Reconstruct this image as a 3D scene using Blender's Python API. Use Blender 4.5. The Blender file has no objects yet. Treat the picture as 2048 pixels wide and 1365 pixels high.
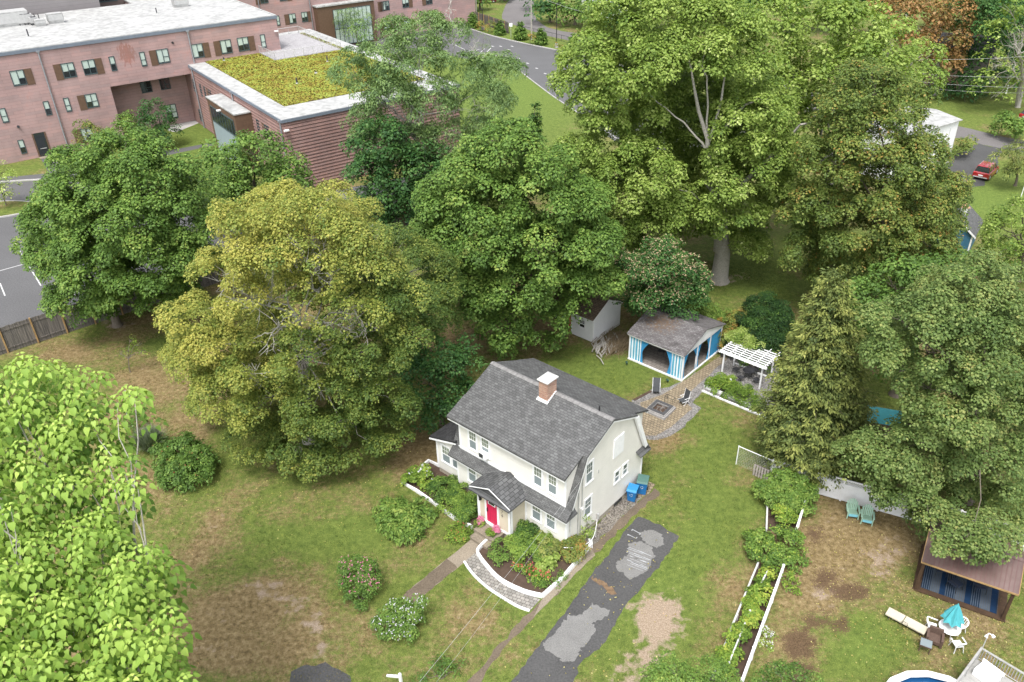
import bpy, math, random
import numpy as np
from math import radians as R, sin, cos, pi
random.seed(7)
sc = bpy.context.scene
COL = sc.collection
# ---------------- camera ----------------
F, PT, RL, H = 1632.19, 0.556346, 0.0246172, 37.5
fw = np.array([0, cos(PT), -sin(PT)]); rt = np.array([1., 0, 0]); dn = np.cross(fw, rt)
RM = np.array([cos(RL)*rt + sin(RL)*dn, -sin(RL)*rt + cos(RL)*dn, fw])
cd = bpy.data.cameras.new('camera'); cam = bpy.data.objects.new('camera', cd); COL.objects.link(cam)
from mathutils import Matrix, Vector
m3 = np.array([RM[0], -RM[1], -RM[2]]).T
cam.matrix_world = Matrix.Translation((0, 0, H)) @ Matrix([list(r) for r in m3]).to_4x4()
cd.lens = F/2048*36; cd.sensor_width = 36; cd.clip_end = 2000; cd.clip_start = 0.5
sc.camera = cam
# ---------------- world, sun, exposure ----------------
SUN_EL, SUN_AZ = R(63), R(196)      # azimuth clockwise from +Y
w = bpy.data.worlds.new("World"); sc.world = w; w.use_nodes = True
nt = w.node_tree; nt.nodes.clear()
sky = nt.nodes.new('ShaderNodeTexSky'); sky.sky_type = 'NISHITA'; sky.sun_disc = False
sky.sun_elevation = SUN_EL; sky.sun_rotation = SUN_AZ; sky.air_density = 1.0; sky.dust_density = 3.0
hs = nt.nodes.new('ShaderNodeHueSaturation'); hs.inputs['Saturation'].default_value = 0.28
bg = nt.nodes.new('ShaderNodeBackground'); bg.inputs[1].default_value = 0.15
wo = nt.nodes.new('ShaderNodeOutputWorld')
nt.links.new(sky.outputs[0], hs.inputs['Color']); nt.links.new(hs.outputs[0], bg.inputs[0]); nt.links.new(bg.outputs[0], wo.inputs[0])
sd = bpy.data.lights.new('sun', 'SUN'); sd.energy = 1.25; sd.angle = R(16); sd.color = (1.0, 0.975, 0.94)
so = bpy.data.objects.new('sun', sd); COL.objects.link(so)
sdir = Vector((sin(SUN_AZ)*cos(SUN_EL), cos(SUN_AZ)*cos(SUN_EL), sin(SUN_EL)))
so.rotation_euler = sdir.to_track_quat('Z', 'Y').to_euler(); so.location = (0, 0, 80)
sc.view_settings.view_transform = 'Standard'; sc.view_settings.look = 'None'
sc.view_settings.exposure = 1.36; sc.view_settings.gamma = 1.0; sc.view_settings.use_curve_mapping = False
sc.cycles.max_bounces = 6; sc.cycles.diffuse_bounces = 3; sc.cycles.transmission_bounces = 4; sc.cycles.glossy_bounces = 2
sc.cycles.transparent_max_bounces = 4

# ---------------- survey helpers: photo pixel -> point on a known plane ----------------
def ray(x, y): return RM.T @ np.array([(x-1024)/F, (y-682.5)/F, 1.])
def G(x, y, z=0.):
    d = ray(x, y); return np.array([0, 0, H]) + d*((z-H)/d[2])
def PY(x, y, Y):
    d = ray(x, y); return np.array([0, 0, H]) + d*(Y/d[1])
def depth(P): return float((np.array(P)-[0, 0, H]) @ RM[2])
def px(P):
    v = (np.asarray(P, float)-[0, 0, H]) @ RM.T
    return 1024+F*v[..., 0]/v[..., 2], 682.5+F*v[..., 1]/v[..., 2]

# ---------------- materials ----------------
class NG:
    def __init__(s, name):
        s.m = bpy.data.materials.new(name); s.m.use_nodes = True; s.t = s.m.node_tree
        s.b = s.t.nodes['Principled BSDF']; s.out = s.t.nodes['Material Output']
    def n(s, ty, **kw):
        nd = s.t.nodes.new(ty)
        for k, v in kw.items():
            if k.startswith('i_'):
                key = k[2:]; key = int(key) if key.isdigit() else key.replace('_', ' ')
                nd.inputs[key].default_value = v
            else: setattr(nd, k, v)
        return nd
    def l(s, a, b): s.t.links.new(a, b)
    def ramp(s, fac, stops):
        r = s.n('ShaderNodeValToRGB'); e = r.color_ramp.elements
        while len(e) < len(stops): e.new(0.5)
        for el, (p, c) in zip(e, stops): el.position = p; el.color = (*c, 1)
        if fac is not None: s.l(fac, r.inputs[0])
        return r.outputs[0]
    def noise(s, scale, detail=4, rough=.6, vec=None):
        nd = s.n('ShaderNodeTexNoise'); nd.inputs['Scale'].default_value = scale; nd.inputs['Detail'].default_value = detail
        nd.inputs['Roughness'].default_value = rough
        s.l(vec if vec is not None else s.obj(), nd.inputs['Vector']); return nd.outputs['Fac']
    def obj(s):
        if not hasattr(s, '_o'): s._o = s.n('ShaderNodeTexCoord').outputs['Object']
        return s._o
    def mix(s, f, a, b, bt='MIX'):
        m = s.n('ShaderNodeMix', data_type='RGBA', blend_type=bt)
        for v, i in ((f, 0), (a, 6), (b, 7)):
            if isinstance(v, (int, float)): m.inputs[i].default_value = v
            elif isinstance(v, tuple): m.inputs[i].default_value = (*v, 1)
            else: s.l(v, m.inputs[i])
        return m.outputs[2]
    def math(s, op, a, b=0., c=None):
        m = s.n('ShaderNodeMath', operation=op)
        for i, v in enumerate((a, b) if c is None else (a, b, c)):
            if isinstance(v, (int, float)): m.inputs[i].default_value = v
            else: s.l(v, m.inputs[i])
        return m.outputs[0]
    def bump(s, h, strength=.5, dist=.02):
        b = s.n('ShaderNodeBump'); b.inputs['Strength'].default_value = strength; b.inputs['Distance'].default_value = dist
        s.l(h, b.inputs['Height']); s.l(b.outputs[0], s.b.inputs['Normal'])
    def col(s, c, rough=.8, spec=.3):
        if isinstance(c, tuple): s.b.inputs['Base Color'].default_value = (*c, 1)
        else: s.l(c, s.b.inputs['Base Color'])
        s.b.inputs['Roughness'].default_value = rough
        s.b.inputs['Specular IOR Level'].default_value = spec
        return s
def flat(name, c, rough=.7, var=.12, scale=3., metal=0., spec=.3, fine=None):
    g = NG(name); f = g.noise(scale, 5)
    lo = tuple(x*(1-var) for x in c); hi = tuple(min(1, x*(1+var)) for x in c)
    cc = g.ramp(f, [(.3, lo), (.7, hi)])
    if fine:
        f2 = g.noise(fine, 2); cc = g.mix(.5, cc, g.ramp(f2, [(.35, tuple(x*.6 for x in c)), (.65, tuple(min(1, x*1.35) for x in c))]))
    g.col(cc, rough, spec); g.b.inputs['Metallic'].default_value = metal
    return g.m
def stripes(name, c1, c2, axis, period, duty=.5, rough=.7):
    g = NG(name); sp = g.n('ShaderNodeSeparateXYZ'); g.l(g.obj(), sp.inputs[0])
    f = g.math('FRACT', g.math('DIVIDE', sp.outputs[axis], period)); f = g.math('GREATER_THAN', f, duty)
    n = g.noise(4, 3); c = g.mix(f, c1, c2); c = g.mix(.18, c, g.ramp(n, [(.3, (.2, .2, .2)), (.7, (1, 1, 1))]), 'MULTIPLY')
    g.col(c, rough); return g.m
def siding(name, c, pitch=.115, axis=2, dirt=.08):
    g = NG(name); sp = g.n('ShaderNodeSeparateXYZ'); g.l(g.obj(), sp.inputs[0])
    f = g.math('FRACT', g.math('DIVIDE', sp.outputs[axis], pitch))
    line = g.math('LESS_THAN', f, .10)
    n = g.noise(1.2, 5); cc = g.ramp(n, [(.3, tuple(x*(1-dirt) for x in c)), (.65, c)])
    cc = g.mix(line, cc, tuple(x*.78 for x in c)); g.col(cc, .55)
    g.bump(f, .35, .02); return g.m
def bricks(name, c1, c2, mortar, bw, bh, ax=('X', 'Z'), ms=.01, off=.5, rough=.85, extra=None, zs=1.0, bumpk=.3, nscale=.7):
    g = NG(name); sp = g.n('ShaderNodeSeparateXYZ'); g.l(g.obj(), sp.inputs[0]); cb = g.n('ShaderNodeCombineXYZ')
    for i, a in enumerate(ax):
        if a == 'XY': v = g.math('ADD', sp.outputs['X'], sp.outputs['Y'])
        else: v = sp.outputs[a]
        if i == 1 and zs != 1: v = g.math('MULTIPLY', v, zs)
        g.l(v, cb.inputs[i])
    bt = g.n('ShaderNodeTexBrick', offset=off); g.l(cb.outputs[0], bt.inputs['Vector'])
    bt.inputs['Color1'].default_value = (*c1, 1); bt.inputs['Color2'].default_value = (*c2, 1); bt.inputs['Mortar'].default_value = (*mortar, 1)
    bt.inputs['Scale'].default_value = 1; bt.inputs['Brick Width'].default_value = bw; bt.inputs['Row Height'].default_value = bh
    bt.inputs['Mortar Size'].default_value = ms; bt.inputs['Mortar Smooth'].default_value = .1; bt.inputs['Bias'].default_value = 0
    n = g.noise(nscale, 6, .65); n2 = g.noise(22, 3)
    cc = g.mix(.55, bt.outputs['Color'], g.ramp(n, [(.3, (.55, .55, .55)), (.7, (1.25, 1.25, 1.25))]), 'MULTIPLY')
    cc = g.mix(.35, cc, g.ramp(n2, [(.3, (.5, .5, .5)), (.7, (1.4, 1.4, 1.4))]), 'MULTIPLY')
    if extra: cc = extra(g, cc, sp)
    g.col(cc, rough, .25); g.bump(g.math('SUBTRACT', n2, bt.outputs['Fac']), bumpk, .02); return g.m
def leafmat(name, stops, trans=.3, rough=.55, spec=.22):
    g = NG(name); a = g.n('ShaderNodeAttribute', attribute_name='tint')
    c = g.ramp(a.outputs['Fac'], stops); g.col(c, rough, spec)
    tr = g.n('ShaderNodeBsdfTranslucent'); c2 = g.mix(1.0, c, (1.25, 1.3, .6), 'MULTIPLY'); g.l(c2, tr.inputs[0])
    mx = g.n('ShaderNodeMixShader'); mx.inputs[0].default_value = trans
    g.l(g.b.outputs[0], mx.inputs[1]); g.l(tr.outputs[0], mx.inputs[2]); g.l(mx.outputs[0], g.out.inputs[0]); return g.m
M = {}
M['white'] = flat('white_paint', (.76, .76, .76), .5, .05)
M['whitew'] = flat('weathered_white', (.50, .50, .48), .7, .16, 5)
M['cream'] = siding('cream_siding', (.77, .745, .69))
M['creamp'] = siding('porch_siding', (.60, .53, .41), .12)
M['wsiding'] = siding('white_siding', (.76, .765, .77), .13)
M['found'] = flat('foundation', (.36, .32, .26), .9, .2, 2, fine=25)
M['shx'] = bricks('shingles_x', (.088, .088, .087), (.135, .136, .134), (.052, .052, .052), .30, .165, ('X', 'Z'), .014, zs=2.45, nscale=1.8)
M['shy'] = bricks('shingles_y', (.07, .071, .072), (.125, .127, .128), (.04, .04, .041), .4, .24, ('Y', 'Z'), .02, zs=2.5, nscale=1.5)
M['shdark'] = bricks('shingles_dark', (.03, .03, .032), (.055, .055, .057), (.018, .018, .018), .3, .14, ('Y', 'Z'), .012, zs=3)
M['cbrick'] = bricks('chimney_brick', (.34, .13, .075), (.44, .25, .16), (.42, .37, .32), .21, .075, ('XY', 'Z'), .012, nscale=3)
M['glass'] = NG('glass').col((.10, .125, .13), .07, .9).m
M['glassd'] = NG('glass_dark').col((.02, .025, .028), .06, .9).m
M['shade'] = NG('window_with_blind').col((.42, .5, .45), .15, .6).m
M['screen'] = NG('window_screen').col((.2, .235, .245), .35, .4).m
M['red'] = flat('raspberry_paint', (.52, .02, .075), .35, .06)
M['black'] = flat('black', (.02, .02, .022), .6, .2)
M['dmetal'] = flat('dark_metal', (.05, .05, .055), .5, .2)
M['gmetal'] = flat('grey_metal', (.3, .31, .33), .4, .1, metal=.4)
M['galv'] = flat('galvanised', (.45, .45, .44), .5, .1, metal=.3)
M['asph'] = flat('asphalt', (.068, .067, .066), .9, .3, .5, fine=9)
M['asphn'] = flat('asphalt_new', (.098, .097, .098), .85, .14, .25, fine=8)
M['street'] = flat('street_asphalt', (.135, .125, .122), .9, .18, .2, fine=6)
M['worn'] = flat('worn_asphalt', (.168, .165, .158), .95, .28, 1.0, fine=16)
M['conc'] = flat('concrete', (.22, .185, .14), .9, .3, .6, fine=12)
M['concd'] = flat('damp_concrete', (.125, .098, .07), .9, .35, .7, fine=10)
M['concl'] = flat('pale_concrete', (.37, .36, .345), .9, .15, .8)
M['line'] = flat('road_paint', (.46, .46, .45), .8, .15, 4)
M['chalk'] = flat('chalk', (.36, .37, .38), .9, .1, 5)
M['mulch'] = flat('mulch', (.075, .05, .036), 1, .35, 3, fine=30)
M['soil'] = flat('bare_soil', (.34, .26, .19), 1, .25, 1.2, fine=18)
M['wood'] = flat('weathered_wood', (.17, .15, .135), .9, .3, 2)
M['wood2'] = flat('tan_post_wood', (.31, .2, .09), .9, .2, 3)
M['bark'] = flat('bark', (.15, .125, .1), .95, .35, 4, fine=20)
M['barkp'] = flat('pale_bark', (.33, .31, .27), .95, .25, 4, fine=15)
M['dead'] = flat('dead_wood', (.36, .345, .31), .95, .2, 4)
M['paver'] = bricks('pavers', (.32, .26, .175), (.225, .18, .125), (.09, .075, .05), .26, .26, ('X', 'Y'), .022, nscale=1.0)
M['paverg'] = bricks('crescent_pavers', (.31, .29, .26), (.20, .19, .17), (.09, .08, .07), .27, .22, ('X', 'Y'), .016, nscale=1.5)
def gravelmat(name, lo, hi, sc_):
    g = NG(name); v = g.n('ShaderNodeTexVoronoi'); v.inputs['Scale'].default_value = sc_; g.l(g.obj(), v.inputs['Vector'])
    n = g.noise(1.0, 4); s2 = g.n('ShaderNodeSeparateColor'); g.l(v.outputs['Color'], s2.inputs[0])
    c = g.ramp(s2.outputs[0], [(0, lo), (1, hi)]); c = g.mix(.4, c, g.ramp(n, [(.3, (.6, .6, .6)), (.7, (1.2, 1.2, 1.2))]), 'MULTIPLY')
    g.col(c, .9); g.bump(g.math('MULTIPLY', v.outputs['Distance'], -1.), .8, .03); return g.m
M['gravel'] = gravelmat('grey_gravel', (.07, .066, .062), (.31, .295, .28), 17)
M['gravelb'] = gravelmat('brown_gravel', (.06, .05, .042), (.27, .245, .21), 16)
M['roofw'] = flat('white_membrane', (.33, .33, .32), .8, .2, .22, fine=1.2)
M['coping'] = flat('coping', (.15, .175, .21), .5, .1)
M['hair'] = flat('brown_panel', (.115, .07, .045), .7, .15, 3)

# ---------------- mesh builder ----------------
class MB:
    def __init__(s): s.v = []; s.f = []; s.mi = []
    def add(s, vs, fs, m=0):
        o = len(s.v); s.v += [tuple(map(float, p)) for p in vs]
        for f in fs: s.f.append([i+o for i in f]); s.mi.append(m)
        return s
    def box(s, x0, y0, z0, x1, y1, z1, m=0):
        x0, x1 = min(x0, x1), max(x0, x1); y0, y1 = min(y0, y1), max(y0, y1); z0, z1 = min(z0, z1), max(z0, z1)
        return s.add([(x0, y0, z0), (x1, y0, z0), (x1, y1, z0), (x0, y1, z0), (x0, y0, z1), (x1, y0, z1), (x1, y1, z1), (x0, y1, z1)],
              [(3, 2, 1, 0), (4, 5, 6, 7), (0, 1, 5, 4), (1, 2, 6, 5), (2, 3, 7, 6), (3, 0, 4, 7)], m)
    def quad(s, *p, m=0): return s.add(p, [tuple(range(len(p)))], m)
    def ext(s, pts, vec, m=0):
        n = len(pts); p = [np.array(q, float) for q in pts]; v = np.array(vec, float)
        return s.add(p+[q+v for q in p], [tuple(range(n))[::-1], tuple(range(n, 2*n))]+[(i, (i+1) % n, n+(i+1) % n, n+i) for i in range(n)], m)
    def tube(s, pts, r, n=6, m=0, cap=True):
        P = [np.array(p, float) for p in pts]; k = len(P)
        if not hasattr(r, '__len__'): r = [r]*k
        vs = []
        for i in range(k):
            t = P[min(i+1, k-1)]-P[max(i-1, 0)]; L = np.linalg.norm(t); t = t/(L if L > 0 else 1)
            a = np.cross(t, (0, 0, 1.) if abs(t[2]) < .9 else (1., 0, 0)); a /= np.linalg.norm(a); b = np.cross(t, a)
            for j in range(n):
                th = 2*pi*j/n; vs.append(P[i]+r[i]*(a*cos(th)+b*sin(th)))
        fs = [(i*n+j, i*n+(j+1) % n, (i+1)*n+(j+1) % n, (i+1)*n+j) for i in range(k-1) for j in range(n)]
        if cap: fs += [tuple(range(n))[::-1], tuple(range((k-1)*n, k*n))]
        return s.add(vs, fs, m)
    def cyl(s, c, r, h, n=16, r2=None, m=0):
        c = np.array(c, float); return s.lathe(c, [(r, 0), (r if r2 is None else r2, h)], n, m)
    def lathe(s, c, prof, n=16, m=0):
        c = np.array(c, float); vs = [c+(r*cos(2*pi*j/n), r*sin(2*pi*j/n), z) for r, z in prof for j in range(n)]
        k = len(prof); fs = [(i*n+j, i*n+(j+1) % n, (i+1)*n+(j+1) % n, (i+1)*n+j) for i in range(k-1) for j in range(n)]
        fs += [tuple(range(n))[::-1], tuple(range((k-1)*n, k*n))]; return s.add(vs, fs, m)
    def build(s, name, mats, parent=None, smooth=False):
        me = bpy.data.meshes.new(name); me.from_pydata(s.v, [], s.f); me.update()
        if not isinstance(mats, (list, tuple)): mats = [mats]
        for m in mats: me.materials.append(M[m] if isinstance(m, str) else m)
        me.polygons.foreach_set('material_index', s.mi)
        if smooth: me.polygons.foreach_set('use_smooth', [True]*len(s.f))
        o = bpy.data.objects.new(name, me); COL.objects.link(o)
        if parent is not None: o.parent = parent
        return o
def tag(o, label, cat, group=None, kind=None):
    o['label'] = label; o['category'] = cat
    if group: o['group'] = group
    if kind: o['kind'] = kind
    return o
def thing(name, label, cat, loc=(0, 0, 0), rz=0., group=None):
    o = bpy.data.objects.new(name, None); COL.objects.link(o); o.empty_display_size = .2
    o.location = tuple(map(float, loc)); o.rotation_euler = (0, 0, rz); return tag(o, label, cat, group)
def struct(o): o['kind'] = 'structure'; return o
def dup(t, loc, rz=None, label=None, scale=None):
    r = t.copy(); COL.objects.link(r); r.location = tuple(map(float, loc))
    if rz is not None: r.rotation_euler = (0, 0, rz)
    if label: r['label'] = label
    if scale: r.scale = (scale,)*3
    for ch in list(t.children):
        c = ch.copy(); COL.objects.link(c); c.parent = r
        for g in list(ch.children):
            d = g.copy(); COL.objects.link(d); d.parent = c
    return r
def jit(poly, step=.6, amp=.06, seed=1, closed=True):
    rg = random.Random(seed); out = []; n = len(poly)
    for i in range(n if closed else n-1):
        a = np.array(poly[i]); b = np.array(poly[(i+1) % n]); L = np.linalg.norm(b-a); k = max(1, int(L/step))
        for j in range(k):
            p = a+(b-a)*(j/k); p = p+np.array([rg.gauss(0, amp), rg.gauss(0, amp), 0]); out.append(p)
    if not closed: out.append(np.array(poly[-1]))
    return out
def smoothp(pts, k=6, closed=False):
    P = [np.array(p, float) for p in pts]; n = len(P); out = []
    rng = range(n if closed else n-1)
    for i in rng:
        p0, p1, p2, p3 = (P[(i+j) % n] if closed else P[min(max(i+j, 0), n-1)] for j in (-1, 0, 1, 2))
        for t in np.arange(k)/k: out.append(.5*((2*p1)+(-p0+p2)*t+(2*p0-5*p1+4*p2-p3)*t*t+(-p0+3*p1-3*p2+p3)*t**3))
    if not closed: out.append(P[-1])
    return out
LAYER = [0]
def sheet(name, pxs, mat, z=.004, amp=.05, step=.5, smooth=False, world=False, seed=1, origin=None, rz=0):
    P = [np.array(p, float) if world else G(*p) for p in pxs]
    if smooth: P = smoothp(P, 5, True)
    P = jit(P, step, amp, seed) if amp else P
    # own local frame so object-space patterns line up with the thing
    o = np.array(origin if origin is not None else (0, 0, 0), float); c, s_ = cos(-rz), sin(-rz)
    Q = [((p-o)[0]*c-(p-o)[1]*s_, (p-o)[0]*s_+(p-o)[1]*c, 0) for p in P]
    ob = MB().quad(*Q).build(name, mat); ob.location = (o[0], o[1], z); ob.rotation_euler = (0, 0, rz)
    me = ob.data
    if me.polygons[0].normal.z < 0: me.flip_normals()
    return struct(ob)
def kerb(name, pxs, h=.13, w=.15, mat='concl', z=0., world=False, smooth=False):
    P = [np.array(p, float) if world else G(*p) for p in pxs]
    if smooth: P = smoothp(P, 5)
    m = MB(); ribbon(m, P, w, z, z+h); return m.build(name, mat)
def ribbon(m, P, w, z0, z1, mi=0):
    n = len(P); L = []; Rr = []
    for i in range(n):
        t = P[min(i+1, n-1)]-P[max(i-1, 0)]; t = t[:2]/max(np.linalg.norm(t[:2]), 1e-6); nn = np.array([-t[1], t[0]])
        L.append(P[i][:2]+nn*w/2); Rr.append(P[i][:2]-nn*w/2)
    vs = [(*p, z0) for p in L]+[(*p, z0) for p in Rr]+[(*p, z1) for p in L]+[(*p, z1) for p in Rr]
    fs = []
    for i in range(n-1):
        fs += [(2*n+i, 3*n+i, 3*n+i+1, 2*n+i+1), (i, 2*n+i, 2*n+i+1, i+1), (n+i, n+i+1, 3*n+i+1, 3*n+i)]
    fs += [(0, n, 3*n, 2*n), (n-1, 3*n-1, 4*n-1, 2*n-1)]
    fs[-1] = (n-1, 2*n-1, 4*n-1, 3*n-1)
    m.add(vs, fs, mi)
# ---------------- ground ----------------
PATCH = dict(  # ellipses in survey pixels: x, y, rx, ry, strength
 dry=[(300, 690, 170, 60, 0.32), (340, 800, 170, 75, 0.49), (560, 990, 140, 60, 0.24), (470, 1250, 175, 105, 0.75), (420, 1120, 120, 60, 0.24), (1090, 680, 130, 45, 0.35), (850, 640, 120, 60, 0.42),
      (640, 1000, 260, 80, 0.17), (850, 900, 60, 60, 0.49), (1000, 680, 160, 50, 0.35), (1330, 880, 60, 30, 0.35), (1660, 1180, 150, 130, 0.70), (1720, 1060, 180, 70, 1.00), (1560, 1250, 60, 90, 0.35), (1500, 1010, 40, 60, 0.35), (1500, 960, 40, 30, 0.42),
      (1460, 1200, 60, 120, 0.24), (900, 1280, 200, 80, 0.14), (1200, 880, 80, 60, 0.21), (150, 700, 90, 30, 0.56), (430, 320, 60, 20, 0.35), (700, 375, 60, 8, 0.49), (40, 335, 60, 10, 0.35), (250, 1000, 120, 200, 0.28), (1130, 60, 60, 40, 0.28), (1850, 240, 60, 15, 0.30),
      (1300, 560, 300, 90, 0.10), (560, 1180, 120, 100, 0.21), (1900, 1270, 150, 80, 0.30), (500, 650, 300, 120, 0.35), (1000, 960, 160, 40, 0.14)],
 bare=[(1310, 1240, 60, 75, 1.0), (1290, 1320, 70, 45, .8), (1640, 1040, 60, 40, .45), (1700, 1150, 60, 30, .35), (1660, 1190, 70, 26, .55), (1760, 1130, 60, 60, .5), (390, 1178, 50, 13, .5), (460, 1166, 50, 12, .55), (530, 1178, 45, 14, .6), (590, 1208, 34, 20, .6), (628, 1252, 26, 24, .6), (650, 1300, 22, 24, .6), (450, 1230, 60, 12, .45), (530, 1260, 50, 12, .45), (430, 1300, 60, 12, .45), (1800, 1090, 60, 40, .4), (1440, 560, 50, 16, .7), (1570, 985, 30, 20, .6), (210, 650, 60, 16, .5), (50, 435, 40, 6, .8), (600, 920, 110, 30, .35), (1770, 1230, 30, 40, .3), (1905, 145, 30, 8, .3), (1250, 1365, 60, 30, .6)],
 soil=[(1600, 1290, 34, 32, 1.5), (1700, 1185, 46, 20, 1.3), (1650, 1160, 34, 24, 1.1), (1640, 1240, 50, 20, .95), (1600, 1345, 40, 22, 1.3), (1680, 1250, 22, 20, 1.2), (1630, 1070, 40, 30, .7), (1770, 1165, 50, 20, .3), (830, 660, 70, 40, .4), (1230, 690, 60, 30, .9)],
 lush=[(1500, 1010, 40, 60, .4), (1260, 1160, 40, 120, .6), (1380, 1130, 50, 110, .4), (1720, 1300, 70, 50, .7), (1240, 740, 100, 40, .4), (700, 1060, 90, 60, .4), (560, 1080, 100, 40, .35), (1000, 180, 170, 120, 1.), (1150, 1200, 160, 160, .35), (1420, 1000, 60, 190, .4), (330, 685, 40, 14, .5), (1960, 400, 120, 60, .9), (1900, 215, 120, 50, .3), (1500, 570, 120, 60, .35), (60, 335, 90, 14, .5), (400, 300, 120, 60, .6), (1150, 740, 120, 50, .35), (1000, 1120, 80, 80, .2), (1320, 1180, 50, 160, .5), (1700, 1270, 80, 80, .4), (1240, 1100, 60, 60, .3), (20, 425, 60, 20, .6)])
def patchval(P, key):
    P = np.asarray(P, float); x, y = px(P); ok = P[..., 1] > 8
    out = np.zeros(x.shape)
    for cx, cy, rx, ry, s in PATCH[key]:
        d = ((x-cx)/rx)**2+((y-cy)/ry)**2
        out = np.maximum(out, s*np.exp(-d*1.1))
    return np.where(ok, out, 0)
def grassmat(name='grass', blade=False):
    g = NG(name)
    pos = g.n('ShaderNodeNewGeometry').outputs['Position']
    n1 = g.noise(.22, 6, .62, pos); n2 = g.noise(1.7, 5, .6, pos); n3 = g.noise(11, 3, .6, pos); nf = g.noise(3.2, 10, .78, pos)
    A = {k: g.n('ShaderNodeAttribute', attribute_name=k).outputs['Fac'] for k in PATCH}
    green = g.ramp(g.math('ADD', g.math('MULTIPLY', n2, .25), g.math('ADD', g.math('MULTIPLY', nf, .35), g.math('MULTIPLY', g.noise(14, 4, .8, pos), .4))), [(.38, (.040, .062, .016)), (.48, (.098, .132, .03)), (.58, (.17, .205, .05))])
    green = g.mix(g.math('MULTIPLY', A['lush'], .7), green, g.ramp(nf, [(.35, (.07, .115, .024)), (.65, (.155, .225, .05))]))
    dryc = g.ramp(nf, [(.34, (.09, .058, .030)), (.5, (.21, .145, .078)), (.66, (.36, .27, .16))])
    fd = g.math('ADD', g.math('MULTIPLY', A['dry'], .24), g.math('ADD', g.math('MULTIPLY', n1, .55), g.math('ADD', g.math('MULTIPLY', g.noise(2.6, 9, .8, pos), .45), g.math('MULTIPLY', g.noise(12, 4, .8, pos), .3))))
    fd = g.math('SUBTRACT', fd, g.math('MULTIPLY', A['lush'], .25))
    c = g.mix(g.ramp(fd, [(.0, (0, 0, 0)), (.640, (0, 0, 0)), (.75, (.85, .85, .85))]), green, dryc)
    fb = g.math('ADD', A['bare'], g.math('MULTIPLY', g.math('SUBTRACT', g.math('ADD', n2, n1), 1.), 1.5))
    fb = g.ramp(fb, [(.38, (0, 0, 0)), (.62, (1, 1, 1))])
    c = g.mix(fb, c, g.ramp(n3, [(.3, (.22, .165, .115)), (.7, (.36, .29, .22))]))
    fs = g.math('ADD', A['soil'], g.math('MULTIPLY', g.math('SUBTRACT', g.math('ADD', n2, n3), 1.), 1.6))
    fs = g.ramp(fs, [(.45, (0, 0, 0)), (.7, (.9, .9, .9))])
    c = g.mix(fs, c, g.ramp(n3, [(.3, (.05, .032, .02)), (.7, (.14, .09, .055))]))
    if blade:
        at = g.n('ShaderNodeAttribute', attribute_name='tint').outputs['Fac']
        c = g.mix(.85, c, g.ramp(at, [(0, (.38, .36, .30)), (.3, (.85, .85, .75)), (.65, (1.15, 1.15, 1.0)), (.9, (1.5, 1.45, 1.2)), (1, (2.3, 1.95, 1.6))]), 'MULTIPLY')
        g.col(c, .8, .1)
    else:
        c = g.mix(.7, c, g.ramp(g.noise(30, 2, .5, pos), [(.32, (.38, .36, .34)), (.5, (.95, .95, .95)), (.68, (1.6, 1.55, 1.5))]), 'MULTIPLY')
        g.col(c, .95, .1); g.bump(g.math('ADD', g.noise(18, 4, .7, pos), g.math('MULTIPLY', n2, 1.2)), .7, .06)
    return g.m
M['grass'] = grassmat(); M['blade'] = grassmat('grass_blade', True)
xs = np.unique(np.concatenate([np.arange(-600, -60, 30.), np.arange(-60, 70, .6), np.arange(70, 701, 30.)]))
ys = np.unique(np.concatenate([np.arange(-60, 12, 12.), np.arange(12, 110, .6), np.arange(110, 240, 3.), np.arange(240, 1000, 30.)]))
X, Y = np.meshgrid(xs, ys); V = np.stack([X.ravel(), Y.ravel(), np.zeros(X.size)], 1)
nx, ny = len(xs), len(ys)
idx = (np.arange(ny-1)[:, None]*nx+np.arange(nx-1)[None]).ravel()
def npmesh(name, V, Fq, mats, parent=None, attrs=None, fattrs=None, smooth=False, fm=None):
    me = bpy.data.meshes.new(name); V = np.asarray(V, np.float32); Fq = np.asarray(Fq, np.int32); k = Fq.shape[1]
    me.vertices.add(len(V)); me.vertices.foreach_set('co', V.ravel())
    me.loops.add(Fq.size); me.loops.foreach_set('vertex_index', Fq.ravel())
    me.polygons.add(len(Fq)); me.polygons.foreach_set('loop_start', np.arange(0, Fq.size, k, dtype=np.int32))
    for mt in (mats if isinstance(mats, (list, tuple)) else [mats]): me.materials.append(M[mt] if isinstance(mt, str) else mt)
    for d, dom in ((attrs, 'POINT'), (fattrs, 'FACE')):
        for kk, a in (d or {}).items():
            at = me.attributes.new(kk, 'FLOAT', dom); at.data.foreach_set('value', np.asarray(a, np.float32))
    if fm is not None: me.polygons.foreach_set('material_index', np.asarray(fm, np.int32))
    if smooth: me.polygons.foreach_set('use_smooth', np.ones(len(Fq), bool))
    me.update(calc_edges=True)
    o = bpy.data.objects.new(name, me); COL.objects.link(o)
    if parent is not None: o.parent = parent
    return o
struct(npmesh('ground', V, np.stack([idx, idx+1, idx+nx+1, idx+nx], 1), 'grass', attrs={k: patchval(V, k) for k in PATCH}))

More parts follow.
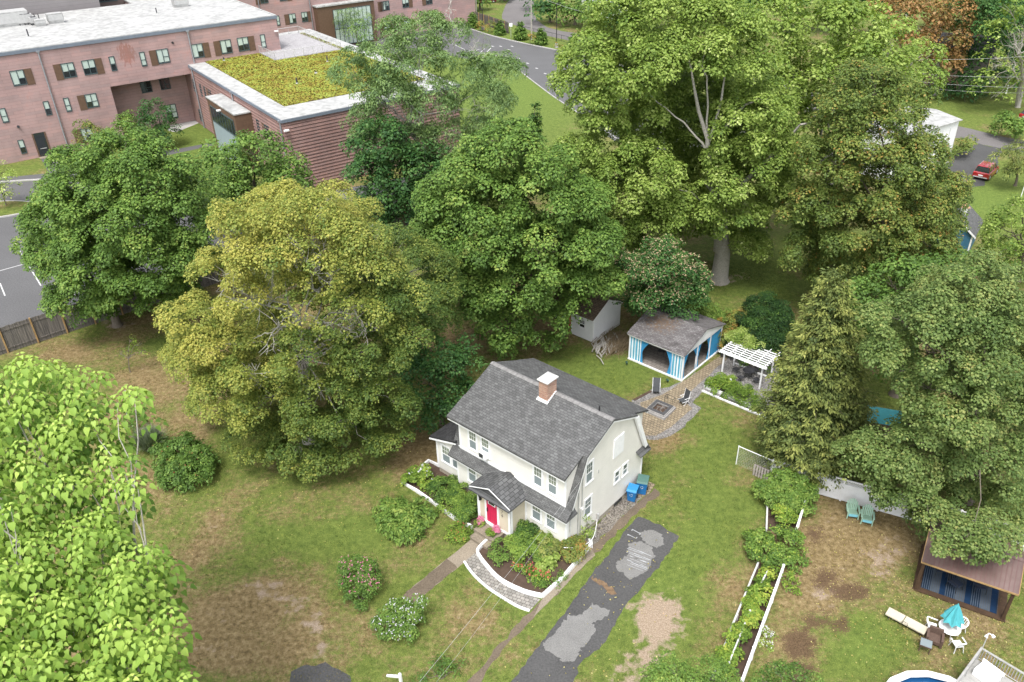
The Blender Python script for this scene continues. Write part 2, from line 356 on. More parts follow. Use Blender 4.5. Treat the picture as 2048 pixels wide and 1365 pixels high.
# ---------------- paved ground ----------------
lot = [(-400, 420), (-150, 378), (9, 365.5), (116, 360), (260, 376), (450, 398), (640, 386), (726, 371), (860, 345), (880, 400), (835, 468), (700, 470), (560, 500), (420, 558), (146, 660), (16, 702), (-200, 775), (-500, 860)]
sheet('parking_lot', lot, 'asphn', .004, 0)
road = [(700, 92), (760, 108), (830, 104), (900, 112), (938, 118), (965, 108), (993, 113), (1031, 137), (1064, 162), (1097, 187), (1123, 205), (1170, 236), (1250, 290), (1420, 300), (1500, 260), (1420, 200), (1290, 150), (1230, 127), (1164, 113), (1113, 101), (1050, 88), (986, 73), (935, 57), (873, 40), (826, 29), (780, 12), (700, -10), (640, 20), (690, 70)]
sheet('access_road', road, 'asphn', .004, 0, smooth=True)
kerb('road_kerb', [(780, 12), (826, 29), (873, 40), (935, 57), (986, 73), (1050, 88), (1113, 101), (1164, 113), (1230, 127), (1290, 150)], .13, .3, smooth=True)['kind'] = 'structure'
kerb('road_kerb', [(938, 118), (965, 108), (993, 113), (1031, 137), (1064, 162), (1097, 187), (1123, 205), (1170, 236), (1250, 290)], .12, .15, 'concl', smooth=True)['kind'] = 'structure'
sheet('street', [(1032, -20), (1011, 11), (1004, 30), (1004, 38), (1018, 47), (1050, 58), (1093, 72), (1140, 82), (1200, 96), (1300, 125), (1500, 190), (1700, 250), (1800, 270), (1941, 278), (1956, 288), (2006, 298), (2048, 306), (2300, 360), (2300, 310), (2048, 282), (2000, 273), (1941, 258), (1874, 244), (1700, 200), (1500, 150), (1300, 95), (1180, 70), (1125, 63), (1094, 55), (1074, 41), (1066, 25), (1068, 12), (1066, -20)], 'street', .008, 0, seed=3)
sheet('neighbour_driveway', [(1956, 288), (2006, 298), (1996, 320), (1990, 345), (1965, 372), (1930, 379), (1905, 370), (1880, 350), (1897, 318)], 'asph', .012, .15)
sheet('school_path', [(80, 315), (104, 312), (111, 321), (132, 340), (160, 345), (220, 335), (270, 320), (330, 303), (427, 285), (428, 291), (340, 310), (270, 329), (200, 348), (165, 358), (116, 358), (9, 363), (-120, 372), (-120, 358), (37, 353), (98, 347)], 'asphn', .008, 0)
sheet('school_terrace', [(340, 250), (395, 241), (399, 246), (352, 265), (335, 262)], 'concl', .008, 0)
kerb('lot_kerb', [(-120, 375), (9, 365), (60, 361.5), (116, 359)], .14, .3, smooth=True)['kind'] = 'structure'
isl = [(-120, 416), (-40, 408), (20, 404), (60, 406), (84, 412), (80, 421), (45, 428), (0, 436), (-120, 452)]
IP = smoothp([G(*p) for p in isl], 4, True)
mI = MB(); mI.ext([(p[0], p[1], .012) for p in IP], (0, 0, .13)); struct(mI.build('planting_island', 'grass'))
km = MB(); ribbon(km, IP+[IP[0]], .2, 0, .15); struct(km.build('island_kerb', 'concl'))
lm = MB()
def paint(m, a, b, w=.1, z=.01):
    A, B = G(*a), G(*b); t = (B-A)/np.linalg.norm(B-A); n = np.array([-t[1], t[0], 0])*w/2; zz = np.array([0, 0, z])
    m.quad(A-n+zz, B-n+zz, B+n+zz, A+n+zz)
for a, b in [((30, 487), (82, 572)), ((0, 567), (10, 592)), ((0, 542), (76, 521)), ((690, 386), (724, 379)), ((-60, 560), (0, 543)), ((-120, 500), (-60, 600)), ((100, 500), (150, 590)), ((620, 410), (700, 384))]: paint(lm, a, b, .12)
for i in range(4):
    x = 935+i*13; paint(lm, (x, 108-i*1.2), (x+8, 100-i*1.2), .15)
paint(lm, (915, 104), (960, 99), .14); paint(lm, (905, 88), (930, 100), .14)
struct(lm.build('parking_markings', 'line'))
lm = MB()
for x, y in [(1001, 93), (1018, 100), (1037, 117), (1055, 127), (1073, 137), (1090, 147.5), (1106, 158), (1024, 93), (985, 93)]: paint(lm, (x-2.2, y-.6), (x+2.6, y+.8), .3)
paint(lm, (1153, 191), (1160, 195), .5)
struct(lm.build('road_markings', 'line'))
# front yard hard surfaces (house frame is HC / HYAW)
HC = G(1133, 1105.5); HYAW = R(-41.8); YY = R(-42.55)
sheet('side_path', [(1310, 975), (1277, 1002), (1230, 1048), (1190, 1086), (1130, 1150), (1083, 1200), (1030, 1254), (980, 1312), (945, 1352), (925, 1375), (958, 1375), (975, 1337), (1015, 1290), (1067, 1234), (1120, 1182), (1175, 1124), (1215, 1086), (1251, 1050), (1290, 1012), (1322, 985)], 'concd', .005, .06, .4, seed=5)
sheet('side_path_slab', [(1180, 1092), (1130, 1150), (1083, 1200), (1067, 1234), (1120, 1182), (1175, 1124), (1190, 1110)], 'conc', .009, .02, .5, seed=6)
wk = [(950, 1072), (905, 1110), (860, 1146), (817, 1183), (800, 1200), (830, 1208), (848, 1193), (895, 1151), (940, 1118), (979, 1081)]
sheet('front_walk', wk, 'conc', .006, .03, .5, seed=8)
sheet('front_walk_wet', [(895, 1118), (860, 1146), (817, 1183), (800, 1200), (830, 1208), (848, 1193), (890, 1155), (915, 1137)], 'concd', .010, .05, .3, seed=9)
dw = [(1278, 1033), (1262, 1046), (1251, 1062), (1184, 1150), (1122, 1236), (1063, 1310), (1020, 1368), (960, 1440), (1100, 1460), (1145, 1368), (1161, 1326), (1200, 1298), (1262, 1197), (1317, 1134), (1358, 1073), (1320, 1050)]
sheet('driveway', dw, 'asph', .008, .05, .3, seed=10)
def crop7(p): return [(700+x/2.56, 900+y/2.56) for x, y in p]
sheet('driveway_worn_patch', crop7([(1430, 480), (1480, 470), (1540, 490), (1560, 530), (1520, 620), (1430, 670), (1400, 640), (1360, 610), (1370, 570), (1420, 540)]), 'worn', .012, .05, .12, seed=11)
sheet('driveway_worn_patch', crop7([(1480, 425), (1530, 410), (1590, 430), (1610, 490), (1560, 500), (1510, 480)]), 'worn', .012, .05, .12, seed=12)
sheet('driveway_worn_patch', crop7([(1240, 785), (1290, 810), (1330, 820), (1300, 870), (1240, 880), (1260, 930), (1190, 1010), (1150, 1090), (1080, 1085), (980, 1000), (1060, 930), (1110, 850), (1190, 850)]), 'worn', .012, .055, .12, seed=13)
M['orange'] = flat('dry_needles', (.15, .10, .06), 1, .35, 6)
sheet('fallen_needles', crop7([(1240, 650), (1280, 665), (1340, 705), (1360, 740), (1330, 735), (1280, 695), (1245, 668)]), 'orange', .016, .07, .12, seed=14)
cm = MB()
def c7(x, y): return (700+x/2.56, 900+y/2.56)
for a, b in [((1445, 408), (1488, 432)), ((1420, 433), (1465, 455)), ((1445, 408), (1443, 416)), ((1488, 432), (1480, 436)), ((1420, 433), (1424, 440)), ((1465, 455), (1470, 448))]: paint(cm, c7(*a), c7(*b), .045, .02)
rg = random.Random(4)
for i in range(15):
    x, y = 1445+rg.random()*60-i*2, 505+i*6.5; paint(cm, c7(x-35, y-6), c7(x+48, y+22+rg.random()*8), .015+.03*rg.random(), .02)
struct(cm.build('chalk_marks', 'chalk'))
sheet('bottom_asphalt', [(575, 1350), (600, 1332), (650, 1325), (690, 1345), (705, 1380), (560, 1400)], 'asph', .006, .12, .4)
sheet('gable_gravel', [(1134, 1107), (1160, 1083), (1221, 1022), (1262, 980), (1284, 990), (1277, 1003), (1253, 1026), (1228, 1052), (1192, 1086), (1160, 1112)], 'gravelb', .013, .05, .3)
sheet('brick_edging', [(1262, 980), (1285, 958), (1312, 970), (1295, 990), (1268, 1000)], 'paver', .016, .03, .3)
# crescent of pavers and the beds
inner = [(979, 1080), (956, 1103), (960, 1117), (973, 1134), (990, 1153), (1012, 1169.5), (1051, 1187), (1085, 1195)]
outer = [(928.5, 1124.6), (937, 1138), (950, 1154), (965, 1168), (981, 1181), (1012, 1201), (1036, 1214.5), (1059, 1223)]
sheet('paver_crescent', outer+[(1081, 1199)]+inner[::-1][1:-1]+[(950, 1107)], 'paverg', .014, 0, origin=HC, rz=HYAW+.3)
def edging(name, pts, label, w=.16, h=.2, z=0., smooth=True, mat='white', grp='white painted bed edgings'):
    o = kerb(name, pts, h, w, mat, z, smooth=smooth); return tag(o, label, 'edging', grp)
edging('bed_edging', outer, 'curved white edging along the outer side of the paver crescent', .13, .1)
edging('bed_edging', inner, 'curved white edging between flower bed and paver crescent', .16, .25)
edging('bed_edging', [(1085, 1195), (1126, 1158), (1160, 1118), (1183, 1092), (1178, 1083)], 'straight white edging of the front flower bed beside the side path', .16, .25, smooth=False)
edging('bed_edging', [(880, 935), (858, 924), (805.5, 968), (833, 984), (866, 1007), (895, 1029), (918, 1046)], 'white edging around the bed left of the front door', .15, .22, smooth=False)
edging('bed_edging', [(930, 1052), (938, 1053), (946, 1059)], 'short white edging piece beside the left potted plant', .15, .2)
sheet('bed_soil', inner+[(1126, 1158), (1181, 1092), (1150, 1070), (1115, 1090), (1020, 1085)], 'mulch', .02, 0)
sheet('bed_soil', [(880, 935), (858, 924), (805.5, 968), (833, 984), (895, 1029), (950, 1062), (960, 1040), (930, 990)], 'mulch', .02, 0)
# back patio
c5 = lambda x, y: (1080+x/4.014, 540+y/4.014)
sheet('patio_gravel', [(1262, 802), (1303, 779), (1340, 775), (1366, 763), (1390, 745), (1410, 779), (1383, 806), (1402, 817), (1360, 861), (1330, 877), (1299, 881), (1270, 860)], 'gravel', .006, .05)
sheet('patio_pavers', [(1280, 806), (1310, 795), (1324, 790), (1366, 764), (1441, 712), (1470, 690), (1482, 700), (1447, 730), (1384, 780), (1372, 806), (1385, 818), (1345, 852), (1312, 872), (1280, 872)], 'paver', .012, .02, origin=G(1362.6, 762), rz=YY)
sheet('pergola_gravel', [(1384, 781), (1441, 730), (1470, 703), (1530, 722), (1600, 760), (1560, 850), (1514, 831), (1404, 784)], 'gravel', .016, .04)
edging('garden_edging', [(1404, 783), (1455, 805), (1513.5, 829), (1540, 842)], 'long outer white timber edging beside the pergola garden', .13, .12, smooth=False, grp='white timbers of the pergola garden')
edging('garden_edging', [(1426, 762), (1410, 775.4), (1450, 792), (1503.5, 816.5)], 'inner white timber edging enclosing the green garden bed', .22, .22, smooth=False, grp='white timbers of the pergola garden')
edging('garden_edging', [(1470, 728), (1495, 738), (1515, 748), (1535, 755)], 'white timber edging behind the bistro set', .12, .12, smooth=False, grp='white timbers of the pergola garden')
for k, pts in enumerate(([(1268, 801), (1302, 783)], )):
    tag(kerb('patio_edging', pts, .06, .2, 'mulch'), 'dark stone edging strip left of the patio', 'edging')
# ---------------- school ----------------
SO, SY = G(138.6, 304), R(34.985)
su = np.array([cos(SY), sin(SY), 0]); sv = np.array([-sin(SY), cos(SY), 0])
def SP(x, y, ax, val):
    d = ray(x, y); n = {'u': su, 'v': sv, 'z': np.array([0, 0, 1.])}[ax]; o = np.array([0, 0, H])-SO
    t = (val-o@n)/(d@n); p = o+d*t; return np.array([p@su, p@sv, p[2]])
def stain(g, c, sp):
    dx = g.math('DIVIDE', g.math('SUBTRACT', sp.outputs['X'], 11.0), 1.6); dz = g.math('DIVIDE', g.math('SUBTRACT', sp.outputs['Z'], 11.9), 2.0)
    d = g.math('ADD', g.math('MULTIPLY', dx, dx), g.math('MULTIPLY', dz, dz))
    cb = g.n('ShaderNodeMapping'); cb.inputs['Scale'].default_value = (2.2, 1, .5); g.l(g.obj(), cb.inputs[0])
    f = g.math('ADD', g.math('SUBTRACT', 1., d), g.math('MULTIPLY', g.math('SUBTRACT', g.noise(1.6, 4, .7, cb.outputs[0]), .5), 3.2))
    c = g.mix(g.ramp(f, [(.35, (0, 0, 0)), (.8, (.6, .6, .6))]), c, (.23, .09, .06))
    rs = g.noise(.5, 6, .7); return g.mix(g.ramp(rs, [(.56, (0, 0, 0)), (.72, (.4, .4, .4))]), c, (.40, .15, .11))
M['sbrick'] = bricks('pink_block', (.40, .262, .245), (.335, .24, .23), (.30, .205, .19), 2.6, .42, ('XY', 'Z'), .022, .5, .9, stain, nscale=.25)
M['sbrick2'] = bricks('red_block', (.30, .18, .155), (.25, .165, .15), (.19, .12, .105), .5, .21, ('XY', 'Z'), .015, .5, .9, nscale=.35)
M['gym'] = siding('grey_lap_metal', (.24, .225, .225), .55)
M['brownlap'] = siding('brown_lap_metal', (.13, .10, .09), .4)
M['wframe'] = flat('window_frame_green_grey', (.055, .08, .085), .4, .1)
M['spandrel'] = flat('spandrel_panel', (.27, .33, .36), .3, .06)
sch = thing('school_building', 'long pink block school with white flat roofs and a low wing under a green roof', 'school', SO, SY)
m = MB()
m.box(-62, 0, 0, 7.7, 27.5, 14.2).box(7.7, 0, 7.9, 33.7, 27.5, 14.2).box(7.7, 3.6, 0, 33.7, 27.4, 7.9)
m.box(19.3, 27.5, 0, 33.7, 39.3, 14.2).box(33.8, 39, 0, 96, 60, 14.1)
m.build('wall', 'sbrick', sch)
m = MB(); m.box(19.2, -35.8, 0, 44, 12.5, 9.05)
z = .25
while z < 9:      # projecting courses of the end wall
    m.ext([(19.25, -35.8, z), (19.25, -35.87, z+.03), (19.25, -35.8, z+.3)], (24.7, 0, 0)); z += .41
z = .25
while z < 8.9:
    m.ext([(19.2, -35.75, z), (19.13, -35.75, z+.03), (19.2, -35.75, z+.2)], (0, 35.6, 0)); z += .41
m.build('wing_wall', 'sbrick2', sch)
m = MB(); m.box(-62, -.1, 14.2, 33.8, 27.5, 14.42).box(19.2, 27.5, 14.2, 33.8, 39.4, 14.42).box(33.8, 38.9, 14.1, 96, 60, 14.3)
m.box(-62, -.1, 14.42, 33.8, .25, 14.5).box(33.5, .25, 14.42, 33.8, 38, 14.5)
m.build('roof', 'roofw', sch)
m = MB(); m.box(-62, -.17, 13.95, 33.87, -.1, 14.38).box(33.8, -.1, 13.95, 33.87, 38, 14.38).box(33.8, 38.8, 13.8, 96, 38.9, 14.25)
m.box(19.02, -35.98, 8.85, 44.2, -35.9, 9.2).box(19.02, -35.9, 8.85, 19.1, 0, 9.2).box(44.1, -35.9, 8.85, 44.2, 12.6, 9.2)
m.build('coping', 'coping', sch)
m = MB(); m.box(19.1, -35.9, 9.05, 21.6, 0, 9.25).box(21.6, -35.9, 9.05, 44.1, -30.7, 9.25).box(41.9, -30.7, 9.05, 44.1, 12.6, 9.25).box(33.9, 10.2, 9.05, 41.9, 12.6, 9.25).box(21.6, -30.7, 9.05, 41.9, 10.2, 9.12)
m.build('wing_roof', 'roofw', sch)
# green roof
g = NG('sedum'); sp_ = g.noise(.9, 6, .7); n2 = g.noise(3.5, 3)
c = g.ramp(g.math('ADD', g.math('MULTIPLY', sp_, .5), g.math('MULTIPLY', n2, .5)), [(.36, (.09, .055, .02)), (.47, (.17, .15, .03)), (.56, (.24, .25, .04)), (.68, (.19, .25, .05))])
g.col(c, .95, .1); g.bump(n2, 1., .15); M['sedum'] = g.m
a = g = NG('sedum_tuft'); at = g.n('ShaderNodeAttribute', attribute_name='tint').outputs['Fac']
g.col(g.ramp(at, [(0, (.10, .055, .02)), (.3, (.21, .165, .03)), (.55, (.24, .25, .045)), (1, (.20, .28, .06))]), .9, .1); M['sedumt'] = g.m
m = MB(); m.box(21.65, -30.65, 9.12, 41.85, -6.5, 9.32).box(21.65, -6.5, 9.12, 30.1, -.05, 9.32).box(41.0, -6.5, 9.12, 41.85, 10, 9.3)
gr = m.build('green_roof', 'sedum', sch)
rg = np.random.default_rng(3); N = 26000
u = rg.uniform(21.7, 41.8, N*2); v = rg.uniform(-30.6, 9.9, N*2); ok = (v < -6.6) | ((u < 30) & (v < -.2)) | (u > 41.1); u = u[ok][:N]; v = v[ok][:N]; N = len(u)
P0 = np.stack([u, v, np.full(N, 9.34)], 1); th = rg.uniform(0, 2*pi, N); s = rg.uniform(.05, .16, N)
d = np.stack([np.cos(th), np.sin(th), rg.uniform(.1, .7, N)], 1)*s[:, None]; e = np.stack([-np.sin(th), np.cos(th), rg.uniform(-.2, .3, N)], 1)*s[:, None]
Vv = np.stack([P0-d*.5, P0+e, P0+d, P0-e], 1).reshape(-1, 3)
tn = .5+.25*np.sin(u*.9+np.sin(v*.7)*2)*np.cos(v*.8+u*.3)+rg.normal(0, .25, N)
npmesh('sedum_tufts', Vv, np.arange(N*4).reshape(-1, 4), 'sedumt', gr, fattrs={'tint': np.clip(tn, 0, 1)})['kind'] = 'stuff'
m = MB(); m.box(30.2, -6.4, 9.13, 41.0, 0, 9.34).box(33.9, 0, 9.13, 41.0, 10.1, 9.34); m.build('roof_terrace', 'gravel' if 0 else flat('terrace_grey', (.29, .28, .285), .9, .15, 1, fine=5), sch)
m = MB()
def rail(m, a, b, z0, h=1.1, step=1.6, bal=.18):
    a = np.array(a, float); b = np.array(b, float); L = np.linalg.norm(b-a); k = max(1, round(L/step)); A = np.append(a, z0); B = np.append(b, z0)
    for i in range(k+1):
        p = A+(B-A)*i/k; m.tube([p, p+(0, 0, h)], .03, 4)
    m.tube([A+(0, 0, h), B+(0, 0, h)], .035, 4); m.tube([A+(0, 0, .12), B+(0, 0, .12)], .02, 4)
    k = int(L/bal)
    for i in range(k):
        p = A+(B-A)*(i+.5)/k; m.tube([p+(0, 0, .12), p+(0, 0, h)], .008, 3, cap=False)
for a, b in [((30.2, -6.4), (41.0, -6.4)), ((30.2, -6.4), (30.2, -.1)), ((41.0, -6.4), (41.0, 10.1)), ((33.9, 10.1), (41.0, 10.1))]: rail(m, a, b, 9.34)
m.build('terrace_railing', 'galv', sch)
# windows
def swin(plane, val, a0, a1, z0, z1, sh=None, shw=.95, dark=False, sgn=-1, lites=None):
    """window in a school wall; plane 'v' (front) or 'u' (side); sgn = outward direction along the normal axis"""
    def bx(m, p0, p1, q0, q1, d0, d1, mi=0):
        if plane == 'v': m.box(p0, val+sgn*d0, q0, p1, val+sgn*d1, q1, mi)
        else: m.box(val+sgn*d0, p0, q0, val+sgn*d1, p1, q1, mi)
    m = MB(); t = .09
    bx(m, a0, a1, z0, z0+t*1.4, .004, .09); bx(m, a0, a1, z1-t, z1, .004, .09); bx(m, a0, a0+t, z0+t*1.4, z1-t, .004, .088); bx(m, a1-t, a1, z0+t*1.4, z1-t, .004, .088)
    w_ = a1-a0; n = lites or (2 if w_ > 1.2 else 1); xs_ = [a0+t+(w_-2*t)*i/n for i in range(n+1)]
    for x in xs_[1:-1]: bx(m, x-.045, x+.045, z0+t*1.4, z1-t, .006, .086)
    zm = z0+(z1-z0)*.45
    for i in range(n):
        if n == 1 or i == n-1: bx(m, xs_[i]+.03, xs_[i+1]-.03, zm-.04, zm+.04, .008, .08)
    f = m.build('window', 'wframe', sch)
    m = MB(); rr = random.Random(int(a0*100+z0*7+val*3))
    for i in range(n):
        up = 0 if not dark else 1
        kf = rr.choice([.45, .45, .5, 0.1]) if not dark else .95
        zz = z0+(z1-z0)*kf
        bx(m, xs_[i]+.02, xs_[i+1]-.02, zz, z1-.05, .01, .03, 0 if not dark else 1)
        bx(m, xs_[i]+.02, xs_[i+1]-.02, z0+.05, zz-.002, .01, .028, 1)
    m.build('pane', ['shade', 'glassd'], f)
    if sh:
        m = MB(); b0, b1 = (a0-shw-.02, a0-.02) if sh == 'L' else (a1+.02, a1+shw+.02)
        bx(m, b0, b1, z0-.12, z1, .004, .05); m.build('wall_panel', 'hair', sch)
for a0, a1, sh in [(-7.9, -6.9, None), (-4.1, -2.4, 'R'), (2.23, 3.87, 'L'), (4.88, 6.58, 'R'), (8.5, 9.25, None), (12.65, 13.4, None), (15.0, 16.7, 'L'), (20.1, 21.75, 'R'), (24.4, 26.06, 'L'), (27.04, 28.75, 'R'), (30.7, 31.45, None)]:
    swin('v', 0, a0, a1, 9.95, 11.95, sh)
for a0, a1, sh in [(-6.8, -6.0, None), (-1.36, -.62, None), (1.25, 1.97, None), (4.03, 5.6, 'L'), (-12, -10.4, 'R')]: swin('v', 0, a0, a1, 5.48, 7.42, sh)
for a0, a1, sh in [(-5.9, -5.16, None), (2.2, 3.8, 'L')]: swin('v', 0, a0, a1, .95, 2.9, sh)
for a0, a1, z0, z1 in [(12.44, 14.0, 5.4, 7.05), (15.25, 16.75, 5.4, 7.05), (15.2, 16.8, .9, 3.1)]: swin('v', 3.6, a0, a1, z0, z1, None, dark=z0 > 5)
for v0, v1, z0, z1, sh in [(-.9, -.1, 5.35, 7.1, None), (-4.1, -3.4, 5.35, 7.1, None), (-6.0, -5.35, 5.35, 7.1, None), (-8.6, -7.5, 5.35, 7.1, 'R'), (-1.1, .1, .8, 2.6, None), (-27.2, -26.5, 5.5, 7.2, None), (-30.6, -29.3, 5.5, 7.2, 'R')]:
    swin('u', 19.2, v0, v1, z0, z1, sh, dark=True)
for x0, x1, y0, y1, sh in [(225, 272, 85, 135, 'L'), (297, 340, 72, 125, 'R'), (150, 178, 92, 150, None), (775, 815, 8, 45, 'L')]:
    A = SP(500+x0/2.923, y0/2.923, 'v', 39); B = SP(500+x1/2.923, y1/2.923, 'v', 39)
    swin('v', 39, A[0], B[0], 5.5, 7.4, sh)
for a0, sh in [(45.5, 'L'), (49.5, 'R'), (56, 'L'), (61, 'R'), (71, 'L'), (77, 'R'), (83, 'L')]: swin('v', 39, a0, a0+1.6, 9.95, 11.95, sh)
for a0, sh in [(72, 'L'), (77, 'R'), (83, 'L')]: swin('v', 39, a0, a0+1.6, 5.5, 7.4, sh)
for a0, sh in [(72, 'L'), (77, 'R')]: swin('v', 39, a0, a0+1.6, .9, 2.9, sh)
# door in its brown recess
m = MB(); m.box(-3.95, -.06, 0, -3.75, .0, 3.4).box(-2.4, -.06, 0, -2.2, 0, 3.4).box(-3.75, -.06, 2.85, -2.4, 0, 3.4, 1).box(-3.75, -.035, 0, -2.4, -.004, 2.85, 1)
dr = m.build('door', ['hair', 'glassd'], sch)
MB().box(-3.45, -.13, 1.15, -2.65, -.06, 1.22).build('handle', 'galv', dr)
m = MB(); m.box(-3.95, -1.0, .0, -2.2, -.07, .1); m.build('door_step', 'conc', sch)
# downpipes
for p in ([(0, -.2, 13.9), (0, -.2, .3), (.15, -.4, .1)], [(20.0, -.2, 13.9), (20.0, -.2, 9.4)], [(19.02, -1.6, 9), (19.02, -1.6, .1)], [(19.02, -18.8, 9), (19.02, -18.8, 7.9)], [(19.0, -35.5, 9), (19.0, -35.5, .1)], [(55.6, 38.8, 14), (55.6, 38.8, .2)], [(45, 38.8, 14), (45, 38.8, .2)]):
    m = MB(); m.tube(p, .1, 6); q = p[0]; m.box(q[0]-.22, q[1]-.1, q[2]-.1, q[0]+.22, q[1]+.12, q[2]+.12); m.build('downpipe', 'gmetal', sch)
# brown bay with ribbon window
m = MB(); m.box(16.95, -25, 0, 19.2, -14, 7.7); m.build('entrance_bay', 'hair', sch)
m = MB(); m.box(16.85, -25.1, 7.7, 19.1, -13.9, 7.86); m.build('bay_roof', 'roofw', sch)
m = MB(); m.box(16.86, -24.2, 4.7, 16.95, -15, 4.85).box(16.86, -24.2, 6.75, 16.95, -15, 6.9)
for i in range(9): m.box(16.87, -24.2+i*1.135, 4.85, 16.95, -24.1+i*1.135, 6.75)
f = m.build('window', 'wframe', sch); MB().box(16.9, -24.15, 4.86, 16.94, -15.05, 6.74).build('pane', 'glassd', f)
MB().box(16.88, -24.2, 0.1, 16.945, -15, 4.69).build('spandrel', 'spandrel', sch)
# back entrance block with its big glazing
eA = SP(500+390/2.923, 40/2.923, 'v', 37); eB = SP(500+722/2.923, 5/2.923, 'v', 37); e0, e1 = eA[0], eB[0]
MB().box(e0, 37, 0, e1, 39, 8.2).build('entrance_block', 'hair', sch)
MB().box(e0-.15, 36.8, 8.2, e1+.15, 39, 8.45).build('block_roof', 'roofw', sch)
g0, g1 = e0+(e1-e0)*.26, e1-1.0
m = MB(); m.box(g0, 36.88, .3, g1, 36.99, .45).box(g0, 36.88, 3.5, g1, 36.99, 3.6).box(g0, 36.88, 7.3, g1, 36.99, 7.4)
for i in range(10): x = g0+(g1-g0)*i/9; m.box(x-.05, 36.87, .45, x+.05, 36.99, 7.3)
f = m.build('window', 'wframe', sch)
MB().box(g0, 36.93, .45, g1, 36.98, 3.5, 0).box(g0, 36.92, 3.6, g1, 36.98, 5.1, 1).box(g0, 36.93, 5.1, g1, 36.98, 7.3, 0).build('pane', ['shade', 'spandrel'], f)
# gym wall behind the roof
m = MB(); m.box(-62, 29.5, 13, 14.6, 60, 27); m.build('gym_wall', 'gym', sch)
m = MB(); m.box(14.6, 33, 13, 19.2, 60, 27).box(-62, 27.5, 0, 19.3, 29.5, 13.0); m.build('gym_side', 'brownlap', sch)
m = MB(); m.box(15.2, 32.9, 14.3, 18.2, 32.99, 17)
f = m.build('window', 'wframe', sch); MB().box(15.35, 32.85, 14.5, 16.1, 32.9, 16.8).box(16.2, 32.85, 14.5, 16.95, 32.9, 16.8).box(17.05, 32.85, 14.5, 17.8, 32.9, 16.8).build('pane', 'glassd', f)
# lights and vents on walls
for p in [(33.3, -.3, 12.2), (19.4, -36.2, 8.0), (16.7, -19.5, 7.2)]:
    MB().box(p[0]-.3, p[1]-.15, p[2]-.1, p[0]+.3, p[1]+.15, p[2]+.08).build('wall_lamp', 'white', sch)
MB().tube([(-5.2, -.25, 4.7), (-5.2, 0, 4.7)], .18, 8).build('horn', 'dmetal', sch)
MB().tube([(17.6, -.15, 12.6), (17.6, 0, 12.6)], .16, 8).build('horn', 'black', sch)
def sloc(x, y, z): return SO+su*x+sv*y+np.array([0, 0, z])
# rooftop plant
def unit(name, x, y, lab, dims, kind=0, z=14.42, grp='rooftop plant on the school'):
    p = SP(x, y, 'z', z); t = thing(name, lab, 'rooftop unit', sloc(p[0], p[1], z), SY, grp); a, b, h = dims
    if kind == 0:
        MB().box(-a/2, -b/2, .25, a/2, b/2, h).build('casing', 'roofw', t); MB().box(-a/2+.1, -b/2-.03, .45, a/2-.1, -b/2, h-.15).box(-a/2+.15, -b/2+.1, h, a/2-.15, b/2-.1, h+.03).build('grille', 'galv', t)
        MB().box(-a/2+.1, -b/2+.1, 0, a/2-.1, b/2-.1, .25).build('kerb_base', 'galv', t)
    elif kind == 1:
        MB().box(-a/2, -b/2, .3, a/2, b/2, h).build('casing', 'galv', t); MB().cyl((0, 0, h), a*.38, .06, 12).build('fan_guard', 'dmetal', t)
        m = MB()
        for i in (-1, 1):
            for j in (-1, 1): m.box(i*a*.4-.05, j*b*.4-.05, 0, i*a*.4+.05, j*b*.4+.05, .3)
        m.build('feet', 'dmetal', t)
    else:
        MB().tube([(0, 0, 0), (0, 0, h)], a, 6).build('pipe', 'dmetal', t); MB().cyl((0, 0, 0), a*2.2, .15, 8, a*1.2).build('flashing', 'roofw', t)
    return t
unit('air_handler', 12, 52, 'large pale box-shaped air handler at the left edge of the school roof', (6.5, 3, 2.0))
unit('air_handler', 25, 38, 'flat pale duct housing behind the large air handler', (4, 2, 1.0))
unit('condenser_unit', 48, 50, 'left of the two small grey condensers next to the large air handler', (1.4, 1.0, 1.5), 1)
unit('condenser_unit', 58, 49, 'grey condenser just right of its twin beside the air handler', (1.4, 1.0, 1.5), 1)
unit('condenser_unit', 70, 50, 'small grey condenser nearest the white hatch box', (1.1, .9, 1.1), 1)
unit('roof_hatch', 82, 52, 'low white box behind the condensers on the school roof', (1.5, 1.2, .9))
unit('roof_hatch', 113, 46, 'white framed roof box at the right end of the plant row', (2.2, 1.4, 1.4))
unit('vent_pipe', 58, 75, 'dark vent pipe standing alone near the roof front edge', (.1, 0, 1.1), 2)
unit('vent_pipe', 314, 28, 'dark vent pipe near the middle of the white roof', (.09, 0, .9), 2)
unit('vent_pipe', 71, 40, 'left vent pipe of the pair behind the condensers', (.07, 0, .9), 2)
unit('vent_pipe', 79, 40, 'right vent pipe of the pair behind the condensers', (.07, 0, .9), 2)
unit('roof_hatch', 362, 14, 'white equipment box with uprights at the far middle of the roof', (2.4, 1.2, 1.3))
unit('vent_pipe', 594, 168, 'black vent pipe in the middle of the green roof', (.1, 0, .8), 2, 9.3)
unit('vent_pipe', 655, 124, 'black vent pipe on the green roof near the terrace railing', (.1, 0, .8), 2, 9.3)
unit('vent_pipe', 448, 122, 'small vent on the green roof by the school wall', (.1, 0, .5), 2, 9.3)
unit('vent_pipe', 632, 147, 'low vent between the two black pipes of the green roof', (.12, 0, .3), 2, 9.3)
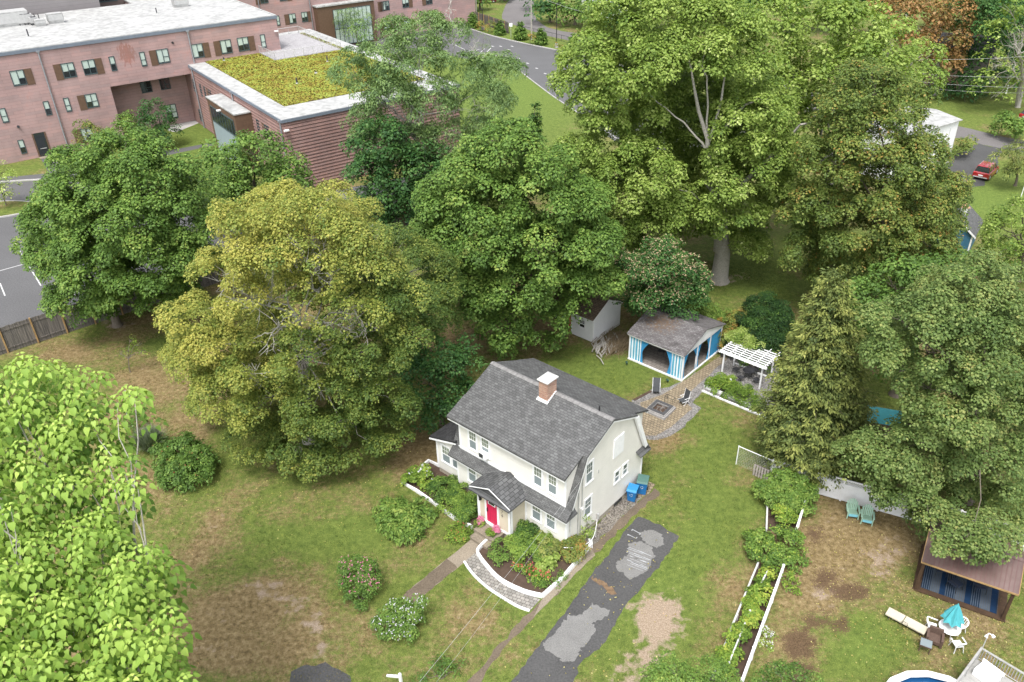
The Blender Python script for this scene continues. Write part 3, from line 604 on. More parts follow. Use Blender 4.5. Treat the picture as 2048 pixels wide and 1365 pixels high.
# lamp posts and street furniture near the school
def lamp(x, y, h, lab, base=True):
    t = thing('lamp_post', lab, 'lamp post', G(x, y), 0, 'black lamp posts of the school roads')
    MB().tube([(0, 0, .5 if base else 0), (0, 0, h)], [.09, .06], 8).build('pole', 'black', t)
    MB().box(-.1, -.1, h, .9, .1, h+.12).build('lamp_head', 'black', t)
    if base: MB().cyl((0, 0, 0), .35, .8, 10).build('base', 'concl', t)
lamp(1113, 96, 8.5, 'tall black lamp post on a pale round base beside the access road kerb')
lamp(966, 60, 8.5, 'tall black lamp post in front of the far board fence')
lamp(333, 298, 5.0, 'short black lamp post beside the courtyard path', False)
def pole(x, y, h, lab, mat='barkp', r=.16, nm='utility_pole', arms=True):
    t = thing(nm, lab, 'pole', G(x, y), R(20)); MB().tube([(0, 0, 0), (0, 0, h)], [r, r*.7], 8).build('pole', mat, t)
    if arms: MB().box(-1.2, -.06, h-1, 1.2, .06, h-.85).build('crossarm', 'wood', t)
pole(1063, 80, 13, 'pale utility pole by the street behind the hedge row')
pole(953, 30, 13, 'pale utility pole left of the street behind the board fence')
def sign(x, y, h, lab):
    t = thing('road_sign', lab, 'road sign', G(x, y), R(10)); MB().tube([(0, 0, 0), (0, 0, h)], .04, 6).build('post', 'galv', t)
    MB().box(-.35, -.06, h-.7, .35, -.04, h).build('sign_plate', 'white', t)
sign(1022, 76, 3.0, 'small white road sign at the end of the board fence'); sign(1111, 195, 3.2, 'thin sign post on the grass edge beside the access road')
MB_ = None
# ---------------- fences ----------------
def board_fence(a, b, h, lab, nm='board_fence', post='wood2', pstep=2.45, side=-1):
    a = np.array(a, float); b = np.array(b, float); L = np.linalg.norm(b-a); yaw = math.atan2(b[1]-a[1], b[0]-a[0])
    t = thing(nm, lab, 'fence', a, yaw); k = int(L/pstep); rr = random.Random(5)
    m = MB(); x = 0
    while x < L:
        w_ = .14; hh = h+rr.uniform(-.03, .03); m.box(x, -.012+rr.uniform(0, .008), .03, x+w_-.008, .012, hh); x += w_
    m.build('boards', 'fencew', t)
    for i in range(k+1): MB().box(i*pstep-.06, side*.14-.0, 0, i*pstep+.06, side*.02, h+.08).build('post', post, t)
    MB().box(0, side*.06, .4, L, side*.013, .5).box(0, side*.06, h-.4, L, side*.013, h-.3).build('rail', 'fencew', t)
    return t
g = NG('grey_boards'); mp = g.n('ShaderNodeMapping'); mp.inputs['Scale'].default_value = (7, 7, .4); g.l(g.obj(), mp.inputs[0]); n = g.noise(1.2, 4, .6, mp.outputs[0])
g.col(g.ramp(n, [(.3, (.055, .05, .045)), (.55, (.14, .125, .11)), (.75, (.23, .2, .17))]), .95); M['fencew'] = g.m
FA, FB = G(16.5, 706), G(146, 663); fd = (FB-FA)/np.linalg.norm(FB-FA)
board_fence(FA-fd*7.35, FA+fd*44, 2.5, 'weathered grey board fence between the lawn and the parking lot')
board_fence(G(842, 22), G(930, 38), 2.4, 'far grey board fence section behind the road hedge, left part')
board_fence(G(930, 38), G(1017, 68), 2.4, 'far grey board fence section ending by the road sign')
t = thing('metal_fence', 'low black metal fence between the road hedge and the street', 'fence')
m = MB(); rail(m, G(1050, 66)[:2], G(1142, 88)[:2], 0, 1.3, 3.0, .25); m.build('panel', 'black', t)
# ---------------- main house ----------------
hs_ = thing('house', 'cream dutch colonial house with grey shingle roof, brick chimney and raspberry front door', 'house', HC, HYAW)
UL, D = -9.2, 8.1
m = MB()
m.box(UL+.06, .06, 0, -.06, D-.06, .46); m.build('foundation', 'found', hs_)
m = MB(); m.box(UL, 0, .44, 0, D, 3.3)                       # ground floor
m.box(UL+.3, .1, 3.3, -.17, D-.1, 6.1)                        # first floor incl. shed dormers
prof = [(.0, 3.3), (.08, 3.6), (1.42, 6.62), (4.05, 7.82), (6.68, 6.62), (8.02, 3.6), (8.1, 3.3)]
for x0, x1 in ((UL, UL+.31), (-.18, 0)): m.ext([(x0, v, z) for v, z in prof], (x1-x0, 0, 0))
m.ext([(UL+.3, .1, 6.1), (UL+.3, 4.05, 7.8), (UL+.3, 8.0, 6.1)], (-UL-.47, 0, 0))
m.build('wall', 'cream', hs_)
# roof: ridge, dormer slopes, gambrel strips, pent roof
m = MB(); th = .14; RZ = 7.95
def slab(m, x0, x1, a, b, th=.13, mi=0):
    (v0, z0), (v1, z1) = a, b; L = math.hypot(v1-v0, z1-z0); nv, nz = -(z1-z0)/L*th, (v1-v0)/L*th
    if nz < 0: nv, nz = -nv, -nz
    m.ext([(x0, v0, z0), (x0, v1, z1), (x0, v1-nv*0, z1-th), (x0, v0, z0-th)], (x1-x0, 0, 0), mi)
slab(m, -9.55, .0, (-.3, 6.05), (1.42, 6.775)); slab(m, -9.5, .28, (1.42, 6.775), (4.05, RZ)); slab(m, -9.5, .28, (4.05, RZ), (6.68, 6.775)); slab(m, -9.55, .0, (6.68, 6.775), (8.4, 6.05))
# steep gambrel strips beside the dormers
for x0, x1 in ((-.165, .28), (-9.5, UL+.29)):
    slab(m, x0, x1, (1.45, 6.79), (.02, 3.55), .2); slab(m, x0, x1, (6.65, 6.79), (8.08, 3.45), .2)
slab(m, -9.5, .3, (-.48, 3.05), (.12, 3.62), .12)
slab(m, -9.5, .3, (8.58, 3.0), (7.98, 3.6), .12)
m.ext([(0, -.48, 3.05), (.32, -.48, 3.05), (.32, .6, 3.05), (0, .6, 3.35)], (0, 0, -.08))
m.ext([(0, 7.25, 3.32), (.34, 7.35, 2.95), (.34, 8.55, 2.95), (0, 8.55, 3.35)], (0, 0, -.08))
rf = m.build('roof', 'shx', hs_)
m = MB()
for i in range(43): x = -9.5+i*.227; m.ext([(x, 3.85, 7.87+.045), (x, 4.05, 7.975+.02), (x, 4.25, 7.87+.045), (x, 4.05, 7.93)], (.215, 0, .012*(i % 2)))
m.build('ridge_cap', flat('ridge_shingle', (.2, .195, .19), .9, .25, 3), rf)
m = MB()   # white fascia and rakes
def board(m, x0, x1, a, b, h=.2, mi=0):
    (v0, z0), (v1, z1) = a, b; m.ext([(x0, v0, z0-.13), (x0, v1, z1-.13), (x0, v1, z1-.13-h), (x0, v0, z0-.13-h)], (x1-x0, 0, 0), mi)
for a, b in [((1.42, 6.775), (4.05, RZ)), ((4.05, RZ), (6.68, 6.775))]: board(m, .12, .27, a, b, .1); board(m, -9.49, -9.4, a, b)
for x0, x1 in ((.1, .27),): 
    m.ext([(x0, 1.44, 6.6), (x0, 1.60, 6.6), (x0, .2, 3.45), (x0, .05, 3.45)], (x1-x0, 0, 0)); m.ext([(x0, 6.66, 6.6), (x0, 6.5, 6.6), (x0, 7.9, 3.45), (x0, 8.05, 3.45)], (x1-x0, 0, 0))
    m.ext([(x0+.155, 6.55, 6.66), (x0+.155, 6.82, 6.62), (x0+.155, 8.14, 3.5), (x0+.155, 7.86, 3.44)], (.06, 0, 0))
m.box(-9.5, -.28, 5.8, -.02, -.22, 5.92).box(-9.5, -.28, 5.86, -.2, .1, 5.9).box(-9.5, 8.32, 5.8, -.02, 8.38, 5.92)
m.box(-9.45, -.46, 2.84, .28, -.41, 2.93).box(-9.45, -.44, 2.86, .25, .0, 2.88)
m.box(.0, 0-.03, .44, .028, .12, 3.0).box(-.12, -.028, .44, 0, 0, 2.85).box(UL, -.028, .44, UL+.12, 0, 2.85).box(-.3, .072, 3.55, -.17, .1, 5.85).box(UL+.3, .072, 3.62, UL+.42, .1, 5.85)
m.box(-9.0, .06, 3.55, -.2, .1, 3.72)
m.box(0, D-.12, .44, .028, D, 2.8)
m.build('trim', 'white', hs_)
def win(par, O, a, n, w_, h_, shut=(0, 0), muntin=True, mats=('white', 'glass', 'screen'), trim=.11, nm='window'):
    """sash window: O lower-left corner in local coordinates, a along-wall axis, n outward axis"""
    O = np.array(O, float); a = np.array(a, float); n = np.array(n, float)
    def bx(m, a0, a1, z0, z1, d0, d1, mi=0):
        p = O+a*a0+n*d0; q = O+a*a1+n*d1; m.box(p[0], p[1], O[2]+z0, q[0], q[1], O[2]+z1, mi)
    m = MB(); t = trim
    bx(m, -t, w_+t, -t*.9, 0, .004, .07); bx(m, -t, w_+t, h_, h_+t, .004, .045); bx(m, -t, 0, 0, h_, .004, .04); bx(m, w_, w_+t, 0, h_, .004, .04)
    s_ = .045; hm = h_/2
    bx(m, 0, s_, 0, h_, .006, .034); bx(m, w_-s_, w_, 0, h_, .006, .034); bx(m, s_, w_-s_, 0, s_, .006, .033); bx(m, s_, w_-s_, h_-s_, h_, .006, .033); bx(m, s_, w_-s_, hm-.03, hm+.03, .006, .036)
    f = m.build(nm, mats[0], par)
    m = MB()
    if muntin:
        for i in (1, 2): x = s_+(w_-2*s_)*i/3; bx(m, x-.009, x+.009, hm+.03, h_-s_, .02, .028)
        zz = (hm+.03+h_-s_)/2; bx(m, s_, w_-s_, zz-.009, zz+.009, .02, .0275); m.build('muntins', 'white', f)
    m = MB(); bx(m, s_, w_-s_, hm+.03, h_-s_, .006, .02, 0); bx(m, s_, w_-s_, s_, hm-.03, .006, .018, 1); m.build('pane', list(mats[1:]), f)
    return f
M['blind'] = flat('window_blind_behind_glass', (.21, .235, .185), .25, .2, 4, spec=.6)
fr = ('white', 'blind', 'screen')
X_, Yn = (1, 0, 0), (0, -1, 0)
for u0 in (-2.67, -1.55, -8.04, -6.95): win(hs_, (u0+.03, .1, 4.05), X_, Yn, .64, 1.42, mats=fr)
for u0 in (-2.70, -1.57, -8.15): win(hs_, (u0, 0, 1.28), X_, Yn, .68, 1.45, mats=fr)
Gx, Gn = (0, 1, 0), (1, 0, 0)
win(hs_, (0, 1.76, 4.3), Gx, Gn, .64, 1.5, mats=('white', 'glass', 'screen')); win(hs_, (0, 1.73, 1.6), Gx, Gn, .64, 1.4, mats=('white', 'glass', 'screen'))
win(hs_, (0, 4.9, 2.25), Gx, Gn, .48, .85, muntin=False, mats=('white', 'glass', 'screen')); win(hs_, (0, 5.8, 2.25), Gx, Gn, .48, .85, muntin=False, mats=('white', 'glass', 'screen'))
m = MB(); m.box(.004, 4.55, 4.45, .05, 5.65, 5.95).box(.05, 4.6, 5.15, .06, 5.6, 5.9); m.build('vent_panel', 'white', hs_)
for v_, z_ in ((3.0, 4.4),): MB().box(0, v_, z_, .05, v_+.06, z_+.22).build('wall_hook', 'galv', hs_)
# chimney
m = MB(); m.box(-4.83, 3.25, 6.5, -4.15, 4.15, 9.0); ch = m.build('chimney', 'cbrick', hs_)
m = MB(); m.add([(-4.92, 3.15, 9.0), (-4.06, 3.15, 9.0), (-4.06, 4.25, 9.0), (-4.92, 4.25, 9.0), (-4.92, 3.15, 9.07), (-4.06, 3.15, 9.07), (-4.06, 4.25, 9.07), (-4.92, 4.25, 9.07), (-4.49, 3.7, 9.25)], [(3, 2, 1, 0), (0, 1, 5, 4), (1, 2, 6, 5), (2, 3, 7, 6), (3, 0, 4, 7), (4, 5, 8), (5, 6, 8), (6, 7, 8), (7, 4, 8)])
m.build('chimney_cap', 'whitew', ch)
m = MB(); m.ext([(-4.93, 3.1, 7.56), (-4.05, 3.1, 7.56), (-4.05, 3.27, 7.64), (-4.93, 3.27, 7.64)], (0, 0, .05))
for i in range(6): v0 = 3.2+i*.15; z0 = 7.6+i*.066; m.box(-4.15, v0, z0-.1, -4.1, v0+.14, z0+.1); m.box(-4.88, v0, z0-.1, -4.83, v0+.14, z0+.1)
m.build('flashing', 'white', ch)
MB().tube([(-.95, 4.25, 7.8), (-.95, 4.25, 8.25)], .05, 8).build('vent_pipe', 'black', hs_)
# window air conditioner
t = m = MB(); m.box(-6.88, -.28, 4.08, -6.3, .04, 4.5); ac = m.build('air_conditioner', 'white', hs_); MB().box(-6.84, -.29, 4.13, -6.5, -.28, 4.45).build('grille', 'dmetal', ac)
# porch
PV = -1.5
m = MB(); m.box(-5.85, PV+.05, 0, -3.25, 0, .45).build('porch_base', 'found', hs_)
m = MB(); m.box(-5.9, PV, .44, -3.2, 0, 3.05); m.ext([(-5.9, PV, 3.05), (-3.2, PV, 3.05), (-4.55, PV, 3.68)], (0, 1.6, 0)); m.build('porch_wall', 'creamp', hs_)
m = MB()
for x in (-5.94, -3.36): m.box(x, PV-.04, .42, x+.2, PV, 3.0)
m.box(-3.2, PV-.04, .42, -3.16, PV+.16, 3.0).box(-5.74, PV-.045, .42, -3.36, PV, .58).box(-3.2, PV+.16, .42, -3.165, 0, .56).box(-3.2, -.14, .56, -3.165, 0, 2.9).box(-5.74, PV-.04, 2.75, -3.36, PV, 2.95)
m.build('porch_trim', 'white', hs_)
m = MB()
def slaby(m, y0, y1, a, b, th=.1):
    (x0, z0), (x1, z1) = a, b; m.ext([(x0, y0, z0), (x1, y0, z1), (x1, y0, z1-th), (x0, y0, z0-th)], (0, y1-y0, 0))
slaby(m, -1.88, .25, (-6.3, 3.12), (-4.55, 3.87)); slaby(m, -1.88, .25, (-4.55, 3.87), (-2.8, 3.12))
m.ext([(-6.22, -1.84, 3.05), (-2.88, -1.84, 3.05), (-4.55, -1.7, 3.72)], (0, .06, 0))
m.ext([(-6.25, -2.0, 3.0), (-2.85, -2.0, 3.0), (-2.85, -1.5, 3.2), (-6.25, -1.5, 3.2)], (0, 0, -.06))
m.build('porch_roof', 'shy', hs_)
m = MB()
for sgn in (-1, 1): m.ext([(-4.55, -1.92, 3.86), (-4.55+sgn*1.68, -1.92, 3.15), (-4.55+sgn*1.68, -1.92, 3.10), (-4.55, -1.92, 3.80)], (0, .035, 0))
m.build('porch_rake', 'white', hs_)
m = MB(); m.box(-5.15, PV-.03, .62, -4.27, PV-.004, 2.62)
d_ = m.build('front_door', 'red', hs_)
m = MB(); m.box(-5.3, PV-.05, .55, -5.15, PV-.002, 2.74).box(-4.27, PV-.05, .55, -4.12, PV-.002, 2.74).box(-5.15, PV-.05, 2.62, -4.27, PV-.002, 2.74).box(-5.3, PV-.12, .44, -4.12, PV-.002, .6); m.build('door_frame', 'white', d_)
m = MB()
for x in (-5.0, -4.86, -4.71, -4.56, -4.42): m.box(x-.006, PV-.033, .75, x+.006, PV-.03, 2.1)
m.build('door_grooves', flat('dark_red', (.25, .01, .04), .5), d_)
m = MB(); m.box(-5.02, PV-.045, 2.15, -4.4, PV-.03, 2.5).build('door_light', 'white', d_); MB().box(-4.95, PV-.05, 2.21, -4.47, PV-.046, 2.44).build('door_glass', 'glassd', d_)
MB().tube([(-5.08, PV-.09, 1.5), (-5.08, PV-.09, 1.75)], .025, 6).box(-5.1, PV-.06, 1.45, -5.06, PV-.03, 1.8).build('handle', 'black', d_)
m = MB(); m.box(-5.45, -2.5, 0, -3.75, -1.55, .42).box(-5.35, -3.0, 0, -3.85, -2.5, .21); m.build('front_steps', 'conc', hs_)
m = MB(); m.tube([(-5.62, PV-.1, 2.15), (-5.62, PV-.1, 2.2)], .09, 8).tube([(-5.62, PV-.1, 2.2), (-5.62, PV-.1, 2.5)], [.07, .12], 8).tube([(-5.62, PV-.1, 2.5), (-5.62, PV-.1, 2.65)], [.13, .02], 8).tube([(-5.62, PV, 2.35), (-5.62, PV-.1, 2.6)], .02, 5); m.build('wall_lantern', 'black', hs_)
m = MB()      # house number: two small digits set one below the other
for pts in ([(-3.93, 2.2), (-3.83, 2.2), (-3.88, 2.06), (-3.93, 1.98)], [(-3.82, 1.90), (-3.89, 1.86), (-3.92, 1.76), (-3.88, 1.70), (-3.82, 1.72), (-3.82, 1.79), (-3.90, 1.80)]):
    m.tube([(x, PV-.015, z) for x, z in pts], .013, 4)
m.build('house_number', 'black', hs_)
# side wing
m = MB(); m.box(-11.45, .3, .4, UL, 5.2, 3.1).box(-11.4, .35, 0, UL, 5.15, .42, 1); m.ext([(-11.45, .3, 3.1), (UL, .3, 3.1), (UL, .3, 3.75)], (0, 4.9, 0)); m.build('wing_wall', ['cream', 'found'], hs_)
m = MB(); m.ext([(-11.75, 0, 3.12), (UL-.01, 0, 3.9), (UL-.01, 5.4, 3.9), (-11.75, 5.4, 3.12)], (0, 0, -.13)); m.build('wing_roof', 'shdark', hs_)
m = MB(); m.ext([(-11.75, -.03, 2.98), (UL-.02, -.03, 3.76), (UL-.02, -.03, 3.66), (-11.75, -.03, 2.86)], (0, .06, 0)).box(-11.45, .27, .42, -11.33, .3, 3.0); m.build('wing_trim', 'white', hs_)
win(hs_, (-10.9, .3, 1.25), X_, Yn, .75, 1.4, mats=fr); win(hs_, (-9.95, .3, 1.25), X_, Yn, .5, 1.4, mats=fr, muntin=False)
# meter, pipes and conduit on the gable wall
m = MB(); m.tube([(.06, 1.02, .6), (.06, 1.02, 4.6)], .035, 6).tube([(.06, 1.38, 2.6), (.06, 1.38, 5.3)], .03, 6).tube([(.06, 1.25, .9), (.06, 1.25, 2.6)], .03, 6); m.build('conduit', 'galv', hs_)
m = MB(); m.box(.01, 1.2, 2.55, .16, 1.48, 2.8).tube([(.16, 1.34, 2.67), (.24, 1.34, 2.67)], .09, 10); m.build('electric_meter', 'whitew', hs_)
MB().tube([(.05, .25, .5), (.05, .25, 2.9)], .04, 6).build('downpipe', 'whitew', hs_)
m = MB(); m.tube([(.1, 3.1, .6), (.1, 3.1, 1.0)], .08, 8).tube([(.1, 2.6, .75), (.1, 2.6, .9)], .07, 6); m.build('gas_meter', 'galv', hs_)
m = MB(); m.box(.0, 5.0, .16, .03, 5.9, .36); m.build('basement_window', 'glassd', hs_)
# wires from the house to the street
def wire(nm, lab, a, b, sag=.4, r=.012, mat='galv', n=14, grp=None):
    a = np.array(a, float); b = np.array(b, float); pts = [a+(b-a)*t+np.array([0, 0, -sag*4*t*(1-t)]) for t in np.linspace(0, 1, n)]
    return tag(MB().tube(pts, r, 4).build(nm, mat), lab, 'wire', grp)
def HL(u, v, z): return HC+np.array([cos(HYAW), sin(HYAW), 0])*u+np.array([-sin(HYAW), cos(HYAW), 0])*v+np.array([0, 0, z])
wire('overhead_wire', 'white service wire running from the house gable over the front bed', HL(.15, 1.38, 5.3), G(700, 1530, 6.5), .25, .007, 'galv')
wire('overhead_wire', 'thin dark wire just below the white service wire', HL(.1, 1.38, 4.9), G(740, 1530, 6.2), .5, .005, 'galv')
for i, (ya, yb, z) in enumerate([(119, 107, 9), (148, 152, 7.5), (164, 175, 6.8), (176, 186, 6.0)]):
    a = PY(1840, ya, 118); b = PY(2120, yb, 118); wire('overhead_wire', ['topmost thin wire crossing in front of the orange tree', 'second wire from the top crossing the far lawn trees', 'brightest wire crossing below the brick house', 'lowest faint wire crossing above the far lawn'][i], a, b, .3, .014 if i != 3 else .01, 'galv')
a = PY(1310, 10, 175); wire('overhead_wire', 'street wire descending rightward beside the pale utility pole', PY(1064, -12, 182), PY(1240, 40, 150), .6, .02, 'galv')
# ---------------- backyard objects ----------------
def roofdebris(g, c, sp):
    dx = g.math('DIVIDE', g.math('ADD', sp.outputs['X'], 3.4), 2.2); dy = g.math('DIVIDE', g.math('SUBTRACT', sp.outputs['Y'], 2.0), 1.7)
    d = g.math('ADD', g.math('MULTIPLY', dx, dx), g.math('MULTIPLY', dy, dy)); n = g.noise(5, 5, .75)
    f = g.math('ADD', g.math('SUBTRACT', .75, d), g.math('MULTIPLY', g.math('SUBTRACT', n, .5), 4.5))
    return g.mix(g.ramp(f, [(.3, (0, 0, 0)), (.9, (.75, .75, .75))]), c, g.ramp(g.noise(25, 3), [(.3, (.07, .045, .03)), (.7, (.19, .12, .065))]))
M['shpav'] = bricks('pavilion_shingles', (.11, .10, .10), (.19, .18, .18), (.05, .048, .048), .3, .14, ('X', 'Y'), .014, extra=roofdebris, nscale=1.5)
M['shbrown'] = bricks('brown_shingles', (.11, .08, .055), (.17, .125, .09), (.05, .04, .03), .3, .14, ('X', 'Y'), .014, nscale=1.5)
M['curt'] = flat('blue_curtain', (.045, .27, .50), .8, .15, 3)
M['curts'] = stripes('striped_curtain', (.70, .78, .80), (.08, .36, .52), 'X', .27, .5, .8)
po = thing('pavilion', 'open garden pavilion with grey shingle roof and blue striped curtains', 'pavilion', G(1362.6, 762), YY)
m = MB(); m.box(-5.1, -.05, 0, .05, 6.0, .06); m.build('floor', bricks('pavilion_floor', (.24, .215, .19), (.19, .17, .15), (.11, .10, .09), .4, .4, ('X', 'Y'), .02), po)
m = MB(); m.box(-5.12, -.12, 0, .1, -.0, .12).box(0, 0, 0, .1, 6.0, .12).box(-5.15, 0, 0, -5.05, 6, .12); m.build('sill', 'white', po)
for u, v in [(0, 0), (-5.05, 0), (0, 2.1), (0, 4.1), (0, 5.9), (-5.05, 5.9), (-5.05, 2.95), (-2.5, 5.9)]: MB().box(u-.06, v-.06, .0, u+.06, v+.06, 2.42).build('post', 'white', po)
m = MB(); m.box(-5.15, -.14, 2.3, .1, -.02, 2.5).box(-.02, -.02, 2.36, .1, 6.0, 2.5).box(-5.15, -.02, 2.3, -5.03, 6.0, 2.5).box(-5.03, 5.88, 2.3, -.02, 6, 2.5)
m.ext([(.02, -.15, 2.5), (.02, 6.1, 2.5), (.02, 2.97, 3.44)], (.09, 0, 0)); m.ext([(-5.1, -.15, 2.5), (-5.1, 6.1, 2.5), (-5.1, 2.97, 3.44)], (.09, 0, 0))
m.box(-5.2, -.24, 2.44, .2, -.2, 2.53); m.build('frame', 'white', po)
m = MB(); slab(m, -5.28, .22, (-.25, 2.56), (2.97, 3.54), .07); slab(m, -5.28, .22, (2.97, 3.54), (6.2, 2.56), .07); m.build('roof', 'shpav', po)
def curtain(par, mat, axis, off, t0, t1, m0, m1, b0, b1, zt, folds, amp=.05, z1=2.34, z0=.1):
    """gathered cloth: edges at the top (t0,t1), at the tie height zt (m0,m1) and at the hem (b0,b1)"""
    nz, ns = 18, max(8, folds*6); vs = []; fs = []
    for i in range(nz+1):
        z = z1+(z0-z1)*i/nz
        if z > zt: k = (z1-z)/(z1-zt); k = 1-(1-k)**1.6 if zt > z0 else k; a, b = t0+(m0-t0)*k, t1+(m1-t1)*k
        else: k = (zt-z)/max(zt-z0, 1e-6); a, b = m0+(b0-m0)*k, m1+(b1-m1)*k
        for j in range(ns+1):
            s = j/ns; p = a+(b-a)*s; o = off+amp*sin(s*folds*2*pi+z*.5)*(.6+.4*sin(3*z+j))
            vs.append((p, o, z) if axis == 'u' else (o, p, z))
    for i in range(nz):
        for j in range(ns): q = i*(ns+1)+j; fs.append((q, q+1, q+ns+2, q+ns+1))
    return MB().add(vs, fs).build('curtain', mat, par, True)
curtain(po, 'curts', 'u', -.01, -5.0, -3.97, -5.0, -3.97, -5.0, -3.97, .1, 5, .035); curtain(po, 'curts', 'u', -.01, -1.08, -.07, -1.08, -.07, -1.08, -.07, .1, 5, .035)
curtain(po, 'curt', 'u', .0, -3.95, -3.1, -3.97, -3.82, -3.98, -3.72, 1.05, 4, .03); curtain(po, 'curt', 'u', .0, -1.75, -1.1, -1.2, -1.02, -1.4, -1.05, 1.05, 4, .03)
curtain(po, 'curt', 'v', 0, .07, .8, .07, .2, .07, .35, 1.05, 4, .03); curtain(po, 'curt', 'v', 0, 1.3, 2.75, 2.1, 2.3, 1.95, 2.5, 1.0, 6, .05)
curtain(po, 'curt', 'v', 0, 3.45, 4.15, 3.95, 4.15, 3.75, 4.2, 1.0, 4, .04); curtain(po, 'curt', 'v', 0, 4.18, 5.84, 4.18, 5.84, 4.18, 5.84, .1, 6, .03)
def table_round(nm, lab, p, r, h, mat, legmat, rz=0, grp=None, cat='table'):
    t = thing(nm, lab, cat, p, rz, grp); MB().lathe((0, 0, h-.03), [(r, 0), (r, .03)], 20).build('tabletop', mat, t)
    for a in range(4): MB().tube([(r*.25*cos(a*pi/2), r*.25*sin(a*pi/2), h-.03), (r*.7*cos(a*pi/2), r*.7*sin(a*pi/2), 0)], .02, 5).build('leg', legmat, t)
    return t
def chair_simple(nm, lab, p, rz, mat, grp=None, s=1., back=.85, armz=.65, cushion=None):
    t = thing(nm, lab, 'chair', p, rz, grp); w_ = .25*s
    MB().box(-w_, -w_, .4, w_, w_, .44).build('seat', cushion or mat, t)
    m = MB()
    for i in range(6): x = -w_+.02+i*(2*w_-.04)/5; m.tube([(x, w_, .44), (x, w_+.1, back)], .012, 4)
    m.tube([(-w_, w_+.1, back), (w_, w_+.1, back)], .015, 4); m.build('backrest', mat, t)
    for i in (-1, 1):
        MB().tube([(i*w_, -w_, armz), (i*w_, w_, armz)], .018, 4).tube([(i*w_, -w_, .42), (i*w_, -w_, armz)], .014, 4).build('armrest', mat, t)
        for j in (-1, 1): MB().tube([(i*w_*.95, j*w_*.95, .4), (i*w_, j*w_*1.1, 0)], .015, 4).build('leg', mat, t)
    return t
def PL(u, v, z=0): return G(1362.6, 762)+np.array([cos(YY), sin(YY), 0])*u+np.array([-sin(YY), cos(YY), 0])*v+np.array([0, 0, z])
table_round('dining_table', 'dark round table standing inside the curtained pavilion', PL(-2.9, 3.2, .06), .6, .74, 'dmetal', 'black')
for i, (u, v, rz) in enumerate([(-3.3, 2.2, 3.4), (-3.9, 3.5, 1.6), (-1.0, 1.9, 5.0)]):
    chair_simple('patio_chair', ['dark chair at the near side of the pavilion table', 'dark chair at the far left of the pavilion table', 'dark chair behind the side curtain of the pavilion'][i], PL(u, v, .06), YY+rz, 'dmetal', 'dark chairs inside the pavilion', 1.15)
# barbecue
t = thing('barbecue', 'black covered barbecue behind the pavilion beside the pergola', 'barbecue', G(1453, 716), YY+.2)
MB().box(-.45, -.28, .5, .45, .28, .85).ext([(-.45, -.28, .85), (-.45, .28, .85), (-.45, .2, 1.15), (-.45, -.15, 1.18)], (.9, 0, 0)).build('body', 'black', t)
MB().box(-.85, -.25, .78, -.46, .25, .82).box(.46, -.25, .78, .85, .25, .82).build('side_shelf', 'dmetal', t)
for i in (-1, 1):
    for j in (-1, 1): MB().box(i*.4-.03, j*.22-.03, 0, i*.4+.03, j*.22+.03, .5).build('leg', 'dmetal', t)
# shed
s_ = thing('garden_shed', 'small white clapboard shed with brown roof and one window', 'shed', G(1186, 686.5), YY)
m = MB(); m.box(-2.4, 0, .05, 0, 3.95, 2.45); m.ext([(-2.4, 0, 2.45), (-2.4, 3.95, 2.45), (-2.4, 1.97, 3.46)], (2.4, 0, 0)); m.box(-5.2, 1.2, .05, -2.41, 3.6, 2.2); m.build('wall', 'wsiding', s_)
m = MB(); slab(m, -2.55, .1, (-.25, 2.4), (1.97, 3.55), .08); slab(m, -2.55, .1, (1.97, 3.55), (4.2, 2.4), .08); slab(m, -5.3, -2.56, (1.0, 2.2), (2.4, 2.9), .08); slab(m, -5.3, -2.56, (2.4, 2.9), (3.8, 2.2), .08); m.build('roof', 'shbrown', s_)
m = MB(); m.ext([(.02, -.2, 2.32), (.02, 1.97, 3.46), (.02, 1.97, 3.30), (.02, -.2, 2.18)], (.06, 0, 0)); m.ext([(.02, 1.97, 3.46), (.02, 4.15, 2.32), (.02, 4.15, 2.18), (.02, 1.97, 3.30)], (.06, 0, 0)); m.box(-.1, -.02, .05, .02, .08, 2.4).box(-2.42, -.02, .05, -2.32, 0, 2.4).box(-2.5, -.24, 2.28, .05, -.2, 2.38)
m.build('trim', 'white', s_)
win(s_, (-1.5, 0, 1.12), X_, Yn, .58, .72, mats=('white', 'glassd', 'glassd'))
d_ = MB().box(-2.75, .1, .1, -2.42, .16, 1.95).build('door', 'red', s_)
# branch and log heap beside the shed
rg = random.Random(11)
t = thing('log_heap', 'heap of pale cut branches and brown sticks beside the white shed', 'wood pile', G(1222, 690), 0)
m = MB()
for i in range(46):
    c_ = G(1208+rg.gauss(0, 11), 694+rg.gauss(0, 9))-G(1222, 690); a = rg.uniform(.5, 1.8); L = rg.uniform(.3, .8); z = rg.uniform(.05, .35)
    m.tube([c_+(-L*cos(a), -L*sin(a), z), c_+(0, 0, z+.05), c_+(L*cos(a+.2), L*sin(a+.2), z+rg.uniform(-.03, .15))], rg.uniform(.035, .085), 5)
m.build('pale_logs', 'dead', t)
m = MB()
for i in range(260):
    c_ = G(1232+rg.gauss(0, 15), 690+rg.gauss(0, 11))-G(1222, 690); a = rg.uniform(.6, 1.5); L = rg.uniform(.5, 1.3); z = rg.uniform(.02, .5)
    m.tube([c_+(-L*cos(a), -L*sin(a), z), c_+(L*cos(a+.2), L*sin(a+.2), z+rg.uniform(-.03, .2))], rg.uniform(.008, .02), 3, cap=False)
m.build('sticks', flat('brown_sticks', (.17, .13, .08), 1, .4, 3), t)
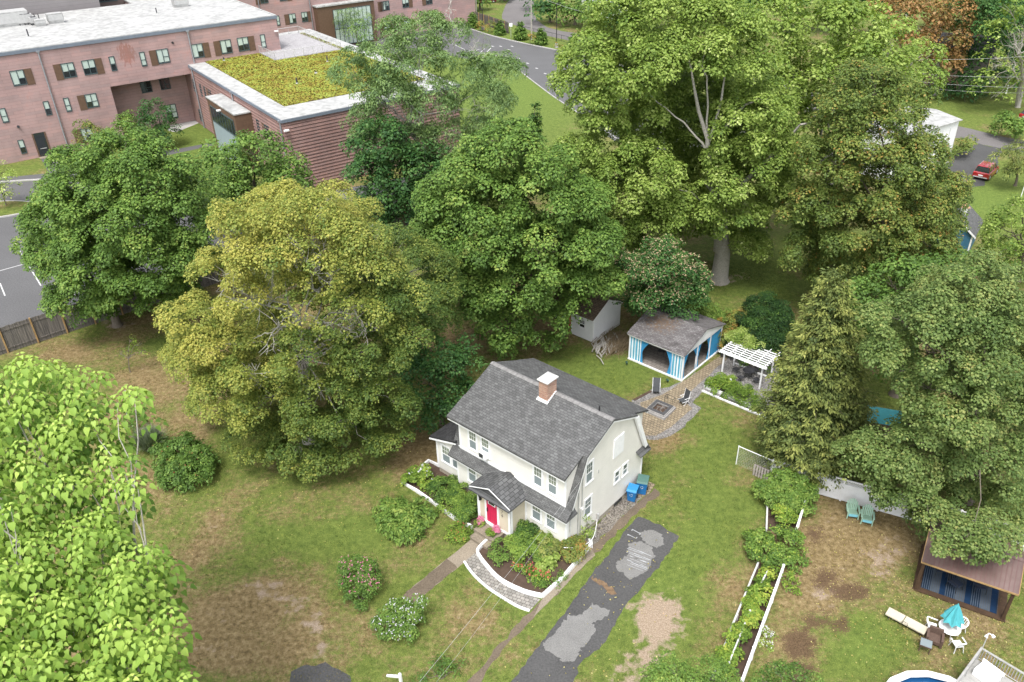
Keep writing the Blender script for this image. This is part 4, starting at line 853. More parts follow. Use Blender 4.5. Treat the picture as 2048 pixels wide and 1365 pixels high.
# fire pit, seats
t = thing('fire_pit', 'square dark stone fire pit on the paved patio', 'fire pit', G(1320, 822), YY+.05)
m = MB()
for (h0, h1, r) in ((0, .2, .86), (.2, .32, .78)):
    m.box(-r, -r, h0, r, -r+.3, h1).box(-r, r-.3, h0, r, r, h1).box(-r, -r+.3, h0, -r+.3, r-.3, h1).box(r-.3, -r+.3, h0, r, r-.3, h1)
m.build('stone_ring', flat('pit_stone', (.3, .29, .28), .9, .25, 3, fine=15), t)
m = MB(); r = .72; m.box(-r, -r, .32, r, -r+.22, .37).box(-r, r-.22, .32, r, r, .37).box(-r, -r+.22, .32, -r+.22, r-.22, .37).box(r-.22, -r+.22, .32, r, r-.22, .37); m.build('rim', flat('pit_rim', (.07, .07, .072), .8, .2, 4), t)
m = MB(); m.box(-.5, -.5, .0, .5, .5, .12).build('ash_bed', 'mulch', t)
m = MB()
for i in range(9): a = rg.uniform(0, 3); x, y = rg.uniform(-.25, .25), rg.uniform(-.25, .25); m.tube([(x-.2*cos(a), y-.2*sin(a), .16), (x+.2*cos(a), y+.2*sin(a), .2)], .035, 5)
m.build('charred_logs', 'wood', t)
M['sling'] = flat('dark_sling', (.055, .058, .062), .8, .1, 4)
def recliner(lab, p, rz, back_tilt=.9, L=1.0):
    t = thing('sling_chair', lab, 'chair', p, rz, 'grey sling garden chairs'); w_ = .27
    q = [(0, -.75*L, .36), (0, 0, .34), (0, .45*cos(back_tilt)+.0, .34+.85*sin(back_tilt))]
    m = MB(); m.ext([(-w_, q[0][1], q[0][2]), (w_, q[0][1], q[0][2]), (w_, 0, .34), (-w_, 0, .34)], (0, 0, .02)); m.ext([(-w_, 0, .34), (w_, 0, .34), (w_, q[2][1], q[2][2]), (-w_, q[2][1], q[2][2])], (0, .02, .02)); m.build('sling', 'sling', t)
    for i in (-1, 1):
        x = i*(w_+.02); m = MB(); m.tube([(x, q[0][1]-.02, .36), (x, 0, .34), (x, q[2][1]+.01, q[2][2]+.02)], .018, 5); m.tube([(x, -.5*L, .6), (x, .12, .62)], .022, 5); m.tube([(x, -.3, .6), (x, .25, 0)], .015, 5).tube([(x, .15, .62), (x, -.55*L, 0)], .015, 5)
        m.build('side_frame', 'white', t)
    return t
recliner('grey reclining sling chair left of the fire pit, facing the house', G(1312, 779), R(-10), .62, 1.1)
recliner('grey upright sling chair with white arms right of the fire pit', G(1371, 806), R(-62), 1.25, .75)
t = thing('side_table', 'empty black metal table frame behind the fire pit', 'table', G(1339, 805), YY)
m = MB()
for i in (-1, 1):
    for j in (-1, 1): MB().tube([(i*.35, j*.2, 0), (i*.35, j*.2, .5)], .015, 4).build('leg', 'black', t)
    m.tube([(i*.35, -.2, .5), (i*.35, .2, .5)], .015, 4).tube([(-.35, i*.2, .5), (.35, i*.2, .5)], .015, 4)
m.build('frame', 'black', t)
for i, (x, y) in enumerate([(1253, 731), (1335, 766)]):
    t = thing('garden_spotlight', ['dark garden spotlight in the grass near the stick heap', 'dark garden spotlight in the grass near the patio corner'][i], 'garden light', G(x, y), i*1.)
    MB().tube([(0, 0, 0), (0, 0, .2)], .02, 5).build('stake', 'black', t); MB().tube([(0, -.1, .2), (0, .12, .3)], [.07, .1], 8).build('lamp_head', flat('dark_green', (.02, .06, .04), .5), t)
# pergola
pg = thing('pergola', 'white slatted pergola on four posts over the gravel corner', 'pergola', G(1443.7, 746.3), YY)
for u, v in [(0, 0), (3.35, -.1), (.2, 1.55), (3.35, 1.8)]: MB().box(u-.055, v-.055, 0, u+.055, v+.055, 2.0).build('post', 'white', pg)
for v in (-.02, 1.7): MB().box(-.35, v-.07, 1.9, 3.65, v-.03, 2.05).box(-.35, v+.03, 1.9, 3.65, v+.07, 2.05).build('beam', 'white', pg)
for i in range(9): v = -.28+i*.31; MB().box(-.4, v-.055, 2.06, 3.6, v+.055, 2.09).build('slat', 'white', pg)
for i in range(6): u = -.25+i*.74; MB().box(u-.025, -.45, 2.092, u+.025, 2.6, 2.15).build('rafter', 'white', pg)
def PGL(u, v, z=0): return G(1443.7, 746.3)+np.array([cos(YY), sin(YY), 0])*u+np.array([-sin(YY), cos(YY), 0])*v+np.array([0, 0, z])
table_round('bistro_table', 'black round mesh table under the white pergola', PGL(1.9, .75), .48, .72, 'dmetal', 'black')
for i, (u, v, rz) in enumerate([(.85, .7, 1.4), (1.7, -.15, 2.9), (2.8, .4, 4.4), (2.1, 1.55, .1)]):
    chair_simple('bistro_chair', ['black chair left of the table under the pergola', 'black chair on the near side of the pergola table', 'black chair right of the table under the pergola', 'black chair on the far side of the pergola table'][i], PGL(u, v), YY+rz, 'dmetal', 'black chairs around the pergola table', .85, .95)
t = thing('plant_marker', 'small white upright slatted marker in the green garden bed', 'garden marker', G(1459, 776), YY); MB().box(-.08, -.02, 0, .08, .02, .85).build('board', 'white', t)
m = MB()
for i in range(5): m.box(-.05, -.026, .25+i*.12, .05, -.021, .29+i*.12)
m.build('slots', 'dmetal', t)
# bins
def bin_(lab, p, rz, body, lid, s=1.):
    t = thing('wheelie_bin', lab, 'bin', p, rz, 'wheeled bins by the house wall')
    m = MB(); a, b, h = .24*s, .27*s, .95*s; A, B = .3*s, .36*s
    m.add([(-a, -b, .05), (a, -b, .05), (a, b, .05), (-a, b, .05), (-A, -B, h), (A, -B, h), (A, B, h), (-A, B, h)], [(3, 2, 1, 0), (4, 5, 6, 7), (0, 1, 5, 4), (1, 2, 6, 5), (2, 3, 7, 6), (3, 0, 4, 7)])
    m.box(-A-.02, -B-.02, h-.08, A+.02, B+.02, h-.02); m.build('body', body, t)
    m = MB(); m.ext([(-A-.03, -B-.04, h), (-A-.03, B+.05, h+.02), (-A-.03, B+.0, h+.1), (-A-.03, -B+.1, h+.08)], (2*A+.06, 0, 0)); m.build('lid', lid, t)
    for i in (-1, 1): MB().tube([(i*(a+.0), b+.02, .12), (i*(a+.07), b+.02, .12)], .12, 12).build('wheel', 'black', t)
    MB().tube([(-A+.02, B+.09, h-.04), (A-.02, B+.09, h-.04)], .018, 6).build('handle', body, t)
    m = MB()      # recycling-style ring mark on the front
    for k in range(3):
        pts = [(.09*cos(q), -(b+(B-b)*.62)-.012, .62*s+.09*sin(q)) for q in np.linspace(k*2*pi/3+.2, k*2*pi/3+1.7, 5)]; m.tube(pts, .012, 4)
    m.build('printed_mark', 'whitew', t); return t
M['bblue'] = flat('bin_blue', (.015, .13, .33), .5, .1, 2); M['bblue2'] = flat('bin_blue_lid', (.03, .2, .42), .45, .1, 2); M['bgreen'] = flat('bin_green_lid', (.07, .14, .12), .6, .12, 2)
bin_('blue wheeled bin with a blue lid', G(1264, 999), HYAW+R(18), 'bblue', 'bblue2'); bin_('dark blue wheeled bin with a grey green lid, behind the other', G(1284, 984), HYAW+R(24), 'bblue', 'bgreen', 1.12)
# door mat, pots
mm = MB(); mm.ext([(.48*cos(a), .42*sin(a), 0) for a in np.linspace(pi, 2*pi, 14)], (0, 0, .02)); o = mm.build('door_mat', 'black'); o.location = tuple(G(966, 1073, .01)+(0, 0, .012)); o.rotation_euler = (0, 0, HYAW); tag(o, 'black half round door mat at the foot of the front steps', 'mat')
# climbing frame of hose rail by the gable
m = MB(); a0 = HL(.45, -.3, .9); m.tube(smoothp([HL(.2, -.55, 1.0), HL(.55, -.2, .95), HL(.95, .45, .9), HL(1.0, 1.3, .85), HL(.6, 2.2, .9), HL(.3, 2.7, .95)], 5), .02, 6)
for u, v in [(.55, -.2), (.95, .45), (1.0, 1.3), (.6, 2.2)]: m.tube([HL(u, v, 0), HL(u, v, .92)], .02, 5)
tag(m.build('plant_support_rail', 'white'), 'curved white rail on thin legs around the climbing plant by the gable', 'plant support')
# white post at the bottom edge
t = thing('sign_post', 'white wooden post with a slanting arm at the bottom edge of the photo', 'post', G(806, 1392), R(-30)); MB().box(-.06, -.06, 0, .06, .06, 1.75).build('post', 'white', t)
MB().ext([(-.06, -.05, 1.6), (-.9, -.05, 1.1), (-.9, -.05, 1.0), (-.06, -.05, 1.45)], (0, .1, 0)).build('arm', 'white', t); MB().cyl((0, 0, 1.75), .1, .12, 4, .01).build('cap', 'white', t)
# ---------------- right yard ----------------
def panel_fence(nm, lab, a, b, h, lattice=True, step=2.4, grp=None):
    a = np.array(a, float); b = np.array(b, float); L = np.linalg.norm((b-a)[:2]); yaw = math.atan2(b[1]-a[1], b[0]-a[0]); t = thing(nm, lab, 'fence', a, yaw, grp); k = max(1, round(L/step))
    hs = h-.42 if lattice else h-.08
    m = MB(); x = 0
    while x < L-.02: m.box(x, -.02, .05, min(L, x+.15), .02+.004*(int(x/.15) % 2), hs); x += .152
    m.build('boards', 'white', t)
    m = MB(); m.box(0, -.06, hs-.03, L, .06, hs+.05).box(0, -.035, .1, L, .035, .2)
    if lattice: m.box(0, -.035, h-.06, L, .035, h+.02)
    m.build('rail', 'white', t)
    if lattice:
        m = MB(); x = -.35
        while x < L:
            for s in (0, 1):
                p = [(x, -.01+s*.012, hs+.05), (x+.035, -.01+s*.012, hs+.05), (x+.365, -.01+s*.012, h-.06), (x+.33, -.01+s*.012, h-.06)]
                if s: p = [(2*x+.365-q[0], q[1], q[2]) for q in p]
                if x > 0 and x+.37 < L: m.ext(p, (0, .01, 0))
            x += .115
        m.build('lattice', 'white', t)
    for i in range(k+1): u = L*i/k; MB().box(u-.06, -.06, 0, u+.06, .06, h+.08).cyl((u, 0, h+.08), .09, .06, 4, .01).build('post', 'white', t)
    return t
fa = G(1540, 962); fb = np.array([31.2, 34.4, 0])
panel_fence('privacy_fence', 'white board fence with lattice top behind the green armchairs', fa, fb, 1.8)
panel_fence('low_fence', 'long low white board fence right of the vine bed', G(1484, 1361, .9)-(0, 0, .9), G(1567, 1133, .9)-(0, 0, .9), .95, False, 2.2, 'white fences of the vine beds')
panel_fence('low_fence', 'short low white fence right of the leafy bed by the lattice fence', G(1592, 1061, .9)-(0, 0, .9), G(1610, 1006, .9)-(0, 0, .9), .95, False, 1.2, 'white fences of the vine beds')
def rail_(nm, lab, pts, z, w_=.1):
    P = [G(x, y, z) for x, y in pts]; t = thing(nm, lab, 'rail', (P[0][0], P[0][1], 0), 0, 'white rails of the vine beds'); o = np.array([P[0][0], P[0][1], 0]); m = MB(); ribbon(m, [p-o for p in P], w_, z-.12, z+.03)
    m.build('rail', 'whitew', t); L = np.linalg.norm(P[-1]-P[0]); k = max(1, int(L/1.8))
    for i in range(k+1):
        p = P[0]+(P[-1]-P[0])*i/k-o; MB().box(p[0]-.045, p[1]-.045, 0, p[0]+.045, p[1]+.045, z+.06).build('post', 'whitew', t)
rail_('bed_rail', 'long left white rail of the lower vine bed', [(1427, 1350), (1470, 1238), (1516, 1127)], .4); rail_('bed_rail', 'left white rail of the upper leafy bed', [(1533, 1059), (1535, 1004)], .4)
rail_('bed_rail', 'middle white rail low in the vine bed', [(1458, 1326), (1500, 1222)], .75, .07); rail_('bed_rail', 'short middle white rail near the top of the vine bed', [(1523, 1166), (1535, 1142)], .75, .07)
rail_('bed_rail', 'slanting middle white rail in the leafy bed', [(1572, 1022), (1590, 976)], 1.0, .08)
sheet('vine_bed_soil', [(1430, 1352), (1518, 1127), (1567, 1138), (1488, 1362)], 'mulch', .01, 0); sheet('vine_bed_soil', [(1533, 1062), (1535, 1004), (1608, 1012), (1590, 1066)], 'mulch', .01, 0)
# dog pen and pallet
t = thing('wire_pen', 'wire mesh pen with white posts beside the pallet', 'pen', G(1472, 929), 0); O_ = G(1472, 929)
A_ = G(1472, 929)-O_; B_ = G(1538, 958)-O_; C_ = G(1484, 915)-O_+(0.6, 1.8, 0)
for p in (A_, B_): MB().tube([p, p+(0, 0, 1.65)], .035, 6).build('post', 'white', t)
for p, q in ((A_, B_),):
    MB().tube([p+(0, 0, 1.6), q+(0, 0, 1.6)], .03, 5).build('rail', 'white', t); m = MB(); L = np.linalg.norm(q-p); k = int(L/.12)
    for i in range(k): a = p+(q-p)*i/k; m.tube([a+(0, 0, .03), a+(0, 0, 1.6)], .004, 3, cap=False)
    for i in range(12): z = .05+i*.13; m.tube([p+(0, 0, z), q+(0, 0, z)], .004, 3, cap=False)
    m.build('mesh', 'galv', t)
t = thing('pallet', 'grey wooden pallet standing against the pen', 'pallet', G(1505, 950), math.atan2((G(1534, 963)-G(1505, 950))[1], (G(1534, 963)-G(1505, 950))[0]))
m = MB()
for i in range(6): m.box(i*.19, -.03, .02, i*.19+.12, 0, .95)
m.build('boards', flat('pallet_wood', (.33, .30, .27), .95, .25, 4), t); m = MB()
for z in (.1, .45, .85): m.box(0, 0, z, 1.08, .08, z+.09)
m.build('stringer', 'wood', t)
# green armchairs
M['mint'] = flat('mint_paint', (.33, .50, .38), .6, .08); M['aqua'] = flat('aqua_paint', (.2, .5, .58), .6, .08)
def adiron(lab, p, rz):
    t = thing('adirondack_chair', lab, 'chair', p, rz, 'mint green slatted armchairs'); m = MB()
    for i in range(6):
        x = -.25+i*.1; h = .95-.012*(i-2.5)**2*3; m.ext([(x-.042, .18, .3), (x+.042, .18, .3), (x*1.15+.042, .48, h), (x*1.15-.042, .48, h)], (0, .02, .015))
    m.build('backrest', 'mint', t); m = MB()
    for i in range(5): m.ext([(-.27, -.38+i*.115, .40-i*.024), (.27, -.38+i*.115, .40-i*.024), (.27, -.28+i*.115, .378-i*.024), (-.27, -.28+i*.115, .378-i*.024)], (0, 0, .02))
    m.build('seat', 'mint', t); MB().box(-.27, -.42, .22, .27, -.39, .40).build('apron', 'aqua', t)
    for i in (-1, 1):
        MB().box(i*.29, -.42, .57, i*.41, .32, .6).build('armrest', 'mint', t); MB().box(i*.3, -.42, 0, i*.35, -.33, .57).build('leg', 'mint', t)
        MB().ext([(i*.28, -.4, .3), (i*.28, .5, .02), (i*.28, .5, .12), (i*.28, -.4, .4)], (i*.03, 0, 0)).build('leg', 'mint', t)
adiron('left one of the two mint green armchairs by the white fence', G(1703, 1030), R(-14)); adiron('right one of the two mint green armchairs by the white fence', G(1732, 1042), R(-20))
# chaise
ca, cb_ = G(1778, 1225, .3), G(1848, 1262, .3); yaw = math.atan2((cb_-ca)[1], (cb_-ca)[0]); L = np.linalg.norm(cb_-ca)
t = thing('chaise_longue', 'flat beige cushioned lounger on the right lawn', 'lounger', (ca[0], ca[1], 0), yaw); M['beige'] = flat('beige_cushion', (.5, .45, .35), .8, .08)
MB().box(-.1, -.3, .3, L*.42, .3, .38).build('cushion', 'beige', t); MB().box(L*.42+.04, -.3, .3, L+.1, .3, .38).build('cushion', 'beige', t); MB().box(-.05, -.27, .24, L+.05, -.23, .29).box(-.05, .23, .24, L+.05, .27, .29).build('frame', 'dmetal', t)
for x in (.1, L-.1):
    for y in (-.24, .24): MB().tube([(x, y, 0), (x, y, .25)], .018, 5).build('leg', 'dmetal', t)
MB().tube([(L*.42, -.32, .38), (L*.42, -.34, .55), (L*.42+.3, -.34, .55), (L*.42+.3, -.32, .3)], .015, 5).build('armrest', 'dmetal', t)
M['wick'] = flat('brown_wicker', (.10, .065, .05), .8, .25, 20)
t = thing('wicker_chair', 'brown wicker armchair between the lounger and the umbrella table', 'chair', G(1866, 1285), R(-30)); MB().box(-.32, -.3, .18, .32, .32, .38).build('seat', 'wick', t); MB().box(-.34, .28, .2, .34, .4, .8).build('backrest', 'wick', t)
for i in (-1, 1): MB().box(i*.3, -.32, .05, i*.42, .34, .6).build('armrest', 'wick', t)
for i in (-1, 1):
    for j in (-.25, .32): MB().box(i*.33-.03, j-.03, 0, i*.33+.03, j+.03, .2).build('leg', 'wick', t)
t = thing('side_table', 'small glass topped brown side table next to the wicker chair', 'table', G(1848, 1299), R(-30)); MB().box(-.28, -.28, .5, .28, .28, .52).build('glass_top', 'screen', t)
for i in (-1, 1):
    for j in (-1, 1): MB().box(i*.24-.025, j*.24-.025, 0, i*.24+.025, j*.24+.025, .5).build('leg', 'wick', t)
MB().box(-.3, -.3, .46, .3, -.26, .52).box(-.3, .26, .46, .3, .3, .52).build('frame', 'wick', t)
# umbrella table
tc = G(1893, 1272); t = table_round('umbrella_table', 'white round plastic table under the teal umbrella', tc, .55, .72, 'white', 'white')
MB().lathe((0, 0, .722), [(.35, 0), (.35, .008)], 20).lathe((0, 0, .732), [(.2, 0), (.2, .006)], 16).build('top_rings', 'whitew', t)
for i, (dx, dy, rz, lab) in enumerate([(-.72, .35, 1.1, 'white plastic armchair left of the umbrella table'), (.75, .3, -1.2, 'white plastic armchair right of the umbrella table'), (.1, -.85, 3.2, 'white plastic armchair in front of the umbrella table')]):
    c_ = thing('plastic_chair', lab, 'chair', tc+(dx, dy, 0), rz, 'white plastic armchairs around the umbrella table')
    MB().box(-.22, -.22, .4, .22, .22, .43).build('seat', 'white', c_); MB().tube(smoothp([(-.3, -.22, .64), (-.3, .1, .66), (-.2, .3, .78), (0, .34, .84), (.2, .3, .78), (.3, .1, .66), (.3, -.22, .64)], 4), .035, 6).build('back_rim', 'white', c_)
    m = MB()
    for x in (-.14, -.05, .05, .14): m.tube([(x, .2, .43), (x*1.1, .32, .8)], .018, 4)
    m.build('backrest', 'white', c_)
    for a_ in (-1, 1):
        for b_ in (-1, 1): MB().tube([(a_*.2, b_*.2, .42), (a_*.26, b_*.27, 0)], .022, 5).build('leg', 'white', c_)
um = thing('parasol', 'teal garden umbrella hanging half folded over the white table', 'parasol', tc+(0.05, .1, 0), .3)
MB().tube([(0, 0, 0), (0, 0, 2.35)], .022, 6).build('pole', 'white', um)
m = MB(); n = 16; vs = [(0, 0, 2.38)]; fs = []
for k, (rr, z) in enumerate([(.12, 2.25), (.3, 1.9), (.47, 1.5), (.6, 1.18)]):
    for j in range(n): a = 2*pi*j/n; q = rr*(1 if j % 2 == 0 else .62+.05*k); vs.append((q*cos(a), q*sin(a), z-(.1 if (j % 2 and k == 3) else 0)*-1))
for j in range(n): fs.append((0, 1+j, 1+(j+1) % n))
for k in range(3):
    for j in range(n): a = 1+k*n; fs.append((a+j, a+n+j, a+n+(j+1) % n, a+(j+1) % n))
M['teal'] = flat('teal_canvas', (.07, .33, .36), .8, .1, 2); MB().add(vs, fs).build('canopy', 'teal', um); MB().cyl((0, 0, 2.36), .05, .08, 8, .02).build('finial', 'teal', um)
# gazebo
GO = np.array([22.79, 32.14, 0]); GY = R(-31.0); gz = thing('gazebo', 'open gazebo with brown ribbed metal roof over a blue striped rug', 'gazebo', GO, GY)
M['gztimber'] = flat('dark_brown_timber', (.055, .032, .018), .8, .25, 3)
g = NG('brown_ribbed_metal'); sp = g.n('ShaderNodeSeparateXYZ'); g.l(g.obj(), sp.inputs[0]); f = g.math('FRACT', g.math('DIVIDE', sp.outputs['X'], .23)); rib = g.math('LESS_THAN', g.math('ABSOLUTE', g.math('SUBTRACT', f, .5)), .1)
c = g.ramp(g.noise(.8, 5), [(.3, (.085, .05, .042)), (.7, (.15, .10, .09))]); g.col(g.mix(rib, c, (.12, .065, .06)), .38, .5); g.bump(rib, .9, .03); M['gzroof'] = g.m
MB().box(-.05, -.1, 0, 4.7, 3.9, .08).build('floor', 'gztimber', gz)
g = NG('blue_striped_rug'); sp = g.n('ShaderNodeSeparateXYZ'); g.l(g.obj(), sp.inputs[0]); x = sp.outputs['X']
w1 = g.math('GREATER_THAN', g.math('FRACT', g.math('DIVIDE', x, 1.3)), .62); w2 = g.math('GREATER_THAN', g.math('FRACT', g.math('DIVIDE', x, .11)), .55); wide = g.math('LESS_THAN', g.math('FRACT', g.math('DIVIDE', x, 1.3)), .22)
c = g.mix(w1, (.011, .022, .04), (.07, .08, .09)); c = g.mix(g.math('MULTIPLY', w2, g.math('SUBTRACT', 1., wide)), c, (.065, .085, .115)); c = g.mix(wide, c, (.01, .028, .065)); g.col(g.mix(.4, c, g.ramp(g.noise(3, 4), [(.3, (.5, .5, .5)), (.7, (1.1, 1.1, 1.1))]), 'MULTIPLY'), .95, .1); M['rug'] = g.m
o = MB().box(.35, .25, .084, 4.25, 3.3, .1).build('rug', 'rug', None); o.location = tuple(GO); o.rotation_euler = (0, 0, GY); tag(o, 'blue and grey striped outdoor rug on the gazebo floor', 'rug')
for u, v in [(.1, .05), (4.55, .05), (.1, 3.7), (4.55, 3.7)]: MB().box(u-.08, v-.08, .08, u+.08, v+.08, 2.2 if v < 1 else 2.2).build('post', 'gztimber', gz)
m = MB(); m.box(0, -.02, 2.08, 4.66, .1, 2.24).box(0, 3.65, 2.08, 4.66, 3.77, 2.24).box(.02, .1, 2.08, .14, 3.65, 2.24).box(4.5, .1, 2.08, 4.62, 3.65, 2.24); m.build('beam', 'gztimber', gz)
m = MB(); slab(m, -.05, 4.75, (-.1, 2.3), (1.95, 3.05), .04); slab(m, -.05, 4.75, (1.95, 3.05), (4.0, 2.3), .04); m.ext([(-.05, 1.75, 3.02), (-.05, 1.95, 3.09), (-.05, 2.15, 3.02), (-.05, 1.95, 3.05)], (4.8, 0, 0)); m.build('roof', 'gzroof', gz)
m = MB(); m.box(-.07, -.13, 2.2, 4.77, -.1, 2.31); m.ext([(-.08, -.1, 2.22), (-.08, 1.95, 2.97), (-.08, 1.95, 3.06), (-.08, -.1, 2.31)], (.03, 0, 0)); m.ext([(4.75, -.1, 2.22), (4.75, 1.95, 2.97), (4.75, 1.95, 3.06), (4.75, -.1, 2.31)], (.03, 0, 0)); m.build('edge_trim', 'wood2', gz)
def GL(u, v, z=0.1): return GO+np.array([cos(GY), sin(GY), 0])*u+np.array([-sin(GY), cos(GY), 0])*v+np.array([0, 0, z])
M['dblue'] = flat('navy_cushion', (.025, .035, .06), .9, .2, 4)
for i, (u, v, rz, lab) in enumerate([(2.0, 1.1, 1.0, 'navy cushioned chair near the middle of the gazebo rug'), (3.2, 1.6, -1.2, 'navy cushioned chair on the right half of the gazebo rug'), (1.1, 1.9, .4, 'dark chair at the back left of the gazebo rug')]):
    chair_simple('lounge_chair', lab, GL(u, v), GY+rz, 'black', 'dark chairs under the gazebo', 1.2, .9, cushion='dblue')
# pool, deck, lamp
pc = np.array([20.0, 23.0, 0]); pl = thing('swimming_pool', 'round above ground pool with white rim at the bottom edge', 'pool', pc); n = 18
m = MB(); V1 = [(2.95*cos(2*pi*i/n), 2.95*sin(2*pi*i/n)) for i in range(n)]; V2 = [(2.6*cos(2*pi*i/n), 2.6*sin(2*pi*i/n)) for i in range(n)]
m.add([(x, y, 1.18) for x, y in V1]+[(x, y, 1.18) for x, y in V2]+[(x, y, 1.24) for x, y in V1]+[(x, y, 1.24) for x, y in V2], [(2*n+i, 2*n+(i+1) % n, 3*n+(i+1) % n, 3*n+i) for i in range(n)]+[(i, (i+1) % n, 2*n+(i+1) % n, 2*n+i) for i in range(n)]+[(n+i, 3*n+i, 3*n+(i+1) % n, n+(i+1) % n) for i in range(n)])
m.build('rim', 'white', pl)
for i in range(n): x, y = V1[i]; MB().box(x*.94-.12, y*.94-.12, 1.2, x*.94+.12, y*.94+.12, 1.27).build('rim_cap', 'white', pl)
m = MB(); m.add([(2.75*cos(2*pi*i/n), 2.75*sin(2*pi*i/n), z) for z in (0, 1.2) for i in range(n)], [(i, (i+1) % n, n+(i+1) % n, n+i) for i in range(n)]); m.build('wall', flat('pool_liner', (.02, .08, .2), .5), pl)
gw = NG('pool_water').col((.01, .06, .16), .06, .8); gw.bump(gw.noise(5, 3), .15, .03); MB().add([(2.74*cos(2*pi*i/n), 2.74*sin(2*pi*i/n), 1.0) for i in range(n)], [tuple(range(n))]).build('water', gw.m, pl)
DC = G(1963, 1297, 2.0); DC[2] = 0; e1 = G(2048, 1348, 2.)-G(1963, 1297, 2.); dyaw = math.atan2(e1[1], e1[0]); dk = thing('deck', 'raised grey wooden pool deck with baluster railing in the bottom right corner', 'deck', DC, dyaw)
M['dkw'] = flat('grey_deck_wood', (.30, .295, .28), .9, .2, 3); m = MB()
for i in range(22): m.box(0, -.14*i-.135, 1.12, 4.4, -.14*i, 1.16)
m.build('deck_boards', 'dkw', dk)
def drail(m, a, b):
    a = np.array([*a, 1.16]); b = np.array([*b, 1.16]); L = np.linalg.norm(b-a); k = int(L/.13); d = (b-a)/L; nn = np.array([-d[1], d[0], 0])*.05
    m.ext([a+nn+(0, 0, .82), b+nn+(0, 0, .82), b-nn+(0, 0, .82), a-nn+(0, 0, .82)], (0, 0, .05)); m.tube([a+(0, 0, .12), b+(0, 0, .12)], .03, 4)
    for i in range(k+1): p = a+(b-a)*i/k; m.tube([p+(0, 0, .1), p+(0, 0, .82)], .022, 4)
m = MB(); drail(m, (0, 0), (4.4, 0)); m.build('railing', 'dkw', dk); m = MB(); drail(m, (0, 0), (0, -3.)); m.build('railing', 'dkw', dk)
for x, y in [(0, 0), (0, -1.5), (0, -3), (2.2, 0), (4.4, 0), (4.4, -3)]: MB().box(x-.05, y-.05, 0, x+.05, y+.05, 2.05).build('post', 'dkw', dk)
def DL(u, v, z): return DC+np.array([cos(dyaw), sin(dyaw), 0])*u+np.array([-sin(dyaw), cos(dyaw), 0])*v+np.array([0, 0, z])
t = thing('storage_box', 'white open tray box standing on the pool deck', 'box', DL(.75, -.75, 1.16), dyaw-.15); m = MB(); m.box(-.5, -.42, 0, .5, -.36, .4).box(-.5, .36, 0, .5, .42, .4).box(-.5, -.36, 0, -.44, .36, .4).box(.44, -.36, 0, .5, .36, .4).box(-.44, -.36, 0, .44, .36, .12); m.build('box', 'white', t); MB().box(-.56, .43, .3, .56, .5, .5).build('back_ledge', 'white', t)
t = thing('yard_light', 'twin white floodlight on a thin pole at the deck corner', 'lamp', DL(.02, .08, 0), 0); MB().tube([(0, 0, 0), (0, 0, 3.1)], .025, 6).build('pole', 'galv', t)
for i in (-1, 1): MB().tube([(0, 0, 3.1), (i*.12, -.08, 3.08)], .02, 5).tube([(i*.12, -.08, 3.1), (i*.2, -.16, 3.0)], [.05, .09], 8).build('lamp_head', 'white', t)
# play canopy under the trees
tp = G(1768, 828, 2.7); t = thing('play_tower', 'wooden play tower with a teal tarp roof half hidden under the right maple', 'playset', (tp[0], tp[1], 0), R(-20)); m = MB(); m.ext([(-1.1, -1.0, 2.5), (-1.1, 0, 3.1), (-1.1, 1.0, 2.5), (-1.1, 0, 3.06)], (2.2, 0, 0)); m.build('tarp_roof', 'teal', t)
for i in (-1, 1):
    for j in (-1, 1): MB().box(i*.95-.05, j*.8-.05, 0, i*.95+.05, j*.8+.05, 2.6).build('post', 'hair', t)
MB().box(-1, -.9, 1.2, 1, .9, 1.28).box(-1, -.92, 1.3, 1, -.88, 1.9).build('platform', 'hair', t)
# ---------------- far right buildings ----------------
P_ = G(1896, 326); Q_ = G(1775, 366); yaw = math.atan2((P_-Q_)[1], (P_-Q_)[0]); L = np.linalg.norm(P_-Q_)
t = thing('white_house', 'white sided building seen through the brown tree beside the dark driveway', 'house', P_, yaw); m = MB(); m.box(-L, 0, 0, 0, 7, 5.6); m.ext([(-L, 0, 5.6), (-L, 7, 5.6), (-L, 3.5, 6.0)], (L, 0, 0)); m.build('wall', 'white', t)
m = MB(); slab(m, -L-.2, .2, (-.3, 5.68), (3.5, 6.12), .1); slab(m, -L-.2, .2, (3.5, 6.12), (7.3, 5.68), .1); m.build('roof', 'roofw', t)
for x in (-L*.75, -L*.45, -L*.2): MB().box(x-.5, -.04, 1.2, x+.5, -.004, 2.8).build('window', 'glass', t)
m = MB()
for i in range(8): m.box(-L*i/8-.03, -.03, .1, -L*i/8+.03, -.004, 4.8)
m.build('batten', 'galv', t)
E1 = G(1950, 473, 2.3); E2 = G(1966, 443, 2.3); yaw = math.atan2((E2-E1)[1], (E2-E1)[0]); L = np.linalg.norm(E2-E1)+.2; M['bluesid'] = siding('blue_siding', (.05, .15, .24), .15)
t = thing('blue_shed', 'small blue shed with grey roof and copper topped cupola', 'shed', (E1[0], E1[1], 0), yaw); W_ = 3.4
m = MB(); m.box(.15, .2, 0, L, W_, 2.3); m.ext([(.15, .2, 2.3), (.15, W_, 2.3), (.15, W_/2+.1, 3.6)], (L-.15, 0, 0)); m.build('wall', 'bluesid', t)
m = MB(); slab(m, -.05, L+.15, (-.05, 2.2), (W_/2+.1, 3.75), .1); slab(m, -.05, L+.15, (W_/2+.1, 3.75), (W_+.25, 2.2), .1); m.build('roof', 'shx', t)
